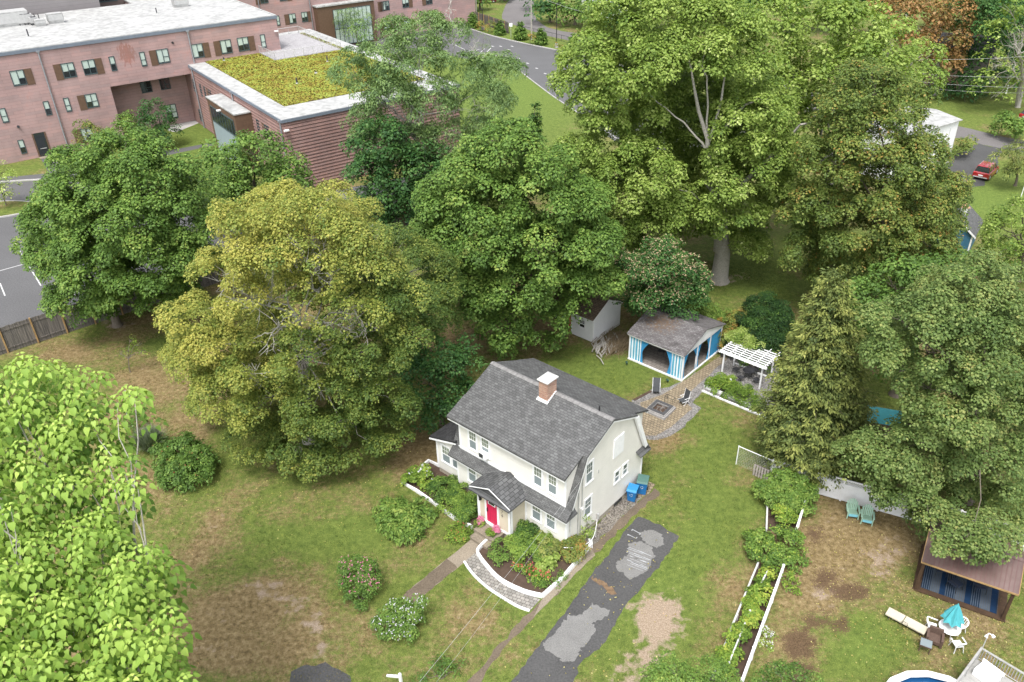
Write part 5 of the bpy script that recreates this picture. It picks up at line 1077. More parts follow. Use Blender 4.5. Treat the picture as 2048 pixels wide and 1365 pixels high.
m = MB(); m.ext([(-.1, -.1, 2.2), (-.1, W_/2+.1, 3.75), (-.1, W_/2+.1, 3.55), (-.1, -.1, 2.02)], (.06, 0, 0)); m.ext([(-.1, W_/2+.1, 3.75), (-.1, W_+.25, 2.2), (-.1, W_+.25, 2.02), (-.1, W_/2+.1, 3.55)], (.06, 0, 0)); m.box(.1, .15, 0, .2, .3, 2.2); m.build('trim', 'white', t)
m = MB(); m.box(L/2-.3, W_/2-.2, 3.5, L/2+.3, W_/2+.4, 4.2); cu = m.build('cupola', 'white', t); MB().cyl((L/2, W_/2+.1, 4.2), .55, .5, 4, .03).build('cupola_roof', flat('copper', (.45, .25, .16), .5), cu)
A_ = G(1873, 176); B_ = G(1962, 184); yaw = math.atan2((B_-A_)[1], (B_-A_)[0]); L = np.linalg.norm(B_-A_)
t = thing('brick_house', 'grey rendered house with a red brick corner below the orange tree', 'house', A_, yaw); MB().box(3.2, 0, 0, L, 8, 5.6).build('wall', flat('grey_render', (.2, .18, .165), .9), t); MB().box(-2, -.15, 0, 3.2, 8, 5.6).build('brick_wall', 'cbrick', t)
f = MB().box(6.2, -.06, 1.4, 7.9, -.004, 3.6).build('window', 'white', t); MB().box(6.35, -.07, 1.55, 7.75, -.062, 3.45).build('pane', 'glassd', f); MB().tube([(10.2, -.1, 0), (10.2, -.1, 5.4)], .12, 6).build('downpipe', 'white', t); m = MB(); slab(m, -2.5, L+.5, (-.6, 5.5), (4, 8), .2); slab(m, -2.5, L+.5, (4, 8), (8.6, 5.5), .2); m.build('roof', 'shdark', t)
for x, y, lab in [(1235, 30, 'white house glimpsed between the street trees'), (905, -25, 'pale house beyond the board fence at the top edge')]:
    t = thing('far_house', lab, 'house', G(x, y), R(15)); m = MB(); m.box(-6, 0, 0, 6, 9, 5); m.ext([(-6, 0, 5), (-6, 9, 5), (-6, 4.5, 8)], (12, 0, 0)); m.build('wall', 'white', t); m = MB(); slab(m, -6.3, 6.3, (-.5, 4.8), (4.5, 8.2), .2); slab(m, -6.3, 6.3, (4.5, 8.2), (9.5, 4.8), .2); m.build('roof', 'shdark', t)
    for x_ in (-4, -1.5, 2, 4): MB().box(x_-.5, -.05, 1.2, x_+.5, -.004, 2.8).build('window', 'glassd', t)
# cars
def car(lab, p, rz, paint, suv=True, s=1.):
    t = thing('parked_car', lab, 'car', p, rz); L, W_, h = 4.5*s, 1.84*s, (1.66 if suv else 1.42)*s; b = .3
    prof = [(-L/2, .38), (-L/2+.05, .9), (-L/2+.12, 1.0), (-L/2+.25, 1.02), (L/2-1.15, 1.0), (L/2-.35, .9), (L/2-.05, .72), (L/2, .42), (L/2-.1, .27), (-L/2+.15, .27)]
    m = MB(); m.ext([(x, -W_/2+.06, z) for x, z in prof], (0, W_-.12, 0)); m.ext([(x*.985, -W_/2, .32+(z-.32)*.86) for x, z in prof], (0, W_, 0)); m.build('body', paint, t)
    gt = [(-L/2+.2, 1.0), (-L/2+.5, h-.1), (-L/2+.75, h), (L/2-2.1, h), (L/2-1.75, h-.06), (L/2-1.05, 1.0)]
    vs = []
    for sd_, in_ in ((-1, .08), (1, .08)):
        for x, z in gt: k = (z-1.0)/(h-1.0); vs.append((x, sd_*(W_/2-in_-.17*k), z))
    n = len(gt); MB().add(vs, [tuple(range(n)), tuple(range(n, 2*n))[::-1]]+[(i, n+i, n+(i+1) % n, (i+1) % n) for i in range(n)]).build('windows', 'glassd', t)
    m = MB(); m.add([(-L/2+.62, -W_/2+.24, h-.01), (L/2-1.95, -W_/2+.24, h-.01), (L/2-1.95, W_/2-.24, h-.01), (-L/2+.62, W_/2-.24, h-.01), (-L/2+.5, -W_/2+.2, h-.05), (L/2-1.8, -W_/2+.2, h-.05), (L/2-1.8, W_/2-.2, h-.05), (-L/2+.5, W_/2-.2, h-.05), (-L/2+.62, -W_/2+.24, h+.03), (L/2-1.95, -W_/2+.24, h+.03), (L/2-1.95, W_/2-.24, h+.03), (-L/2+.62, W_/2-.24, h+.03)], [(8, 9, 10, 11), (4, 5, 9, 8), (5, 6, 10, 9), (6, 7, 11, 10), (7, 4, 8, 11)])
    for sd_ in (-1, 1):
        for x0 in (-L/2+.3, -L/2+1.45, L/2-2.35, L/2-1.25):
            x1 = x0+(.22 if x0 < 0 else -.55 if x0 > L/2-1.5 else .0); m.tube([(x0, sd_*(W_/2-.08), 1.0), (x1, sd_*(W_/2-.24), h-.04)], .035, 4)
    m.build('roof', paint, t)
    if suv:
        for sd_ in (-1, 1): MB().tube([(-L/2+.7, sd_*(W_/2-.3), h+.07), (L/2-2.1, sd_*(W_/2-.3), h+.07)], .02, 5).build('roof_rail', 'galv', t)
    for x in (-L/2+.85, L/2-.85):
        for sd_ in (-1, 1):
            w_ = MB().tube([(x, sd_*(W_/2-.2), .34), (x, sd_*(W_/2+.01), .34)], .34, 16).build('wheel', 'black', t); MB().tube([(x, sd_*(W_/2+.005), .34), (x, sd_*(W_/2+.02), .34)], .21, 12).build('rim', 'galv', w_)
    for sd_ in (-1, 1):
        MB().box(-L/2-.01, sd_*(W_/2-.42), .78, -L/2+.1, sd_*(W_/2-.04), .95).build('taillight', flat('taillight', (.35, .02, .02), .3), t); MB().box(L/2-.3, sd_*(W_/2-.5), .62, L/2-.02, sd_*(W_/2-.1), .76).build('headlight', 'glass', t)
        MB().box(L/2-1.5, sd_*(W_/2), .98, L/2-1.3, sd_*(W_/2+.14), 1.1).build('mirror', paint, t)
    MB().box(-L/2-.03, -.26, .6, -L/2, .26, .74).build('number_plate', 'white', t); MB().box(-L/2-.02, -W_/2+.1, .36, -L/2+.1, W_/2-.1, .5).build('bumper', 'galv', t)
    return t
g = NG('red_car_paint').col((.28, .012, .02), .25, .6); g.b.inputs['Coat Weight'].default_value = .6; M['redcar'] = g.m
g = NG('black_car_paint').col((.015, .015, .018), .25, .6); M['blackcar'] = g.m; M['bluecar'] = NG('blue_car_paint').col((.02, .06, .2), .25, .6).m; M['maroon'] = NG('maroon_car_paint').col((.12, .02, .02), .3, .6).m
car('dark red estate car parked on the dark driveway, seen from behind', (59.5, 96.65, .01), R(46.9), 'redcar'); car('red car cut off by the right edge of the photo', G(2068, 240), R(20), 'redcar')
car('black car mostly hidden behind the maple in the parking lot', G(92, 486), R(-55), 'blackcar', False); car('blue car at the top edge beyond the board fence', G(862, 4), R(10), 'bluecar', False); car('dark maroon car parked beyond the board fence', G(975, 6), R(15), 'maroon')
pole(2040, 400, 5.5, 'thin white pole standing on the lawn below the red car', 'white', .05, 'flag_pole', False)
# ---------------- vegetation ----------------
def ramp3(dark, mid, lite, hi=None): return [(0, dark), (.45, mid), (.8, lite), (1, hi or lite)]
M['l_maple'] = leafmat('maple_leaves', ramp3((.05, .10, .020), (.107, .192, .036), (.18, .272, .054), (.27, .335, .075)), .23)
M['l_deep'] = leafmat('deep_green_leaves', ramp3((.02, .06, .018), (.045, .115, .028), (.09, .175, .042)), .2)
M['l_yellow'] = leafmat('yellowing_leaves', [(0, (.055, .10, .022)), (.35, (.125, .175, .034)), (.65, (.255, .28, .058)), (1, (.38, .355, .08))], .25)
M['l_silver'] = leafmat('silver_maple_leaves', ramp3((.085, .15, .028), (.20, .285, .055), (.32, .40, .10), (.46, .52, .21)), .32)
M['l_locust'] = leafmat('locust_leaves', ramp3((.07, .13, .05), (.14, .22, .08), (.23, .33, .11)), .3)
M['l_brown'] = leafmat('bronzing_leaves', [(0, (.055, .09, .022)), (.4, (.115, .17, .035)), (.7, (.20, .24, .055)), (.88, (.26, .22, .055)), (1, (.33, .19, .05))], .25)
M['l_rmap'] = leafmat('pale_maple_leaves', [(0, (.06, .105, .028)), (.4, (.12, .18, .048)), (.75, (.215, .265, .08)), (1, (.32, .31, .10))], .25)
M['l_orange'] = leafmat('orange_leaves', [(0, (.10, .11, .03)), (.35, (.18, .13, .04)), (.7, (.30, .165, .06)), (1, (.34, .21, .10))], .25)
M['l_catalpa'] = leafmat('catalpa_leaves', ramp3((.10, .19, .03), (.24, .36, .065), (.37, .48, .105), (.50, .57, .16)), .3, .5)
M['l_cedar'] = leafmat('cedar_foliage', [(0, (.055, .085, .03)), (.4, (.13, .17, .05)), (.75, (.25, .28, .075)), (1, (.36, .37, .11))], .25, .7)
M['l_yew'] = leafmat('yew_foliage', ramp3((.014, .04, .012), (.045, .10, .02), (.11, .19, .032), (.20, .29, .05)), .15, .6)
M['l_lime'] = leafmat('lime_leaves', ramp3((.05, .1, .015), (.12, .2, .03), (.22, .33, .05), (.35, .4, .07)))
M['l_pink'] = leafmat('pink_petals', [(0, (.45, .06, .17)), (1, (.75, .35, .5))]); M['l_white'] = leafmat('white_petals', [(0, (.55, .5, .65)), (1, (.85, .85, .88))]); M['l_peach'] = leafmat('peach_blossom', [(0, (.5, .33, .22)), (1, (.62, .52, .34))]); M['l_redf'] = leafmat('red_petals', [(0, (.45, .04, .04)), (1, (.65, .2, .18))])
RG = np.random.default_rng(21)
def nrm(v): return v/np.maximum(np.linalg.norm(v, axis=-1, keepdims=True), 1e-9)
def rdir(n): return nrm(RG.normal(size=(n, 3)))
LEAF = dict(
  maple=(np.array([[0, 0, 0], [-.42, .45, .10], [0, 1, -.05], [.42, .45, .10]]), [(0, 1, 2, 3)]),
  narrow=(np.array([[0, 0, 0], [-.14, .5, .03], [0, 1, -.06], [.14, .5, .03]]), [(0, 1, 2, 3)]),
  frond=(np.array([[0, 0, 0], [-.22, .45, .02], [0, 1, -.22], [.22, .45, .02]]), [(0, 1, 2, 3)]),
  heart=(np.array([[0, 0, 0], [-.33, -.06, .09], [-.47, .26, .12], [-.26, .72, .04], [0, 1.18, -.2], [.26, .72, .04], [.47, .26, .12], [.33, -.06, .09], [0, .3, -.02], [0, .68, -.05]]), [(0, 1, 2, 8), (8, 2, 3, 9), (9, 3, 4, 4), (0, 8, 6, 7), (8, 9, 5, 6), (9, 4, 4, 5)]))
def leaves(name, pos, nor, tip, size, tint, mat, parent, shape='maple'):
    """many small leaf faces at pos, facing nor, pointing along tip"""
    T, Fc = LEAF[shape]; n = len(pos); nor = nrm(nor); side = nrm(np.cross(tip, nor)); tp = nrm(np.cross(nor, side)); size = np.asarray(size).reshape(-1, 1, 1)
    V = pos[:, None, :]+size*(T[None, :, 0:1]*side[:, None, :]+T[None, :, 1:2]*tp[:, None, :]+T[None, :, 2:3]*nor[:, None, :])
    k = len(T); base = (np.arange(n)*k)[:, None, None]
    if shape == 'heart':
        Fq = [(0, 1, 2), (0, 2, 8), (8, 2, 3), (8, 3, 9), (9, 3, 4), (9, 4, 5), (8, 9, 5), (8, 5, 6), (0, 8, 6), (0, 6, 7)]
    else: Fq = Fc
    FF = (base+np.array(Fq)[None]).reshape(-1, len(Fq[0]))
    return npmesh(name, V.reshape(-1, 3), FF, mat, parent, fattrs={'tint': np.clip(np.repeat(tint, len(Fq)), 0, 1)}, smooth=(shape == 'heart'))
def cloud(lobes, cr=.9, cl=.42, nl=9, leaf=.2, dens=1., droop=.35, inner=True, spread=1., flat_=.5, tintn=(.16, .16), cull=.68):
    """lobes: rows x,y,z,r,rz,tint -> leaf positions, normals, tips, sizes, tints"""
    L = np.array(lobes, float); CC = []; CD = []; CT = []; CR = []; PI_ = []
    for i, (x, y, z, r, rz, t) in enumerate(L):
        c_ = min(cr, r*.75); k = int(np.ceil(dens*4*pi*r*r/(pi*c_*c_*1.15)))
        d = rdir(k*2); d = d[d[:, 2] > -.55][:k]; k = len(d)
        p = np.array([x, y, z])+d*np.array([r, r, rz])*RG.uniform(.6, 1.13, (k, 1))
        CC.append(p); CD.append(d); CT.append(t+RG.normal(0, tintn[0]*.7, k)); CR.append(c_*RG.uniform(.6, 1.3, k)); PI_.append(np.full(k, i))
    CC, CD, CT, CR, PI_ = map(np.concatenate, (CC, CD, CT, CR, PI_))
    PP = []; DD = []; TT = []; QI = []
    for c, d, t, r, pi_ in zip(CC, CD, CT, CR, PI_):
        k = max(3, int(4*pi*r*r*.62/(cl*cl*2.3)*min(1, dens*1.3))); u_ = nrm(d*.75+np.array([0, 0, .7])); e = nrm(rdir(k*2)+u_*.35); e = e[e@u_ > .02][:k]
        PP.append(c+e*r*RG.uniform(.84, 1.06, (len(e), 1))*np.array([1, 1, .8])); DD.append(e); TT.append(t+RG.normal(0, tintn[0]*.6, len(e))+.10*e[:, 2]*0); QI.append(np.full(len(e), pi_))
    P, D, T, Q = map(np.concatenate, (PP, DD, TT, QI))
    keep = np.ones(len(P), bool)
    for i, (x, y, z, r, rz, t) in enumerate(L):
        q = (P-[x, y, z])/[r, r, rz]; keep &= ~(((q**2).sum(1) < cull*cull))
    keep &= P[:, 2] > .15
    P, D, T = P[keep], D[keep], T[keep]; n = len(P)
    N = nrm(D*.75+np.array([0, 0, .65])); A = nrm(np.cross(N, rdir(n))); B = np.cross(N, A)
    ph = RG.uniform(0, 2*pi, (n, nl)); rr = cl*spread*np.sqrt(RG.uniform(.02, 1, (n, nl)))
    out = A[:, None]*np.cos(ph)[..., None]+B[:, None]*np.sin(ph)[..., None]
    pos = P[:, None]+out*rr[..., None]+N[:, None]*(.12*cl-flat_*rr**2/cl+RG.normal(0, .12*cl, (n, nl)))[..., None]
    nn = N[:, None]*.8+np.array([0, 0, .45])+out*(rr/cl)[..., None]*.5+RG.normal(0, .33, (n, nl, 3))
    tp = out+RG.normal(0, .35, (n, nl, 3))-np.array([0, 0, droop])
    tt = T[:, None]+RG.normal(0, tintn[1], (n, nl))
    return pos.reshape(-1, 3), nn.reshape(-1, 3), tp.reshape(-1, 3), leaf*RG.uniform(.5, 1.4, n*nl), tt.reshape(-1)
def limb(m, a, b, r0, r1, k=5, wob=.06, mi=0, sag=0):
    a = np.array(a, float); b = np.array(b, float); L = np.linalg.norm(b-a); pts = []
    for i in range(k+1):
        t = i/k; p = a+(b-a)*t+(np.array([RG.normal(), RG.normal(), RG.normal()])*wob*L*sin(pi*t) if 0 < i < k else 0)+np.array([0, 0, sag*L*sin(pi*t)]); pts.append(p)
    m.tube(pts, [r0+(r1-r0)*i/k for i in range(k+1)], 7, mi, cap=False); return pts
COUNT = []
def tree(name, label, base, lobes, mat, world=False, bark='bark', trunk_r=.35, Yoff=0, style='maple', group=None, fork=.35, backs=True, cat='tree', seed=None, wl=None, limbs=True, extra_trunk=None, lk=.3, holes=None, **kw):
    """lobes: (px, py, r_px[, forward offset in m, tint]) seen in the photo at the depth of the trunk; mirrored lobes fill the far side"""
    B = np.array(base, float) if world else G(*base)
    t = thing(name, label, cat, B, 0, group); W = []
    if lobes:
        xs_ = np.array([l[0] for l in lobes]); ys_ = np.array([l[1] for l in lobes]); rs = np.array([l[2] for l in lobes])
        cx, cy = (xs_.min()+xs_.max())/2, (ys_.min()+ys_.max())/2; Rx = (xs_.max()-xs_.min())/2+rs.mean(); Ry = (ys_.max()-ys_.min())/2+rs.mean(); Rm_ = Rx/F*B[1]*1.0
        for l in lobes:
            x, y, r = l[:3]; q = max(0, 1-((x-cx)/Rx)**2-((y-cy)/Ry)**2); bulge = .55*Rm_*math.sqrt(q) if backs else 0
            off = l[3] if len(l) > 3 and l[3] is not None else -bulge
            tint = l[4] if len(l) > 4 else .45
            P = PY(x, y, B[1]+off); rm = r/F*depth(P)
            it = 0
            while P[2] < rm*.75+.8 and it < 40 and P[1] > 6: off -= .4; P = PY(x, y, B[1]+off); rm = r/F*depth(P); it += 1
            W.append((*(P-B), rm, rm*.88, tint))
            if backs and bulge > 1.8 and P[2] > 4: 
                P2 = PY(x, y+r*.15, B[1]+off+bulge*1.5)
                if P2[2] > 3: W.append((*(P2-B), rm, rm*.85, tint))
    if wl: W += [(x, y, z, r, r*.88, tn) for x, y, z, r, tn in wl]
    pr = dict(maple=dict(), locust=dict(nl=10, leaf=.2, dens=.5, droop=.5, flat_=.3, cl=.5), fine=dict(cr=.45, cl=.2, nl=9, leaf=.09))[style].copy(); shape = dict(maple='maple', locust='narrow', fine='maple')[style]
    pr.update(kw); shape = pr.pop('shape', shape)
    data = cloud(W, **pr)
    if holes:
        hx, hy = px(data[0]+B); kp = np.ones(len(hx), bool)
        for a_, b_, c_, e_ in holes: kp &= ~((data[0][:, 1] < 1.5) & ((((hx-a_)/c_)**2+((hy-b_)/e_)**2 < RG.uniform(.6, 1.3, len(hx))) & (RG.uniform(0, 1, len(hx)) < .9)))
        data = tuple(q[kp] for q in data)
    COUNT.append((name, len(data[0]))); leaves('crown', *data, mat, t, shape)
    m = MB(); zs = [w_[2]+w_[4] for w_ in W]; top = max(zs); low = min(w_[2]-w_[4] for w_ in W); cxy = np.array([np.mean([w_[0] for w_ in W]), np.mean([w_[1] for w_ in W])])
    fz = max(low*.9, top*fork); f1 = np.array([cxy[0]*.25, cxy[1]*.25, fz])
    m.tube([(0, 0, -.05), (0, 0, .25), (0, 0, fz*.3), f1*.5+np.array([0, 0, fz*.15]), f1], [trunk_r*1.55, trunk_r*1.15, trunk_r, trunk_r*.92, trunk_r*.8], 10, cap=False)
    if limbs:
        for w_ in (W if len(W) < 9 else [W[q] for q in RG.permutation(len(W))[:max(6, len(W)//3)]]):
            c = np.array(w_[:3]); mid = f1+(c-f1)*.5+np.array([0, 0, .12*np.linalg.norm(c-f1)]); rr = max(.04, trunk_r*lk*min(1, w_[3]/2)+.02)
            limb(m, f1, mid, rr, rr*.65, 3, .05); limb(m, mid, c, rr*.65, rr*.3, 3, .06)
            for q in range(4):
                d = rdir(1)[0]; d[2] = abs(d[2])*.6; limb(m, c-(c-mid)*.3, c+d*w_[3]*.85, rr*.3, .012, 3, .08)
    if extra_trunk: extra_trunk(m, B)
    m.build('trunk', bark, t, True)
    return t
def Lb(s, tint=.45): # compact lobe list "x,y,r[,off[,tint]];..."
    out = []
    for q in s.split(';'):
        v = q.split(','); out.append((float(v[0]), float(v[1]), float(v[2]), (float(v[3]) if len(v) > 3 and v[3] else None), float(v[4]) if len(v) > 4 else tint))
    return out
BIG = dict(cr=1.0, cl=.36, nl=15, leaf=.19, dens=1.1)
tree('maple_tree', 'large green maple standing at the board fence, left of the yellowing tree', (235, 652), Lb('240,320,62;175,372,70;312,372,72;118,428,58;375,440,55;240,440,95;110,500,50;180,530,75;300,520,85;375,520,50;150,595,48;245,590,58;330,590,50;190,640,35;385,385,42;85,440,30'), 'l_maple', **BIG)
tree('maple_tree', 'smaller round green maple in front of the school wing', (520, 480), Lb('515,308,42;455,325,42;572,345,40;432,385,42;520,380,62;585,395,36;470,430,42;560,435,48'), 'l_maple', cr=.95, cl=.5, nl=8, leaf=.28)
def dead_t3(m, B):
    pass
yt = Lb('570,420,48,,0.67;650,425,48,,0.67;490,440,45,,0.72;725,470,42,,0.57;455,530,48,,0.77;540,500,62,,0.72;640,520,70,,0.62;740,540,50,,0.47;395,640,45,,0.62;490,590,40,,0.72;600,600,40,,0.62;700,620,60,,0.42;820,600,45,,0.27;380,705,38,,0.67;430,690,50,,0.72;520,720,60,,0.57;450,780,60,,0.57;620,720,60,,0.37;740,700,70,,0.27;830,665,40,,0.22;540,810,70,,0.42;650,800,70,,0.32;760,790,55,,0.22;510,880,45,,0.37;600,880,60,,0.29;700,870,60,,0.25;780,860,40,,0.20;640,925,25,,0.27;600,925,25,,0.27;805,500,40,2,0.22;850,525,42,2,0.20;880,565,36,2,0.20;850,605,44,1,0.20;885,635,26,1,0.20;790,590,45,,0.22;540,430,50,4,0.67;700,440,50,4,0.57;600,560,60,5,0.57;500,640,60,4,0.57;740,600,60,4,0.27;600,720,70,4,0.37;700,800,60,4,0.22;520,800,60,4,0.47;620,860,60,3,0.27')
tree('oak_tree', 'broad yellowing tree with bare grey branches in the middle of the left lawn', (620, 880), yt, 'l_yellow', cr=.8, cl=.3, nl=16, leaf=.135, lk=.12, dens=.95, holes=[(600, 620, 60, 26), (520, 640, 50, 18), (690, 640, 50, 26), (470, 590, 40, 14), (640, 560, 24, 30)], trunk_r=.45, tintn=(.14, .13), bark='barkp', style='maple')
# bare branches showing at its face
t3 = [o for o in sc.objects if o.name.startswith('oak_tree')][0]; TB = np.array(t3.location)
def bare(par, base, starts, mat='dead', nm='bare_branch'):
    m = MB()
    for x0, y0, Y0, x1, y1, Y1, r in starts:
        a = PY(x0, y0, Y0)-base; b = PY(x1, y1, Y1)-base; pts = limb(m, a, b, r, r*.45, 5, .05, 0, .08)
        for k in range(2, 6):
            p = pts[k]
            for q in range(3):
                d = nrm((b-a)+RG.normal(0, .9, 3)*np.linalg.norm(b-a))*np.linalg.norm(b-a)*RG.uniform(.25, .5); pp = limb(m, p, p+d, r*.35, .012, 4, .08)
                for q2 in range(2): limb(m, pp[2+q2], pp[2+q2]+nrm(d+RG.normal(0, .7, 3))*np.linalg.norm(d)*.5, .02, .008, 2, .05)
    return m.build(nm, mat, par)
y0 = TB[1]-3.8
bare(t3, TB, [(600, 640, y0+2.5, 480, 600, y0, .09), (600, 640, y0+2.5, 545, 665, y0-.5, .07), (610, 640, y0+2.5, 640, 540, y0, .08), (620, 650, y0+2.5, 700, 660, y0, .09), (690, 600, y0+2, 730, 660, y0-.5, .05), (600, 640, y0+2.5, 470, 560, y0+.5, .05), (640, 560, y0+1, 600, 500, y0, .05), (520, 780, y0+.5, 500, 745, y0-1, .04)])
tree('maple_tree', 'small dark green maple leaning over the left corner of the cream house', (885, 850), Lb('880,715,40;928,725,30;845,765,40;900,775,40;858,820,28;815,720,36;880,820,25;935,700,20'), 'l_deep', cr=.7, cl=.36, nl=9, leaf=.17, trunk_r=.18)
LT = dict(style='locust', bark='barkp')
lt = tree('locust_tree', 'tall airy locust tree rising in front of the green roofed wing', (858, 430), Lb('800,60,36;850,50,30;765,105,38;840,115,52;700,140,32;735,170,28;722,232,30;790,200,50;860,205,52;930,150,38;1000,135,30;980,195,34;905,275,44;825,290,48;752,262,36;960,262,30;785,330,28;900,60,22;720,60,18;1010,120,16;760,160,35;880,340,26'), 'l_locust', trunk_r=.26, fork=.3, lk=.15, dens=.72, nl=18, leaf=.26, cl=.5, cr=.95, style='locust', bark='barkp', cull=.45, shape='frond')
LB_ = np.array(lt.location); yy = LB_[1]-2
bare(lt, LB_, [(855, 420, LB_[1], 820, 250, yy+1, .28), (862, 430, LB_[1], 845, 230, yy+1, .22), (820, 250, yy+1, 840, 110, yy, .14), (820, 260, yy+1, 760, 200, yy, .1), (905, 70, yy, 900, 20, yy, .05), (905, 110, yy, 920, 60, yy, .06), (945, 130, yy, 950, 95, yy, .06), (950, 160, yy, 955, 110, yy, .05), (865, 215, yy-1, 885, 185, yy-2, .07), (790, 285, yy-1, 735, 275, yy-2, .08), (800, 320, yy-1, 780, 325, yy-2, .06), (930, 260, yy-1, 960, 215, yy-2, .05)], 'dead')
tree('dark_tree', 'dark green dense tree under the locust beside the brick end wall', (808, 478), Lb('762,285,40;742,345,40;800,335,48;768,400,48;828,400,42;745,440,36;800,445,36;850,330,36;720,300,22'), 'l_deep', cr=.9, cl=.5, nl=9, leaf=.26)
tree('maple_tree', 'large round green maple directly behind the cream house', (1020, 688), Lb('1010,300,50;942,335,48;1078,325,45;900,400,52;985,390,72;1088,390,70;1158,400,48;878,470,48;968,480,76;1080,490,82;1180,475,52;930,560,50;1020,575,72;1130,575,62;1198,550,40;1000,645,52;1085,645,38;952,615,34;1105,680,18;1010,690,24;1040,262,22'), 'l_maple', holes=[(1180, 642, 48, 40)], **BIG)
sm = tree('silver_maple', 'huge light green silver maple with a thick pale trunk behind the pavilion', (1438, 562), Lb('1235,45,52;1180,120,48;1320,30,65;1420,30,70;1250,150,62;1330,120,60;1390,100,60;1475,100,65;1150,160,32;1190,210,42;1215,280,52;1290,250,52,3;1470,260,55;1530,220,55;1500,340,60;1300,340,55;1235,370,50;1180,330,35;1235,450,42;1310,440,52;1480,430,45;1550,370,42;1270,520,36;1505,490,26;1380,250,40,4;1400,330,36,5;1350,440,30;1540,290,45;1330,520,30;1400,440,32,4;1150,300,30;1190,400,34;1180,450,30;1350,230,60,7;1430,220,60,7;1300,300,50,7;1400,300,60,9;1480,300,50,6;1350,380,50,7;1440,380,45,8;1250,330,50;1280,400,50;1435,365,42,-5;1465,325,40,-5;1395,425,38,-5;1445,440,34,-4;1365,410,34,-4;1240,195,44,4;1320,195,46,5;1400,165,46,5;1480,195,46,4;1290,215,34,-3;1500,240,40,-2;1350,150,40,8;1450,150,40,8;1270,100,44,5;1560,180,40,5'), 'l_silver', trunk_r=.72, bark='barkp', fork=.36, limbs=False, holes=[(1398, 245, 22, 40), (1432, 520, 30, 45), (1500, 215, 40, 12)], cr=.95, cl=.4, nl=14, leaf=.21, droop=.9, shape='maple', tintn=(.13, .15), dens=1.0)
SB = np.array(sm.location); m = MB()
ys_ = SB[1]-4.5
for x0, y0_, Y0, x1, y1, Y1, r0, r1 in [(1436, 500, SB[1], 1432, 420, SB[1]-1.5, .6, .5), (1432, 420, SB[1]-1.5, 1415, 300, ys_, .45, .3), (1415, 300, ys_, 1393, 200, ys_, .26, .17), (1393, 200, ys_, 1370, 90, ys_+1, .16, .06), (1415, 290, ys_, 1442, 205, ys_, .2, .13), (1442, 205, ys_, 1455, 100, ys_+1, .12, .05), (1412, 300, ys_, 1368, 245, ys_, .13, .09), (1368, 245, ys_, 1300, 190, ys_+1, .09, .04), (1415, 295, ys_, 1414, 180, ys_, .15, .09), (1414, 180, ys_, 1405, 80, ys_+1, .09, .04), (1440, 270, ys_+1, 1490, 210, ys_, .2, .12), (1490, 210, ys_, 1540, 198, ys_, .12, .06), (1432, 425, SB[1]-1.5, 1560, 300, ys_+1, .3, .22), (1560, 300, ys_+1, 1600, 250, ys_, .22, .12), (1600, 250, ys_, 1690, 235, ys_, .12, .05), (1432, 430, SB[1]-2, 1360, 380, ys_, .15, .07), (1450, 440, SB[1]-2, 1465, 350, ys_, .12, .05)]:
    limb(m, PY(x0, y0_, Y0)-SB, PY(x1, y1, Y1)-SB, r0*.8, r1*.75, 4, .03)
m.build('limb', 'barkp', sm, True)
tree('silver_maple', 'second light green silver maple right of the huge one, at the top edge', (1640, 470), Lb('1560,50,60;1640,45,62;1720,60,52;1785,85,42;1845,105,26;1600,140,62;1690,145,62;1560,230,52;1640,235,55;1600,320,45;1790,165,45;1560,160,50;1850,160,24;1600,400,42;1640,330,45;1680,40,40;1740,120,50'), 'l_silver', trunk_r=.5, bark='barkp', cr=1.0, cl=.52, nl=9, leaf=.3, droop=.9, tintn=(.13, .15), dens=.75)
tree('bronze_tree', 'tall bronze tinged tree in front of the white house on the right', (1742, 622), Lb('1738,165,52;1795,205,50;1688,215,48;1750,265,72;1850,300,42;1662,320,58;1770,350,82;1868,380,48;1632,415,56;1730,440,80;1838,450,62;1888,435,32;1622,495,48;1700,520,58;1808,520,52;1870,500,40;1650,540,30;1760,580,30'), 'l_brown', cr=.8, cl=.34, nl=15, leaf=.17, tintn=(.15, .17), trunk_r=.35, lk=.2)
tree('maple_tree', 'big pale green maple filling the right edge above the gazebo', (1930, 1000), Lb('1960,560,50;1885,600,58;2030,590,60;1800,640,44;1770,700,40;1850,690,70;1960,690,82;2050,720,62;1900,790,74;2005,820,74;1862,860,58;1842,765,34;1960,915,72;2050,930,62;1835,960,60;1735,955,38;1900,1005,52;1998,1028,52;1958,1075,36;1870,1040,28;1705,905,30;1780,905,46;1730,880,24;1960,620,60;1880,1045,32,-6;1930,1072,38,-7;1975,1072,38,-7.5;1940,1105,22,-8.5;1900,1085,18,-8;1850,1015,30,-5;1820,900,50;1770,985,26'), 'l_rmap', holes=[(1768, 822, 42, 26), (1765, 855, 22, 14)], cr=.75, cl=.3, nl=16, leaf=.145, tintn=(.13, .15), trunk_r=.4, lk=.2)
tree('maple_tree', 'mid green tree between the cedar and the big right maple', (1790, 790), Lb('1738,600,40;1790,565,42;1702,650,36;1770,650,48;1825,625,44;1728,720,38;1790,720,36;1850,560,40;1710,590,30;1900,540,42', .3), 'l_maple', cr=.85, cl=.44, nl=9, leaf=.22, tintn=(.15, .15))
tree('young_tree', 'pale leafed young tree at the right edge near the blue shed', (2035, 560), Lb('2022,470,42;2045,425,36;1995,505,32;2060,520,40;2000,450,20'), 'l_lime', cr=.7, cl=.42, nl=8, leaf=.22, tint=None) if 0 else tree('young_tree', 'pale leafed young tree at the right edge near the blue shed', (2035, 560), Lb('2022,470,42;2045,425,36;1995,505,32;2060,520,40;2000,450,20', .35), 'l_silver', cr=.7, cl=.42, nl=8, leaf=.22)
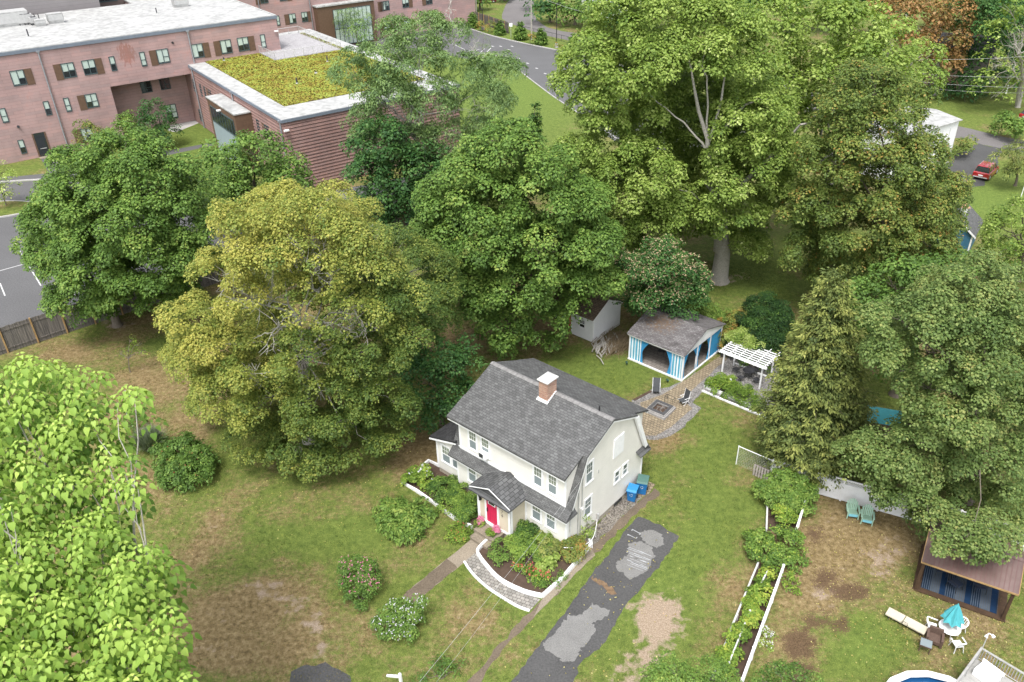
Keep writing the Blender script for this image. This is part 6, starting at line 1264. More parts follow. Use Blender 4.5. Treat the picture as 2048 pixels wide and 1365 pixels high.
tree('orange_tree', 'orange and russet autumn tree near the top right corner', (1868, 190), Lb('1800,25,32;1855,25,40;1912,25,36;1838,80,30;1895,75,34;1880,125,24;1840,120,20;1790,60,24;1930,60,20;1900,110,22;1760,20,26', .6), 'l_orange', cr=1.3, cl=.75, nl=8, leaf=.42, dens=.7, tintn=(.2, .18), bark='barkp')
tree('dark_tree', 'dark green tree behind the orange tree at the top right', (1985, 168), Lb('1960,50,40;1950,135,36;2000,25,42;1985,90,40;2040,40,40;1990,165,28;2060,110,40;1760,-10,40,10;1700,-20,40,10;1940,5,36'), 'l_deep', cr=1.3, cl=.75, nl=8, leaf=.42)
tt = tree('tall_tree', 'light green tree with a pale bare trunk at the right edge of the photo', (2035, 215), Lb('2010,70,30,-3;2045,50,36,-3;1985,120,26,-3;2048,130,24,-3;1978,165,20,-3;2060,170,30,-3;1990,195,18,-3;2020,20,30,-3'), 'l_silver', cr=1.2, cl=.7, nl=8, leaf=.38, dens=.6, bark='barkp', trunk_r=.3, backs=False)
TBt = np.array(tt.location); bare(tt, TBt, [(2034, 210, TBt[1], 2036, 110, TBt[1]-4, .3), (2036, 110, TBt[1]-4, 2028, 70, TBt[1]-4, .15), (2036, 110, TBt[1]-4, 2048, 70, TBt[1]-4, .15), (2036, 160, TBt[1]-4, 2005, 130, TBt[1]-5, .1)], 'barkp')
# conifer
def conifer(name, label, base, apex, wpx, mat, n=900, world=False, leafs=.22, droop=.5, group=None, top_tint=.75, rag=.3, sub=16, apw=.06, skew=None):
    B = G(*base); t = thing(name, label, 'tree', B, 0, group); A = PY(apex[0], apex[1], B[1])-B; h = A[2]; Rr = wpx/F*depth(B+np.array([0, 0, h*.3]))
    zz = h*(1-np.sqrt(RG.uniform(0.0, 1, n)))*.97+h*.03; prof = (1-zz/h)**.75*(.55+.45*np.clip(zz/(h*.25), 0, 1)); ph = RG.uniform(0, 2*pi, n)
    rad = Rr*prof*RG.uniform(1-rag, 1.12, n)+apw*h*.3; inn = RG.uniform(0, 1, n) < .3; rad[inn] *= .6
    ctr = np.stack([rad*np.cos(ph)+A[0]*zz/h, rad*np.sin(ph)+A[1]*zz/h, zz], 1); out = np.stack([np.cos(ph), np.sin(ph), np.full(n, .15)], 1)
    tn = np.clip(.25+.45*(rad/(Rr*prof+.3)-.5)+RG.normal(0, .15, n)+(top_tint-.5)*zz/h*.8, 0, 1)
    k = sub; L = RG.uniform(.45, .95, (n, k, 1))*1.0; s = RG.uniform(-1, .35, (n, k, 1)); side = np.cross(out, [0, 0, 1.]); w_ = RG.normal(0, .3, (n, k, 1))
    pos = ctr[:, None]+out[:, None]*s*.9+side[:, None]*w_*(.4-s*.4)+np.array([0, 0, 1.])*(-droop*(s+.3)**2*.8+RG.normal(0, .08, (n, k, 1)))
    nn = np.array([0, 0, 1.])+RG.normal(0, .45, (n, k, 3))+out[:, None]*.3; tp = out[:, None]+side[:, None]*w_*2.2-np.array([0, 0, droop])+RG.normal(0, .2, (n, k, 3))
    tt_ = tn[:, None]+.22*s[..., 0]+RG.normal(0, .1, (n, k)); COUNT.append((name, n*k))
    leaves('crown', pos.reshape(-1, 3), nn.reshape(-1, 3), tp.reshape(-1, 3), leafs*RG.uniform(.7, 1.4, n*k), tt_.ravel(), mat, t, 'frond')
    m = MB(); m.tube([(0, 0, 0), A*.5, A*.97], [h*.02+.05, h*.012+.03, .015], 8, cap=False)
    for i in range(0, n, 3): z = ctr[i][2]; a0 = A*z/h-np.array([0, 0, min(z*.5, .4)]); m.tube([a0, ctr[i]], [.03, .008], 3, cap=False)
    m.build('trunk', 'bark', t); return t
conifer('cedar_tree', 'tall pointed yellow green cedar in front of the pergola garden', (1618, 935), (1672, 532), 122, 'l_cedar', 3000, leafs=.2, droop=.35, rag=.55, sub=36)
conifer('spruce_tree', 'dark narrow conifer top behind the central maples', (1055, 330), (1072, 205), 24, 'l_yew', 220, leafs=.4, droop=.3)
# catalpa with big heart shaped leaves, built leaf whorl by leaf whorl
t = thing('catalpa_tree', 'bright lime green catalpa with large heart shaped leaves in the lower left corner', 'tree', (-15.5, 19.5, 0)); CB = np.array([-15.5, 19.5, 0])
whs = []
def cat_Y(y): return 27.2-(y-700)/665*10.5
ol = [(0, 700), (60, 700), (110, 705), (150, 722), (200, 735), (235, 790), (230, 850), (262, 905), (285, 945), (235, 985), (238, 1040), (290, 1075), (352, 1105), (330, 1160), (345, 1230), (372, 1300), (368, 1420), (-160, 1460), (-160, 690)]
def inside(x, y):
    c = False; j = len(ol)-1
    for i in range(len(ol)):
        (xi, yi), (xj, yj) = ol[i], ol[j]
        if (yi > y) != (yj > y) and x < (xj-xi)*(y-yi)/(yj-yi)+xi: c = not c
        j = i
    return c
rr_ = random.Random(5); pts = []
while len(pts) < 370:
    x, y = rr_.uniform(-150, 375), rr_.uniform(695, 1450)
    if not inside(x, y): continue
    if any((x-a)**2+(y-b)**2 < 22**2 for a, b, _ in pts) and rr_.random() < .96: continue
    if 120 < x < 290 and 870 < y < 1000 and rr_.random() < .45: continue
    g_ = sin(x*.055+y*.02)+cos(y*.06-x*.015)+.5*sin(y*.11)
    if g_ > .55 and rr_.random() < .93: continue
    pts.append((x, y, 0))
pts += [(262, 775, -1), (250, 772, -1), (275, 778, 0)]
for layer, frac, dy in ((0, 1., 0), (1, 1., .9), (2, .8, 2.0)):
    for x, y, _ in pts:
        if rr_.random() > frac: continue
        if layer: x, y = x+rr_.gauss(0, 7), y+rr_.gauss(0, 7)
        P = PY(x, y, cat_Y(y)+rr_.uniform(-1.5, 1.2)+dy*.6); P[2] -= dy*.55; whs.append((P-CB, layer))
PP = []; NN = []; TP = []; SS = []; TT = []; m = MB()
for c, layer in whs:
    k = rr_.randint(13, 20); a0 = rr_.random()*6.28; tw = rr_.gauss(.6, .1)-layer*.22  # lower whorl layers tinted darker: shade inside the crown put into leaf colour
    for i in range(k):
        a = a0+i*2.4; r = .03+.027*i; o_ = np.array([cos(a), sin(a), 0]); dr = .22+.075*i+rr_.uniform(-.12, .2)
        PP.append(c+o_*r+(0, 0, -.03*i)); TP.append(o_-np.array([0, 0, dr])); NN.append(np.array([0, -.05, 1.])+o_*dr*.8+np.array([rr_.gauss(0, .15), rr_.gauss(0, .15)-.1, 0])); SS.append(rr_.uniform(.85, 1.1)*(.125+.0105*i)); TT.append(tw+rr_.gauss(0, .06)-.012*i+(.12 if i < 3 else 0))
leaves('crown', np.array(PP), np.array(NN), np.array(TP), np.array(SS), np.array(TT), 'l_catalpa', t, 'heart')
m = MB(); m.tube([(0, 0, 0), (0, 0, 2), (.3, .2, 6), (.2, .6, 9)], [.5, .4, .33, .28], 10, cap=False)
for i in range(12):
    c, _ = whs[rr_.randrange(len(pts))]; mid = np.array([.2, .6, 9])*.5+c*.5+(0, 0, -1.); p_ = limb(m, (.2, .6, 7+rr_.random()*2), mid-(0, 0, .6), .12, .06, 3, .05); p2 = limb(m, mid-(0, 0, .6), c-(0, 0, .5), .06, .02, 4, .05)
    for q in range(2):
        c2 = min((w_[0] for w_ in rr_.sample(whs, 60)), key=lambda w_: np.linalg.norm(w_-c)); limb(m, p2[2], c2-(0, 0, .35), .025, .012, 3, .04)
m.build('trunk', 'barkp', t, True)
# mimosa with blossoms
mi = tree('mimosa_tree', 'low spreading tree dotted with peach blossoms over the pavilion roof', (1335, 668), Lb('1280,535,42;1338,530,46;1376,570,38;1302,588,50;1358,605,38;1262,585,30;1322,505,30;1395,600,22;1250,560,24', .5), 'l_deep', cr=.6, cl=.34, nl=10, leaf=.16, trunk_r=.16, tintn=(.15, .15))
cr_ = [c for c in mi.children if c.name.startswith('crown')][0]; vs = np.empty(len(cr_.data.vertices)*3, np.float32); cr_.data.vertices.foreach_get('co', vs); vs = vs.reshape(-1, 3)
sel = vs[RG.integers(0, len(vs), 6000)]; hi = sel[(sel[:, 2]+.35*-sel[:, 1]) > np.percentile(sel[:, 2]-.35*sel[:, 1], 45)][:1700]; rep = np.repeat(hi, 5, 0)+RG.normal(0, .03, (len(hi)*5, 3))+(0, -.04, .10)
leaves('blossom', rep, np.array([0, 0, 1.])+RG.normal(0, .5, rep.shape), rdir(len(rep)), np.full(len(rep), .085), RG.uniform(0, 1, len(rep)), 'l_peach', mi)['kind'] = 'stuff'
# shrubs
def shrub(name, label, lobes, mat, cat='shrub', base=None, group=None, fl=None, fln=0, stems=6, off=0., fsz=.05, gz=0, **kw):
    """low plant: lobes (px, py, r_px) centred at their own height above the ground"""
    xs_ = [l[0] for l in lobes]; yb = max(l[1]+l[2]*.6 for l in lobes); bx = np.mean(xs_); B = G(*(base or (bx, yb))); W = []
    t = thing(name, label, cat, B, 0, group)
    for l in lobes:
        x, y, r = l[:3]; rm = r/F*depth(G(x, y)); P = G(x, y, rm*.75 if len(l) < 4 else l[3]); W.append((*(P-B), rm, rm*.85, l[4] if len(l) > 4 else .45))
    pr = dict(cr=.3, cl=.16, nl=10, leaf=.07, droop=.2, cull=.55); pr.update(kw); shape = pr.pop('shape', 'maple'); d = cloud(W, **pr); leaves('foliage', *d, mat, t, shape); COUNT.append((name, len(d[0])))
    m = MB()
    for i in range(stems):
        w_ = W[i % len(W)]; c = np.array(w_[:3]); limb(m, (np.zeros(3) if np.linalg.norm(c[:2]) < 2.2 else c*[1, 1, 0]), c+(RG.normal()*.2*w_[3], RG.normal()*.2*w_[3], 0), .02, .008, 3, .05)
    m.build('stem', 'bark', t)
    if fl:
        idx = RG.integers(0, len(d[0]), fln); P = d[0][idx]; P = P[P[:, 2] > np.percentile(d[0][:, 2], 25)]; rep = np.repeat(P, 4, 0)+RG.normal(0, fsz*.3, (len(P)*4, 3))+(0, -.03, .05)
        leaves('flowers', rep, np.array([0, -.3, 1.])+RG.normal(0, .5, rep.shape), rdir(len(rep)), np.full(len(rep), fsz), RG.uniform(0, 1, len(rep)), fl, t)['kind'] = 'stuff'
    return t
def S(s, tint=.45):
    out = []
    for q in s.split(';'): v = [float(a) for a in q.split(',')]; out.append((v[0], v[1], v[2], v[3] if len(v) > 3 and v[3] > 0 else v[2]/F*depth(G(v[0], v[1]))*.75, v[4] if len(v) > 4 else tint))
    return out
shrub('yew_bush', 'tall dome shaped dark yew beside the pergola', S('1528,640,42,2.4;1520,680,44,1.6;1552,655,30,2.2;1490,690,26,1.2;1530,612,24,3.3', .15), 'l_yew', leaf=.09, cr=.6, cl=.2, nl=14, dens=1.6)
shrub('hedge', 'clipped green hedge running behind the pavilion roof', S('1375,612,20,1.4;1400,620,20,1.4;1425,628,20,1.4;1448,640,20,1.4;1462,650,18,1.3', .6), 'l_maple', cat='hedge', leaf=.1)
shrub('bush', 'reddish brown leafy bush between pavilion and dark yew', S('1462,680,24,1.2;1470,655,22,1.8;1480,640,20,2.;1455,655,18,1.5', .7), 'l_brown', leaf=.11)
shrub('climbing_plant', 'leafy vine spilling over the far edge of the pergola', S('1475,675,14,2.2;1492,680,14,2.3;1510,688,10,2.3;1490,665,9,2.5;1466,672,8,2.3', .6), 'l_silver', leaf=.11)
shrub('garden_plants', 'bushy green plants in the bed left of the white marker', S('1434,765,16;1446,758,16;1440,775,14;1455,772,12', .6), 'l_lime', leaf=.1)
shrub('garden_plants', 'low bright green ground cover filling the pergola garden bed', S('1465,785,14;1480,790,15;1495,797,16;1510,805,14;1470,775,10;1488,780,12', .45), 'l_lime', leaf=.08)
shrub('juniper_bush', 'feathery green juniper alone on the lawn left of the front walk', S('805,1035,30;780,1020,24;835,1025,24;800,1060,26;825,1055,22;780,1045,20', .6), 'l_maple', shape='frond', leaf=.2, cl=.22, droop=.9, nl=11)
shrub('juniper_bush', 'big green juniper on the left lawn beside the grey ornamental grass', S('365,905,36;335,910,26;395,925,30;360,940,34;385,950,30;345,950,26;325,890,16', .35), 'l_maple', shape='frond', leaf=.2, cl=.24, droop=.1, nl=11, fl='l_redf', fln=60, fsz=.05)
shrub('flowering_shrub', 'loose shrub with pink flowers on the lawn left of the front walk', S('715,1160,28,.9;700,1135,22,1.3;735,1140,22,1.3;715,1195,20,.5;740,1170,18,.8', .35), 'l_maple', leaf=.1, fl='l_pink', fln=230, fsz=.07, dens=.8)
shrub('flowering_shrub', 'shrub with many white flowers near the lower end of the front walk', S('785,1235,26,.8;765,1250,20,.7;800,1260,22,.6;825,1225,16,1.2;838,1205,12,1.4;800,1215,16,1.1;830,1250,16,.5', .45), 'l_maple', leaf=.1, fl='l_white', fln=300, fsz=.055, dens=.8)
shrub('hydrangea', 'hydrangea with white blooms at the left end of the front bed', S('838,950,17;822,960,12;852,960,13', .6), 'l_lime', leaf=.13, fl='l_white', fln=30, fsz=.1)
shrub('yew_bush', 'leftmost of the three green yews in the bed left of the porch', S('888,975,22;872,985,18;905,968,16;900,990,16', .65), 'l_yew', leaf=.085, cl=.14, group='green yews in the bed left of the porch')
shrub('yew_bush', 'middle of the three green yews in the bed left of the porch', S('915,1000,22;900,1012,16;932,990,18', .8), 'l_yew', leaf=.085, cl=.14, group='green yews in the bed left of the porch')
shrub('yew_bush', 'green yew nearest the porch in the left bed', S('935,1020,20;918,1030,16;945,1005,14', .7), 'l_yew', leaf=.085, cl=.14, group='green yews in the bed left of the porch')
shrub('flowering_shrub', 'low spotted leafy perennials at the lower end of the left bed', S('912,1062,13,.2;925,1068,12,.2;935,1062,11,.2;905,1074,10,.2;922,1080,9,.15', .6), 'l_lime', leaf=.08, fl='l_redf', fln=30)
shrub('yew_bush', 'rounded dark green yew against the porch side in the front bed', S('1050,1062,20;1064,1072,18;1040,1076,15', .6), 'l_yew', leaf=.08, cl=.13); shrub('yew_bush', 'olive green yew in the centre of the front bed', S('1045,1095,22;1075,1095,20;1090,1080,17;1060,1110,18;1030,1090,14', .9), 'l_yew', leaf=.08, cl=.13)
shrub('yew_bush', 'yellowish yew beside the house wall in the front bed', S('1092,1095,18;1100,1080,14;1080,1078,14', .6), 'l_cedar', leaf=.1, cl=.14)
shrub('holly_bush', 'round olive holly bush at the right corner of the front bed', S('1146,1098,22;1160,1088,16;1134,1088,15;1150,1112,14', .65), 'l_brown', leaf=.09)
shrub('leafy_plant', 'bluish green large leafed plant in front of the yews in the front bed', S('1092,1128,11;1082,1140,10;1104,1120,9', .6), 'l_silver', leaf=.17, nl=7); shrub('flowering_shrub', 'red flowering plants near the curved edging of the front bed', S('1050,1138,10,.25;1065,1150,10,.2;1038,1128,9,.25;1086,1160,10,.2', .5), 'l_lime', leaf=.09, fl='l_redf', fln=70, fsz=.08)
shrub('leafy_plant', 'light leafy plants in the left part of the front bed', S('990,1100,10,.4;1002,1090,10,.4;1010,1110,9,.3;985,1115,8,.25;1000,1125,8,.2', .55), 'l_maple', leaf=.09, dens=.8); shrub('leafy_plant', 'small mixed plants along the right edging of the front bed', S('1120,1150,8,.15;1110,1165,7,.15;1090,1172,8,.15;1075,1168,7,.15', .4), 'l_maple', leaf=.07)
shrub('climbing_plant', 'sparse rambling plant by the meter on the gable wall', S('1170,1040,12,1.4;1178,1055,12,.9;1186,1062,10,.6;1162,1055,10,.9', .5), 'l_silver', leaf=.09, dens=.45)
def pot(lab, x, y, fl, flt): 
    P = G(x, y, .22); t = thing('potted_plant', lab, 'potted plant', (P[0], P[1], .215), 0, 'potted plants on the front steps'); MB().cyl((0, 0, 0), .14, .26, 12, .19).build('pot', 'hair', t); d = cloud([(0, 0, .38, .26, .2, .5)], cr=.12, cl=.09, nl=10, leaf=.06, cull=.4); leaves('foliage', *d, fl, t)
pot('green leafy potted plant left of the front steps', 957, 1054, 'l_lime', 0); pot('green leafy potted plant right of the front steps', 982, 1074, 'l_lime', 0)
def mum(lab, x, y):
    P = G(x, y, .45); t = thing('potted_flowers', lab, 'potted plant', (P[0], P[1], .425), 0, 'pink chrysanthemums beside the front door'); MB().cyl((0, 0, 0), .1, .16, 12, .13).build('pot', 'hair', t); d = cloud([(0, 0, .27, .2, .17, .5)], cr=.1, cl=.07, nl=12, leaf=.05, cull=.4); leaves('flowers', *d, 'l_pink', t)
mum('ball of pink flowers left of the raspberry door', 962, 1045); mum('ball of pink flowers right of the raspberry door', 991, 1065)
# right yard greenery
shrub('bush', 'dense dark green bush growing over the upper leafy bed', S('1560,965,26,1.3;1585,975,28,1.2;1612,985,22,1.;1545,990,22,.9;1575,1000,28,.9;1605,1005,22,.7;1535,975,18,1.', .55), 'l_maple', leaf=.11); shrub('climbing_plant', 'lime green vine tangled between the two vine beds', S('1572,1030,12,.8;1562,1025,10,.9;1580,1038,10,.6', .7), 'l_lime', leaf=.12)
shrub('bush', 'wide olive green vine mound between the two vine beds', S('1545,1085,30,.8;1515,1080,24,.7;1578,1085,26,.8;1530,1105,26,.6;1565,1110,26,.6;1590,1105,18,.5;1505,1100,18,.4;1590,1125,14,.3', .5), 'l_maple', leaf=.11, dens=.65, droop=.6, fl='l_lime', fln=260, fsz=.12)
vl = [(1547, 1140), (1540, 1152), (1532, 1168), (1540, 1182), (1520, 1185), (1512, 1202), (1528, 1200), (1505, 1218), (1518, 1222), (1498, 1238), (1505, 1245), (1490, 1258), (1478, 1262), (1484, 1280), (1470, 1282), (1474, 1300), (1462, 1305), (1466, 1322), (1452, 1325), (1458, 1342)]
shrub('climbing_plant', 'long row of lime and green vines along the lower vine bed', [(x-7, y, 10.5, .55, .35+.5*abs(sin(i*1.7))) for i, (x, y) in enumerate(vl)], 'l_lime', leaf=.13, nl=9, stems=12)
shrub('climbing_plant', 'trailing vine hanging right of the low white fence', S('1575,1150,8,.5;1585,1165,8,.3;1570,1170,8,.3;1590,1180,6,.2', .6), 'l_lime', leaf=.1, dens=.6)
tree('young_maple', 'green tree top rising at the bottom edge left of the vine bed', (1385, 1460), Lb('1310,1352,22;1345,1345,26;1385,1355,26;1425,1350,26;1455,1362,22;1370,1385,40;1430,1390,36;1320,1385,30', .55), 'l_maple', backs=False, cr=.4, cl=.2, nl=10, leaf=.09, trunk_r=.09)
tree('young_maple', 'small bluish tree top at the bottom edge right of the vine bed', (1560, 1440), Lb('1530,1362,16;1560,1348,20;1590,1355,18;1620,1365,16;1570,1385,30', .3), 'l_maple', backs=False, cr=.35, cl=.2, nl=10, leaf=.09, trunk_r=.08)
tree('sapling', 'thin sapling with sparse leaves on the lawn in front of the big left maple', (261, 745), Lb('255,700,14;275,690,12;240,708,10;285,705,9;262,680,8', .6), 'l_lime', backs=False, cr=.35, cl=.22, nl=5, leaf=.1, dens=.35, trunk_r=.04)
shrub('pale_flowers', 'pale cream flowers at the foot of the long low white fence', S('1530,1262,7,.12;1541,1270,8,.14;1526,1285,7,.12;1540,1292,6,.1', .6), 'l_silver', leaf=.08, fl='l_white', fln=60, fsz=.05, dens=.7)
# ornamental grass and low weeds
def grassclump(name, label, x, y, h, r, n, mat, cat='ornamental grass'):
    B = G(x, y); P = np.zeros((n, 3)); a = RG.uniform(0, 2*pi, n); rr = RG.uniform(0, .25, n)*r; P[:, 0] = rr*np.cos(a); P[:, 1] = rr*np.sin(a); o_ = np.stack([np.cos(a), np.sin(a), np.zeros(n)], 1); lean = RG.uniform(.2, 1.1, n)
    d = o_*lean[:, None]*r/h+np.array([0, 0, 1.]); d = nrm(d)*h*RG.uniform(.7, 1.1, n)[:, None]; w_ = np.cross(o_, [0, 0, 1.])*.018; mid = P+d*.6; tip = P+d-np.array([0, 0, 1.])*(lean*h*.22)[:, None]
    V = np.stack([P-w_, P+w_, mid+w_*.9, mid-w_*.9, tip+w_*.1, tip-w_*.1], 1).reshape(-1, 3); b = (np.arange(n)*6)[:, None, None]; FF = (b+np.array([[0, 1, 2, 3], [3, 2, 4, 5]])[None]).reshape(-1, 4)
    o = npmesh(name, V, FF, mat, None, fattrs={'tint': np.repeat(RG.uniform(0, 1, n), 2)}); o.location = tuple(B); tag(o, label, cat); return o
M['l_reed'] = leafmat('grey_green_blades', ramp3((.06, .09, .05), (.13, .17, .1), (.24, .28, .19)))
grassclump('ornamental_grass', 'grey green fountain grass beside the big juniper on the left lawn', 303, 900, 2.0, 1.5, 1500, 'l_reed'); grassclump('tall_grass', 'dry stalks rising behind the white flowering shrub', 812, 1245, 1.2, .5, 200, 'l_reed')
grassclump('tall_grass', 'tuft of long grass at the foot of the catalpa on the left', 30, 905, 1.1, .9, 400, 'l_reed')
shrub('wild_flowers', 'weedy patch with white specks between the catalpa and the big juniper', S('262,830,18,.4;245,860,20,.4;285,850,14,.3;255,800,14,.3;300,870,10,.3', .3), 'l_maple', dens=.5, leaf=.09, fl='l_white', fln=60, fsz=.05); shrub('low_weeds', 'dark leafy weeds at the bottom of the lawn below the white flowering shrub', S('870,1340,22,.2;900,1345,18,.2;920,1335,14,.15;845,1350,14,.15', .3), 'l_maple', dens=.4, leaf=.1)
# trees and bushes by the school
SM = dict(cr=.7, cl=.42, nl=8, leaf=.22)
tree('young_tree', 'young dark green tree in the school courtyard, rightmost of three', (320, 290), Lb('312,225,24;300,255,26;335,262,22;312,275,22;295,215,14', .4), 'l_deep', **SM, trunk_r=.1); tree('young_tree', 'small green tree between the two other school courtyard trees', (258, 292), Lb('250,240,15;262,252,16;246,258,12;272,262,14', .5), 'l_maple', **SM, trunk_r=.09)
tree('young_tree', 'thin reddish green tree in front of the school wall, left of the other two', (182, 302), Lb('172,262,18;188,270,16;165,245,9;190,285,14;160,280,10', .5), 'l_brown', **SM, trunk_r=.08, dens=.7); tree('young_tree', 'yellow green young tree on the parking island at the left edge', (13, 412), Lb('2,345,20;12,375,16;-18,340,24;22,395,10;-10,385,16', .7), 'l_silver', cr=.6, cl=.4, nl=7, leaf=.2, dens=.7, trunk_r=.08)
tree('entrance_tree', 'light airy tree in front of the school back entrance glazing', (716, 92), Lb('690,30,16;705,45,16;725,35,14;700,62,12;730,55,10;680,50,9', .5), 'l_locust', style='locust', trunk_r=.12, dens=.8, leaf=.3); tree('entrance_tree', 'small yellowish tree behind the terrace railing', (610, 62), Lb('604,46,10;612,54,9;596,52,7', .7), 'l_locust', style='locust', trunk_r=.08)
tree('locust_tree', 'small blue green locust in front of the bright lawn right of the tall locust', (985, 300), Lb('1005,150,26;1025,130,16;985,175,24;970,205,22;1000,190,18;960,235,20;990,225,16;975,260,18', .3), 'l_locust', style='locust', trunk_r=.14, dens=.75, backs=False, nl=12, leaf=.24)
tree('road_tree', 'thin young tree at the tip of the lawn by the access road', (966, 118), Lb('966,78,10;962,92,8;972,95,7', .7), 'l_locust', style='locust', trunk_r=.07, dens=.7)
for x, y, tx, ty, w_, lab in [(944, 56, 945, 24, 11, 'leftmost pointed green conifer in front of the board fence'), (999, 70, 999, 40, 10, 'bluish conifer just left of the road sign'), (1042, 80, 1041, 41, 13, 'bushy green conifer right of the road sign'), (1082, 90, 1083, 54, 11, 'green conifer between utility pole and black lamp post'), (1146, 104, 1147, 66, 11, 'green conifer right of the black lamp post'), (905, 42, 904, 10, 9, 'green conifer at the left part of the board fence'), (860, 40, 860, 10, 9, 'pale green conifer at the left end of the board fence')]:
    conifer('roadside_conifer', lab, (x, y), (tx, ty), w_, 'l_maple', 150, leafs=.45, droop=.2, group='conifers along the access road', rag=.2, sub=14)
for x, y, r, lab in [(915, 22, 9, 'rusty low bush at the far board fence'), (980, 55, 9, 'reddish bush between two roadside conifers'), (1060, 78, 7, 'small brown bush behind the roadside conifers'), (1120, 92, 7, 'small russet bush beside the black lamp post'), (965, 52, 8, 'yellow green bush at the black lamp post by the fence')]:
    shrub('roadside_bush', lab, [(x, y, r, 1.2, .75)], 'l_brown', cr=.8, cl=.5, nl=8, leaf=.3, group='bushes along the access road', stems=2)
# street trees and distant woodland at the top
far = [(1100, 45, 1090, 5, 26), (1150, 50, 1140, 0, 34), (1195, 62, 1190, 20, 34), (1255, 75, 1250, 25, 36), (1310, 60, 1310, -10, 40), (1400, 60, 1400, -20, 50), (1500, 60, 1500, -20, 50), (1600, 60, 1600, -30, 50), (1700, 70, 1700, -20, 46), (1085, 20, 1075, -25, 22), (925, 12, 920, -12, 14), (960, 20, 960, -8, 14), (1010, 2, 1005, -20, 12), (1880, 60, 1880, -10, 40), (2000, 60, 2000, -20, 40), (1800, 110, 1790, 40, 30)]
FL = ['first', 'second', 'third', 'fourth', 'fifth', 'sixth', 'seventh', 'eighth', 'ninth']
labs = ['street tree right of the utility pole at the top edge', 'dark street tree above the right black lamp post', 'street tree in front of the far white house', 'street tree behind the left shoulder of the silver maple', 'distant green tree above the left part of the silver maple', 'distant tree above the middle of the huge silver maple', 'distant tree between the two silver maples', 'distant tree behind the second silver maple', 'distant tree left of the orange tree', 'street tree beside the top of the street', 'low tree behind the left part of the board fence', 'low tree behind the board fence near the maroon car', 'small tree at the upper left of the street', 'distant dark tree behind the orange tree', 'distant dark tree at the top right corner', 'green tree half hidden between silver maple and brick house']
for i, (bx, by, tx, ty, r) in enumerate(far):
    tree('distant_tree', labs[i], (bx, by), [(tx, ty, r*.7, 0, .45), (tx-r*.6, ty+r*.5, r*.6, 0, .5), (tx+r*.6, ty+r*.5, r*.6, 0, .4), (tx, ty+r*.8, r*.6, -3, .45)], 'l_maple' if i % 3 else 'l_deep', group='distant trees along the top edge', cr=1.6, cl=1.0, nl=7, leaf=.6, trunk_r=.3, limbs=False, backs=False)
# more greenery right edge
tree('willow_tree', 'small weeping green tree at the right edge beside the red car', (2030, 372), Lb('2015,315,24;2035,305,24;2008,340,16;2040,345,22;2055,320,24', .45), 'l_cedar', cr=.8, cl=.5, nl=9, leaf=.35, shape='narrow', droop=2.5, trunk_r=.15); shrub('bush', 'bluish green bush across the street at the right edge', S('2005,248,16,2.;2025,252,18,2.;2045,258,18,2.;1990,255,10,1.2', .5), 'l_maple', cr=.8, cl=.5, nl=9, leaf=.3)
shrub('bush', 'bronze green bush beside the white house corner', S('1925,290,13,1.5;1918,302,10,1.;1935,285,10,1.4', .5), 'l_brown', cr=.6, cl=.4, nl=9, leaf=.22); shrub('bush', 'dark bushes at the foot of the brick house', S('1880,178,14,1.5;1900,184,12,1.3;1935,186,14,1.5;1955,188,12,1.5', .3), 'l_deep', cr=.8, cl=.5, nl=8, leaf=.3)
shrub('bush', 'green understorey bush left of the silver maple trunk', S('1290,600,20,1.5;1250,610,16,1.3', .4), 'l_maple', cr=.5, cl=.3, nl=9, leaf=.15)
shrub('bush', 'green shrub on the gravel behind the bistro set', S('1490,722,8,.6;1512,726,9,.6;1530,733,8,.6', .4), 'l_maple', leaf=.1)
# fallen leaves
fx = np.concatenate([RG.normal(1880, 110, 900), RG.normal(1700, 90, 300), RG.normal(620, 200, 500), RG.normal(1230, 100, 250)]); fy = np.concatenate([RG.normal(1230, 70, 900), RG.normal(1120, 60, 300), RG.normal(960, 60, 500), RG.normal(1180, 140, 250)])
FP = np.array([G(a_, b_, .05) for a_, b_ in zip(fx, fy)]); FP = FP[(FP[:, 1] > 18)]; nf_ = len(FP)
o = leaves('fallen_leaves', FP, np.array([0, 0, 1.])+RG.normal(0, .25, (nf_, 3)), rdir(nf_), RG.uniform(.05, .12, nf_), RG.uniform(.3, 1, nf_), 'l_orange' if 0 else leafmat('dry_fallen_leaves', [(0, (.10, .06, .02)), (.6, (.32, .27, .08)), (1, (.5, .45, .2))]), None); tag(o, 'dry leaves scattered over the lawns', 'fallen leaves', kind='stuff')
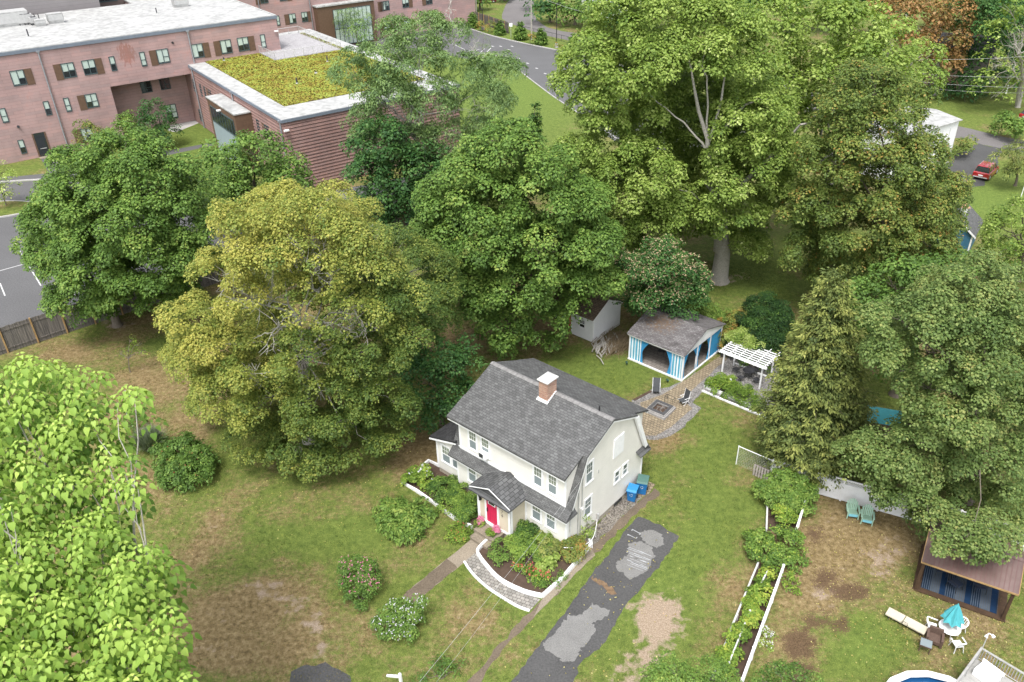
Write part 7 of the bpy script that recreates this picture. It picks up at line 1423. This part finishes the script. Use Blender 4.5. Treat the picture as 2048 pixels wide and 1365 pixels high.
# lawn blades over the near yards
N = 520000; Xr = RG.uniform(-42, 40, N); Yr = 17+(RG.uniform(0, 1, N)**.8)*58; P = np.stack([Xr, Yr, np.zeros(N)], 1); x_, y_ = px(P)
ok = (x_ > -60) & (x_ < 2110) & (y_ < 1400) & (y_ > 520)
def inpoly(px_, py_, poly):
    c = np.zeros(px_.shape, bool); j = len(poly)-1
    for i in range(len(poly)):
        (xi, yi), (xj, yj) = poly[i], poly[j]
        with np.errstate(divide='ignore', invalid='ignore'): cond = ((yi > py_) != (yj > py_)) & (px_ < (xj-xi)*(py_-yi)/((yj-yi) if yj != yi else 1e-9)+xi)
        c ^= cond; j = i
    return c
front = [(880, 935), (858, 924), (805, 968), (833, 984), (895, 1029), (950, 1062)]
nog = [lot, wk, dw, front, outer+[(1081, 1199), (1126, 1158), (1183, 1092), (1140, 1060), (979, 1080)], [(1310, 975), (1215, 1056), (1180, 1092), (1083, 1200), (980, 1312), (925, 1375), (958, 1375), (1067, 1234), (1175, 1124), (1251, 1050), (1322, 985)],
       [(1134, 1107), (1221, 1022), (1262, 980), (1312, 970), (1258, 1008), (1182, 1092)], [(1262, 802), (1303, 779), (1366, 763), (1470, 690), (1480, 700), (1600, 760), (1560, 850), (1404, 784), (1383, 806), (1402, 817), (1360, 861), (1299, 881), (1262, 860)], [(1430, 1352), (1518, 1127), (1567, 1138), (1488, 1362)],
       [(1261, 717), (1362, 763), (1441, 683), (1350, 640)], [(1145, 668), (1186, 687), (1242, 652), (1195, 630)], [(880, 940), (1134, 1107), (1283, 958), (1050, 850)]]
for pl_ in nog: ok &= ~inpoly(x_, y_, pl_)
d_ = patchval(P, 'bare')+patchval(P, 'soil')*.6+patchval(P, 'dry')*.25; ok &= RG.uniform(0, 1, N) > np.clip(d_*1.15, 0, .93)
P = P[ok]; n = len(P); a = RG.uniform(0, 2*pi, n); L = RG.uniform(.03, .11, n)*(1+.5*np.sin(P[:, 0]*1.3)*np.cos(P[:, 1]*1.1)); w_ = RG.uniform(.008, .024, n)
t1 = np.stack([np.cos(a), np.sin(a), np.zeros(n)], 1); lean = np.stack([-np.sin(a), np.cos(a), np.zeros(n)], 1)*(L*RG.uniform(-.8, .8, n))[:, None]
V = np.stack([P-t1*w_[:, None], P+t1*w_[:, None], P+lean+np.stack([0*L, 0*L, L], 1)], 1).reshape(-1, 3)
gb = npmesh('lawn_grass', V, np.arange(n*3).reshape(-1, 3), 'blade', fattrs={'tint': RG.uniform(0, 1, n), **{k: patchval(P, k) for k in PATCH}})
tag(gb, 'short grass of the lawns around the house', 'grass', kind='stuff')
print('LEAVES', sum(c for _, c in COUNT), sorted(COUNT, key=lambda c: -c[1])[:14], 'blades', n)
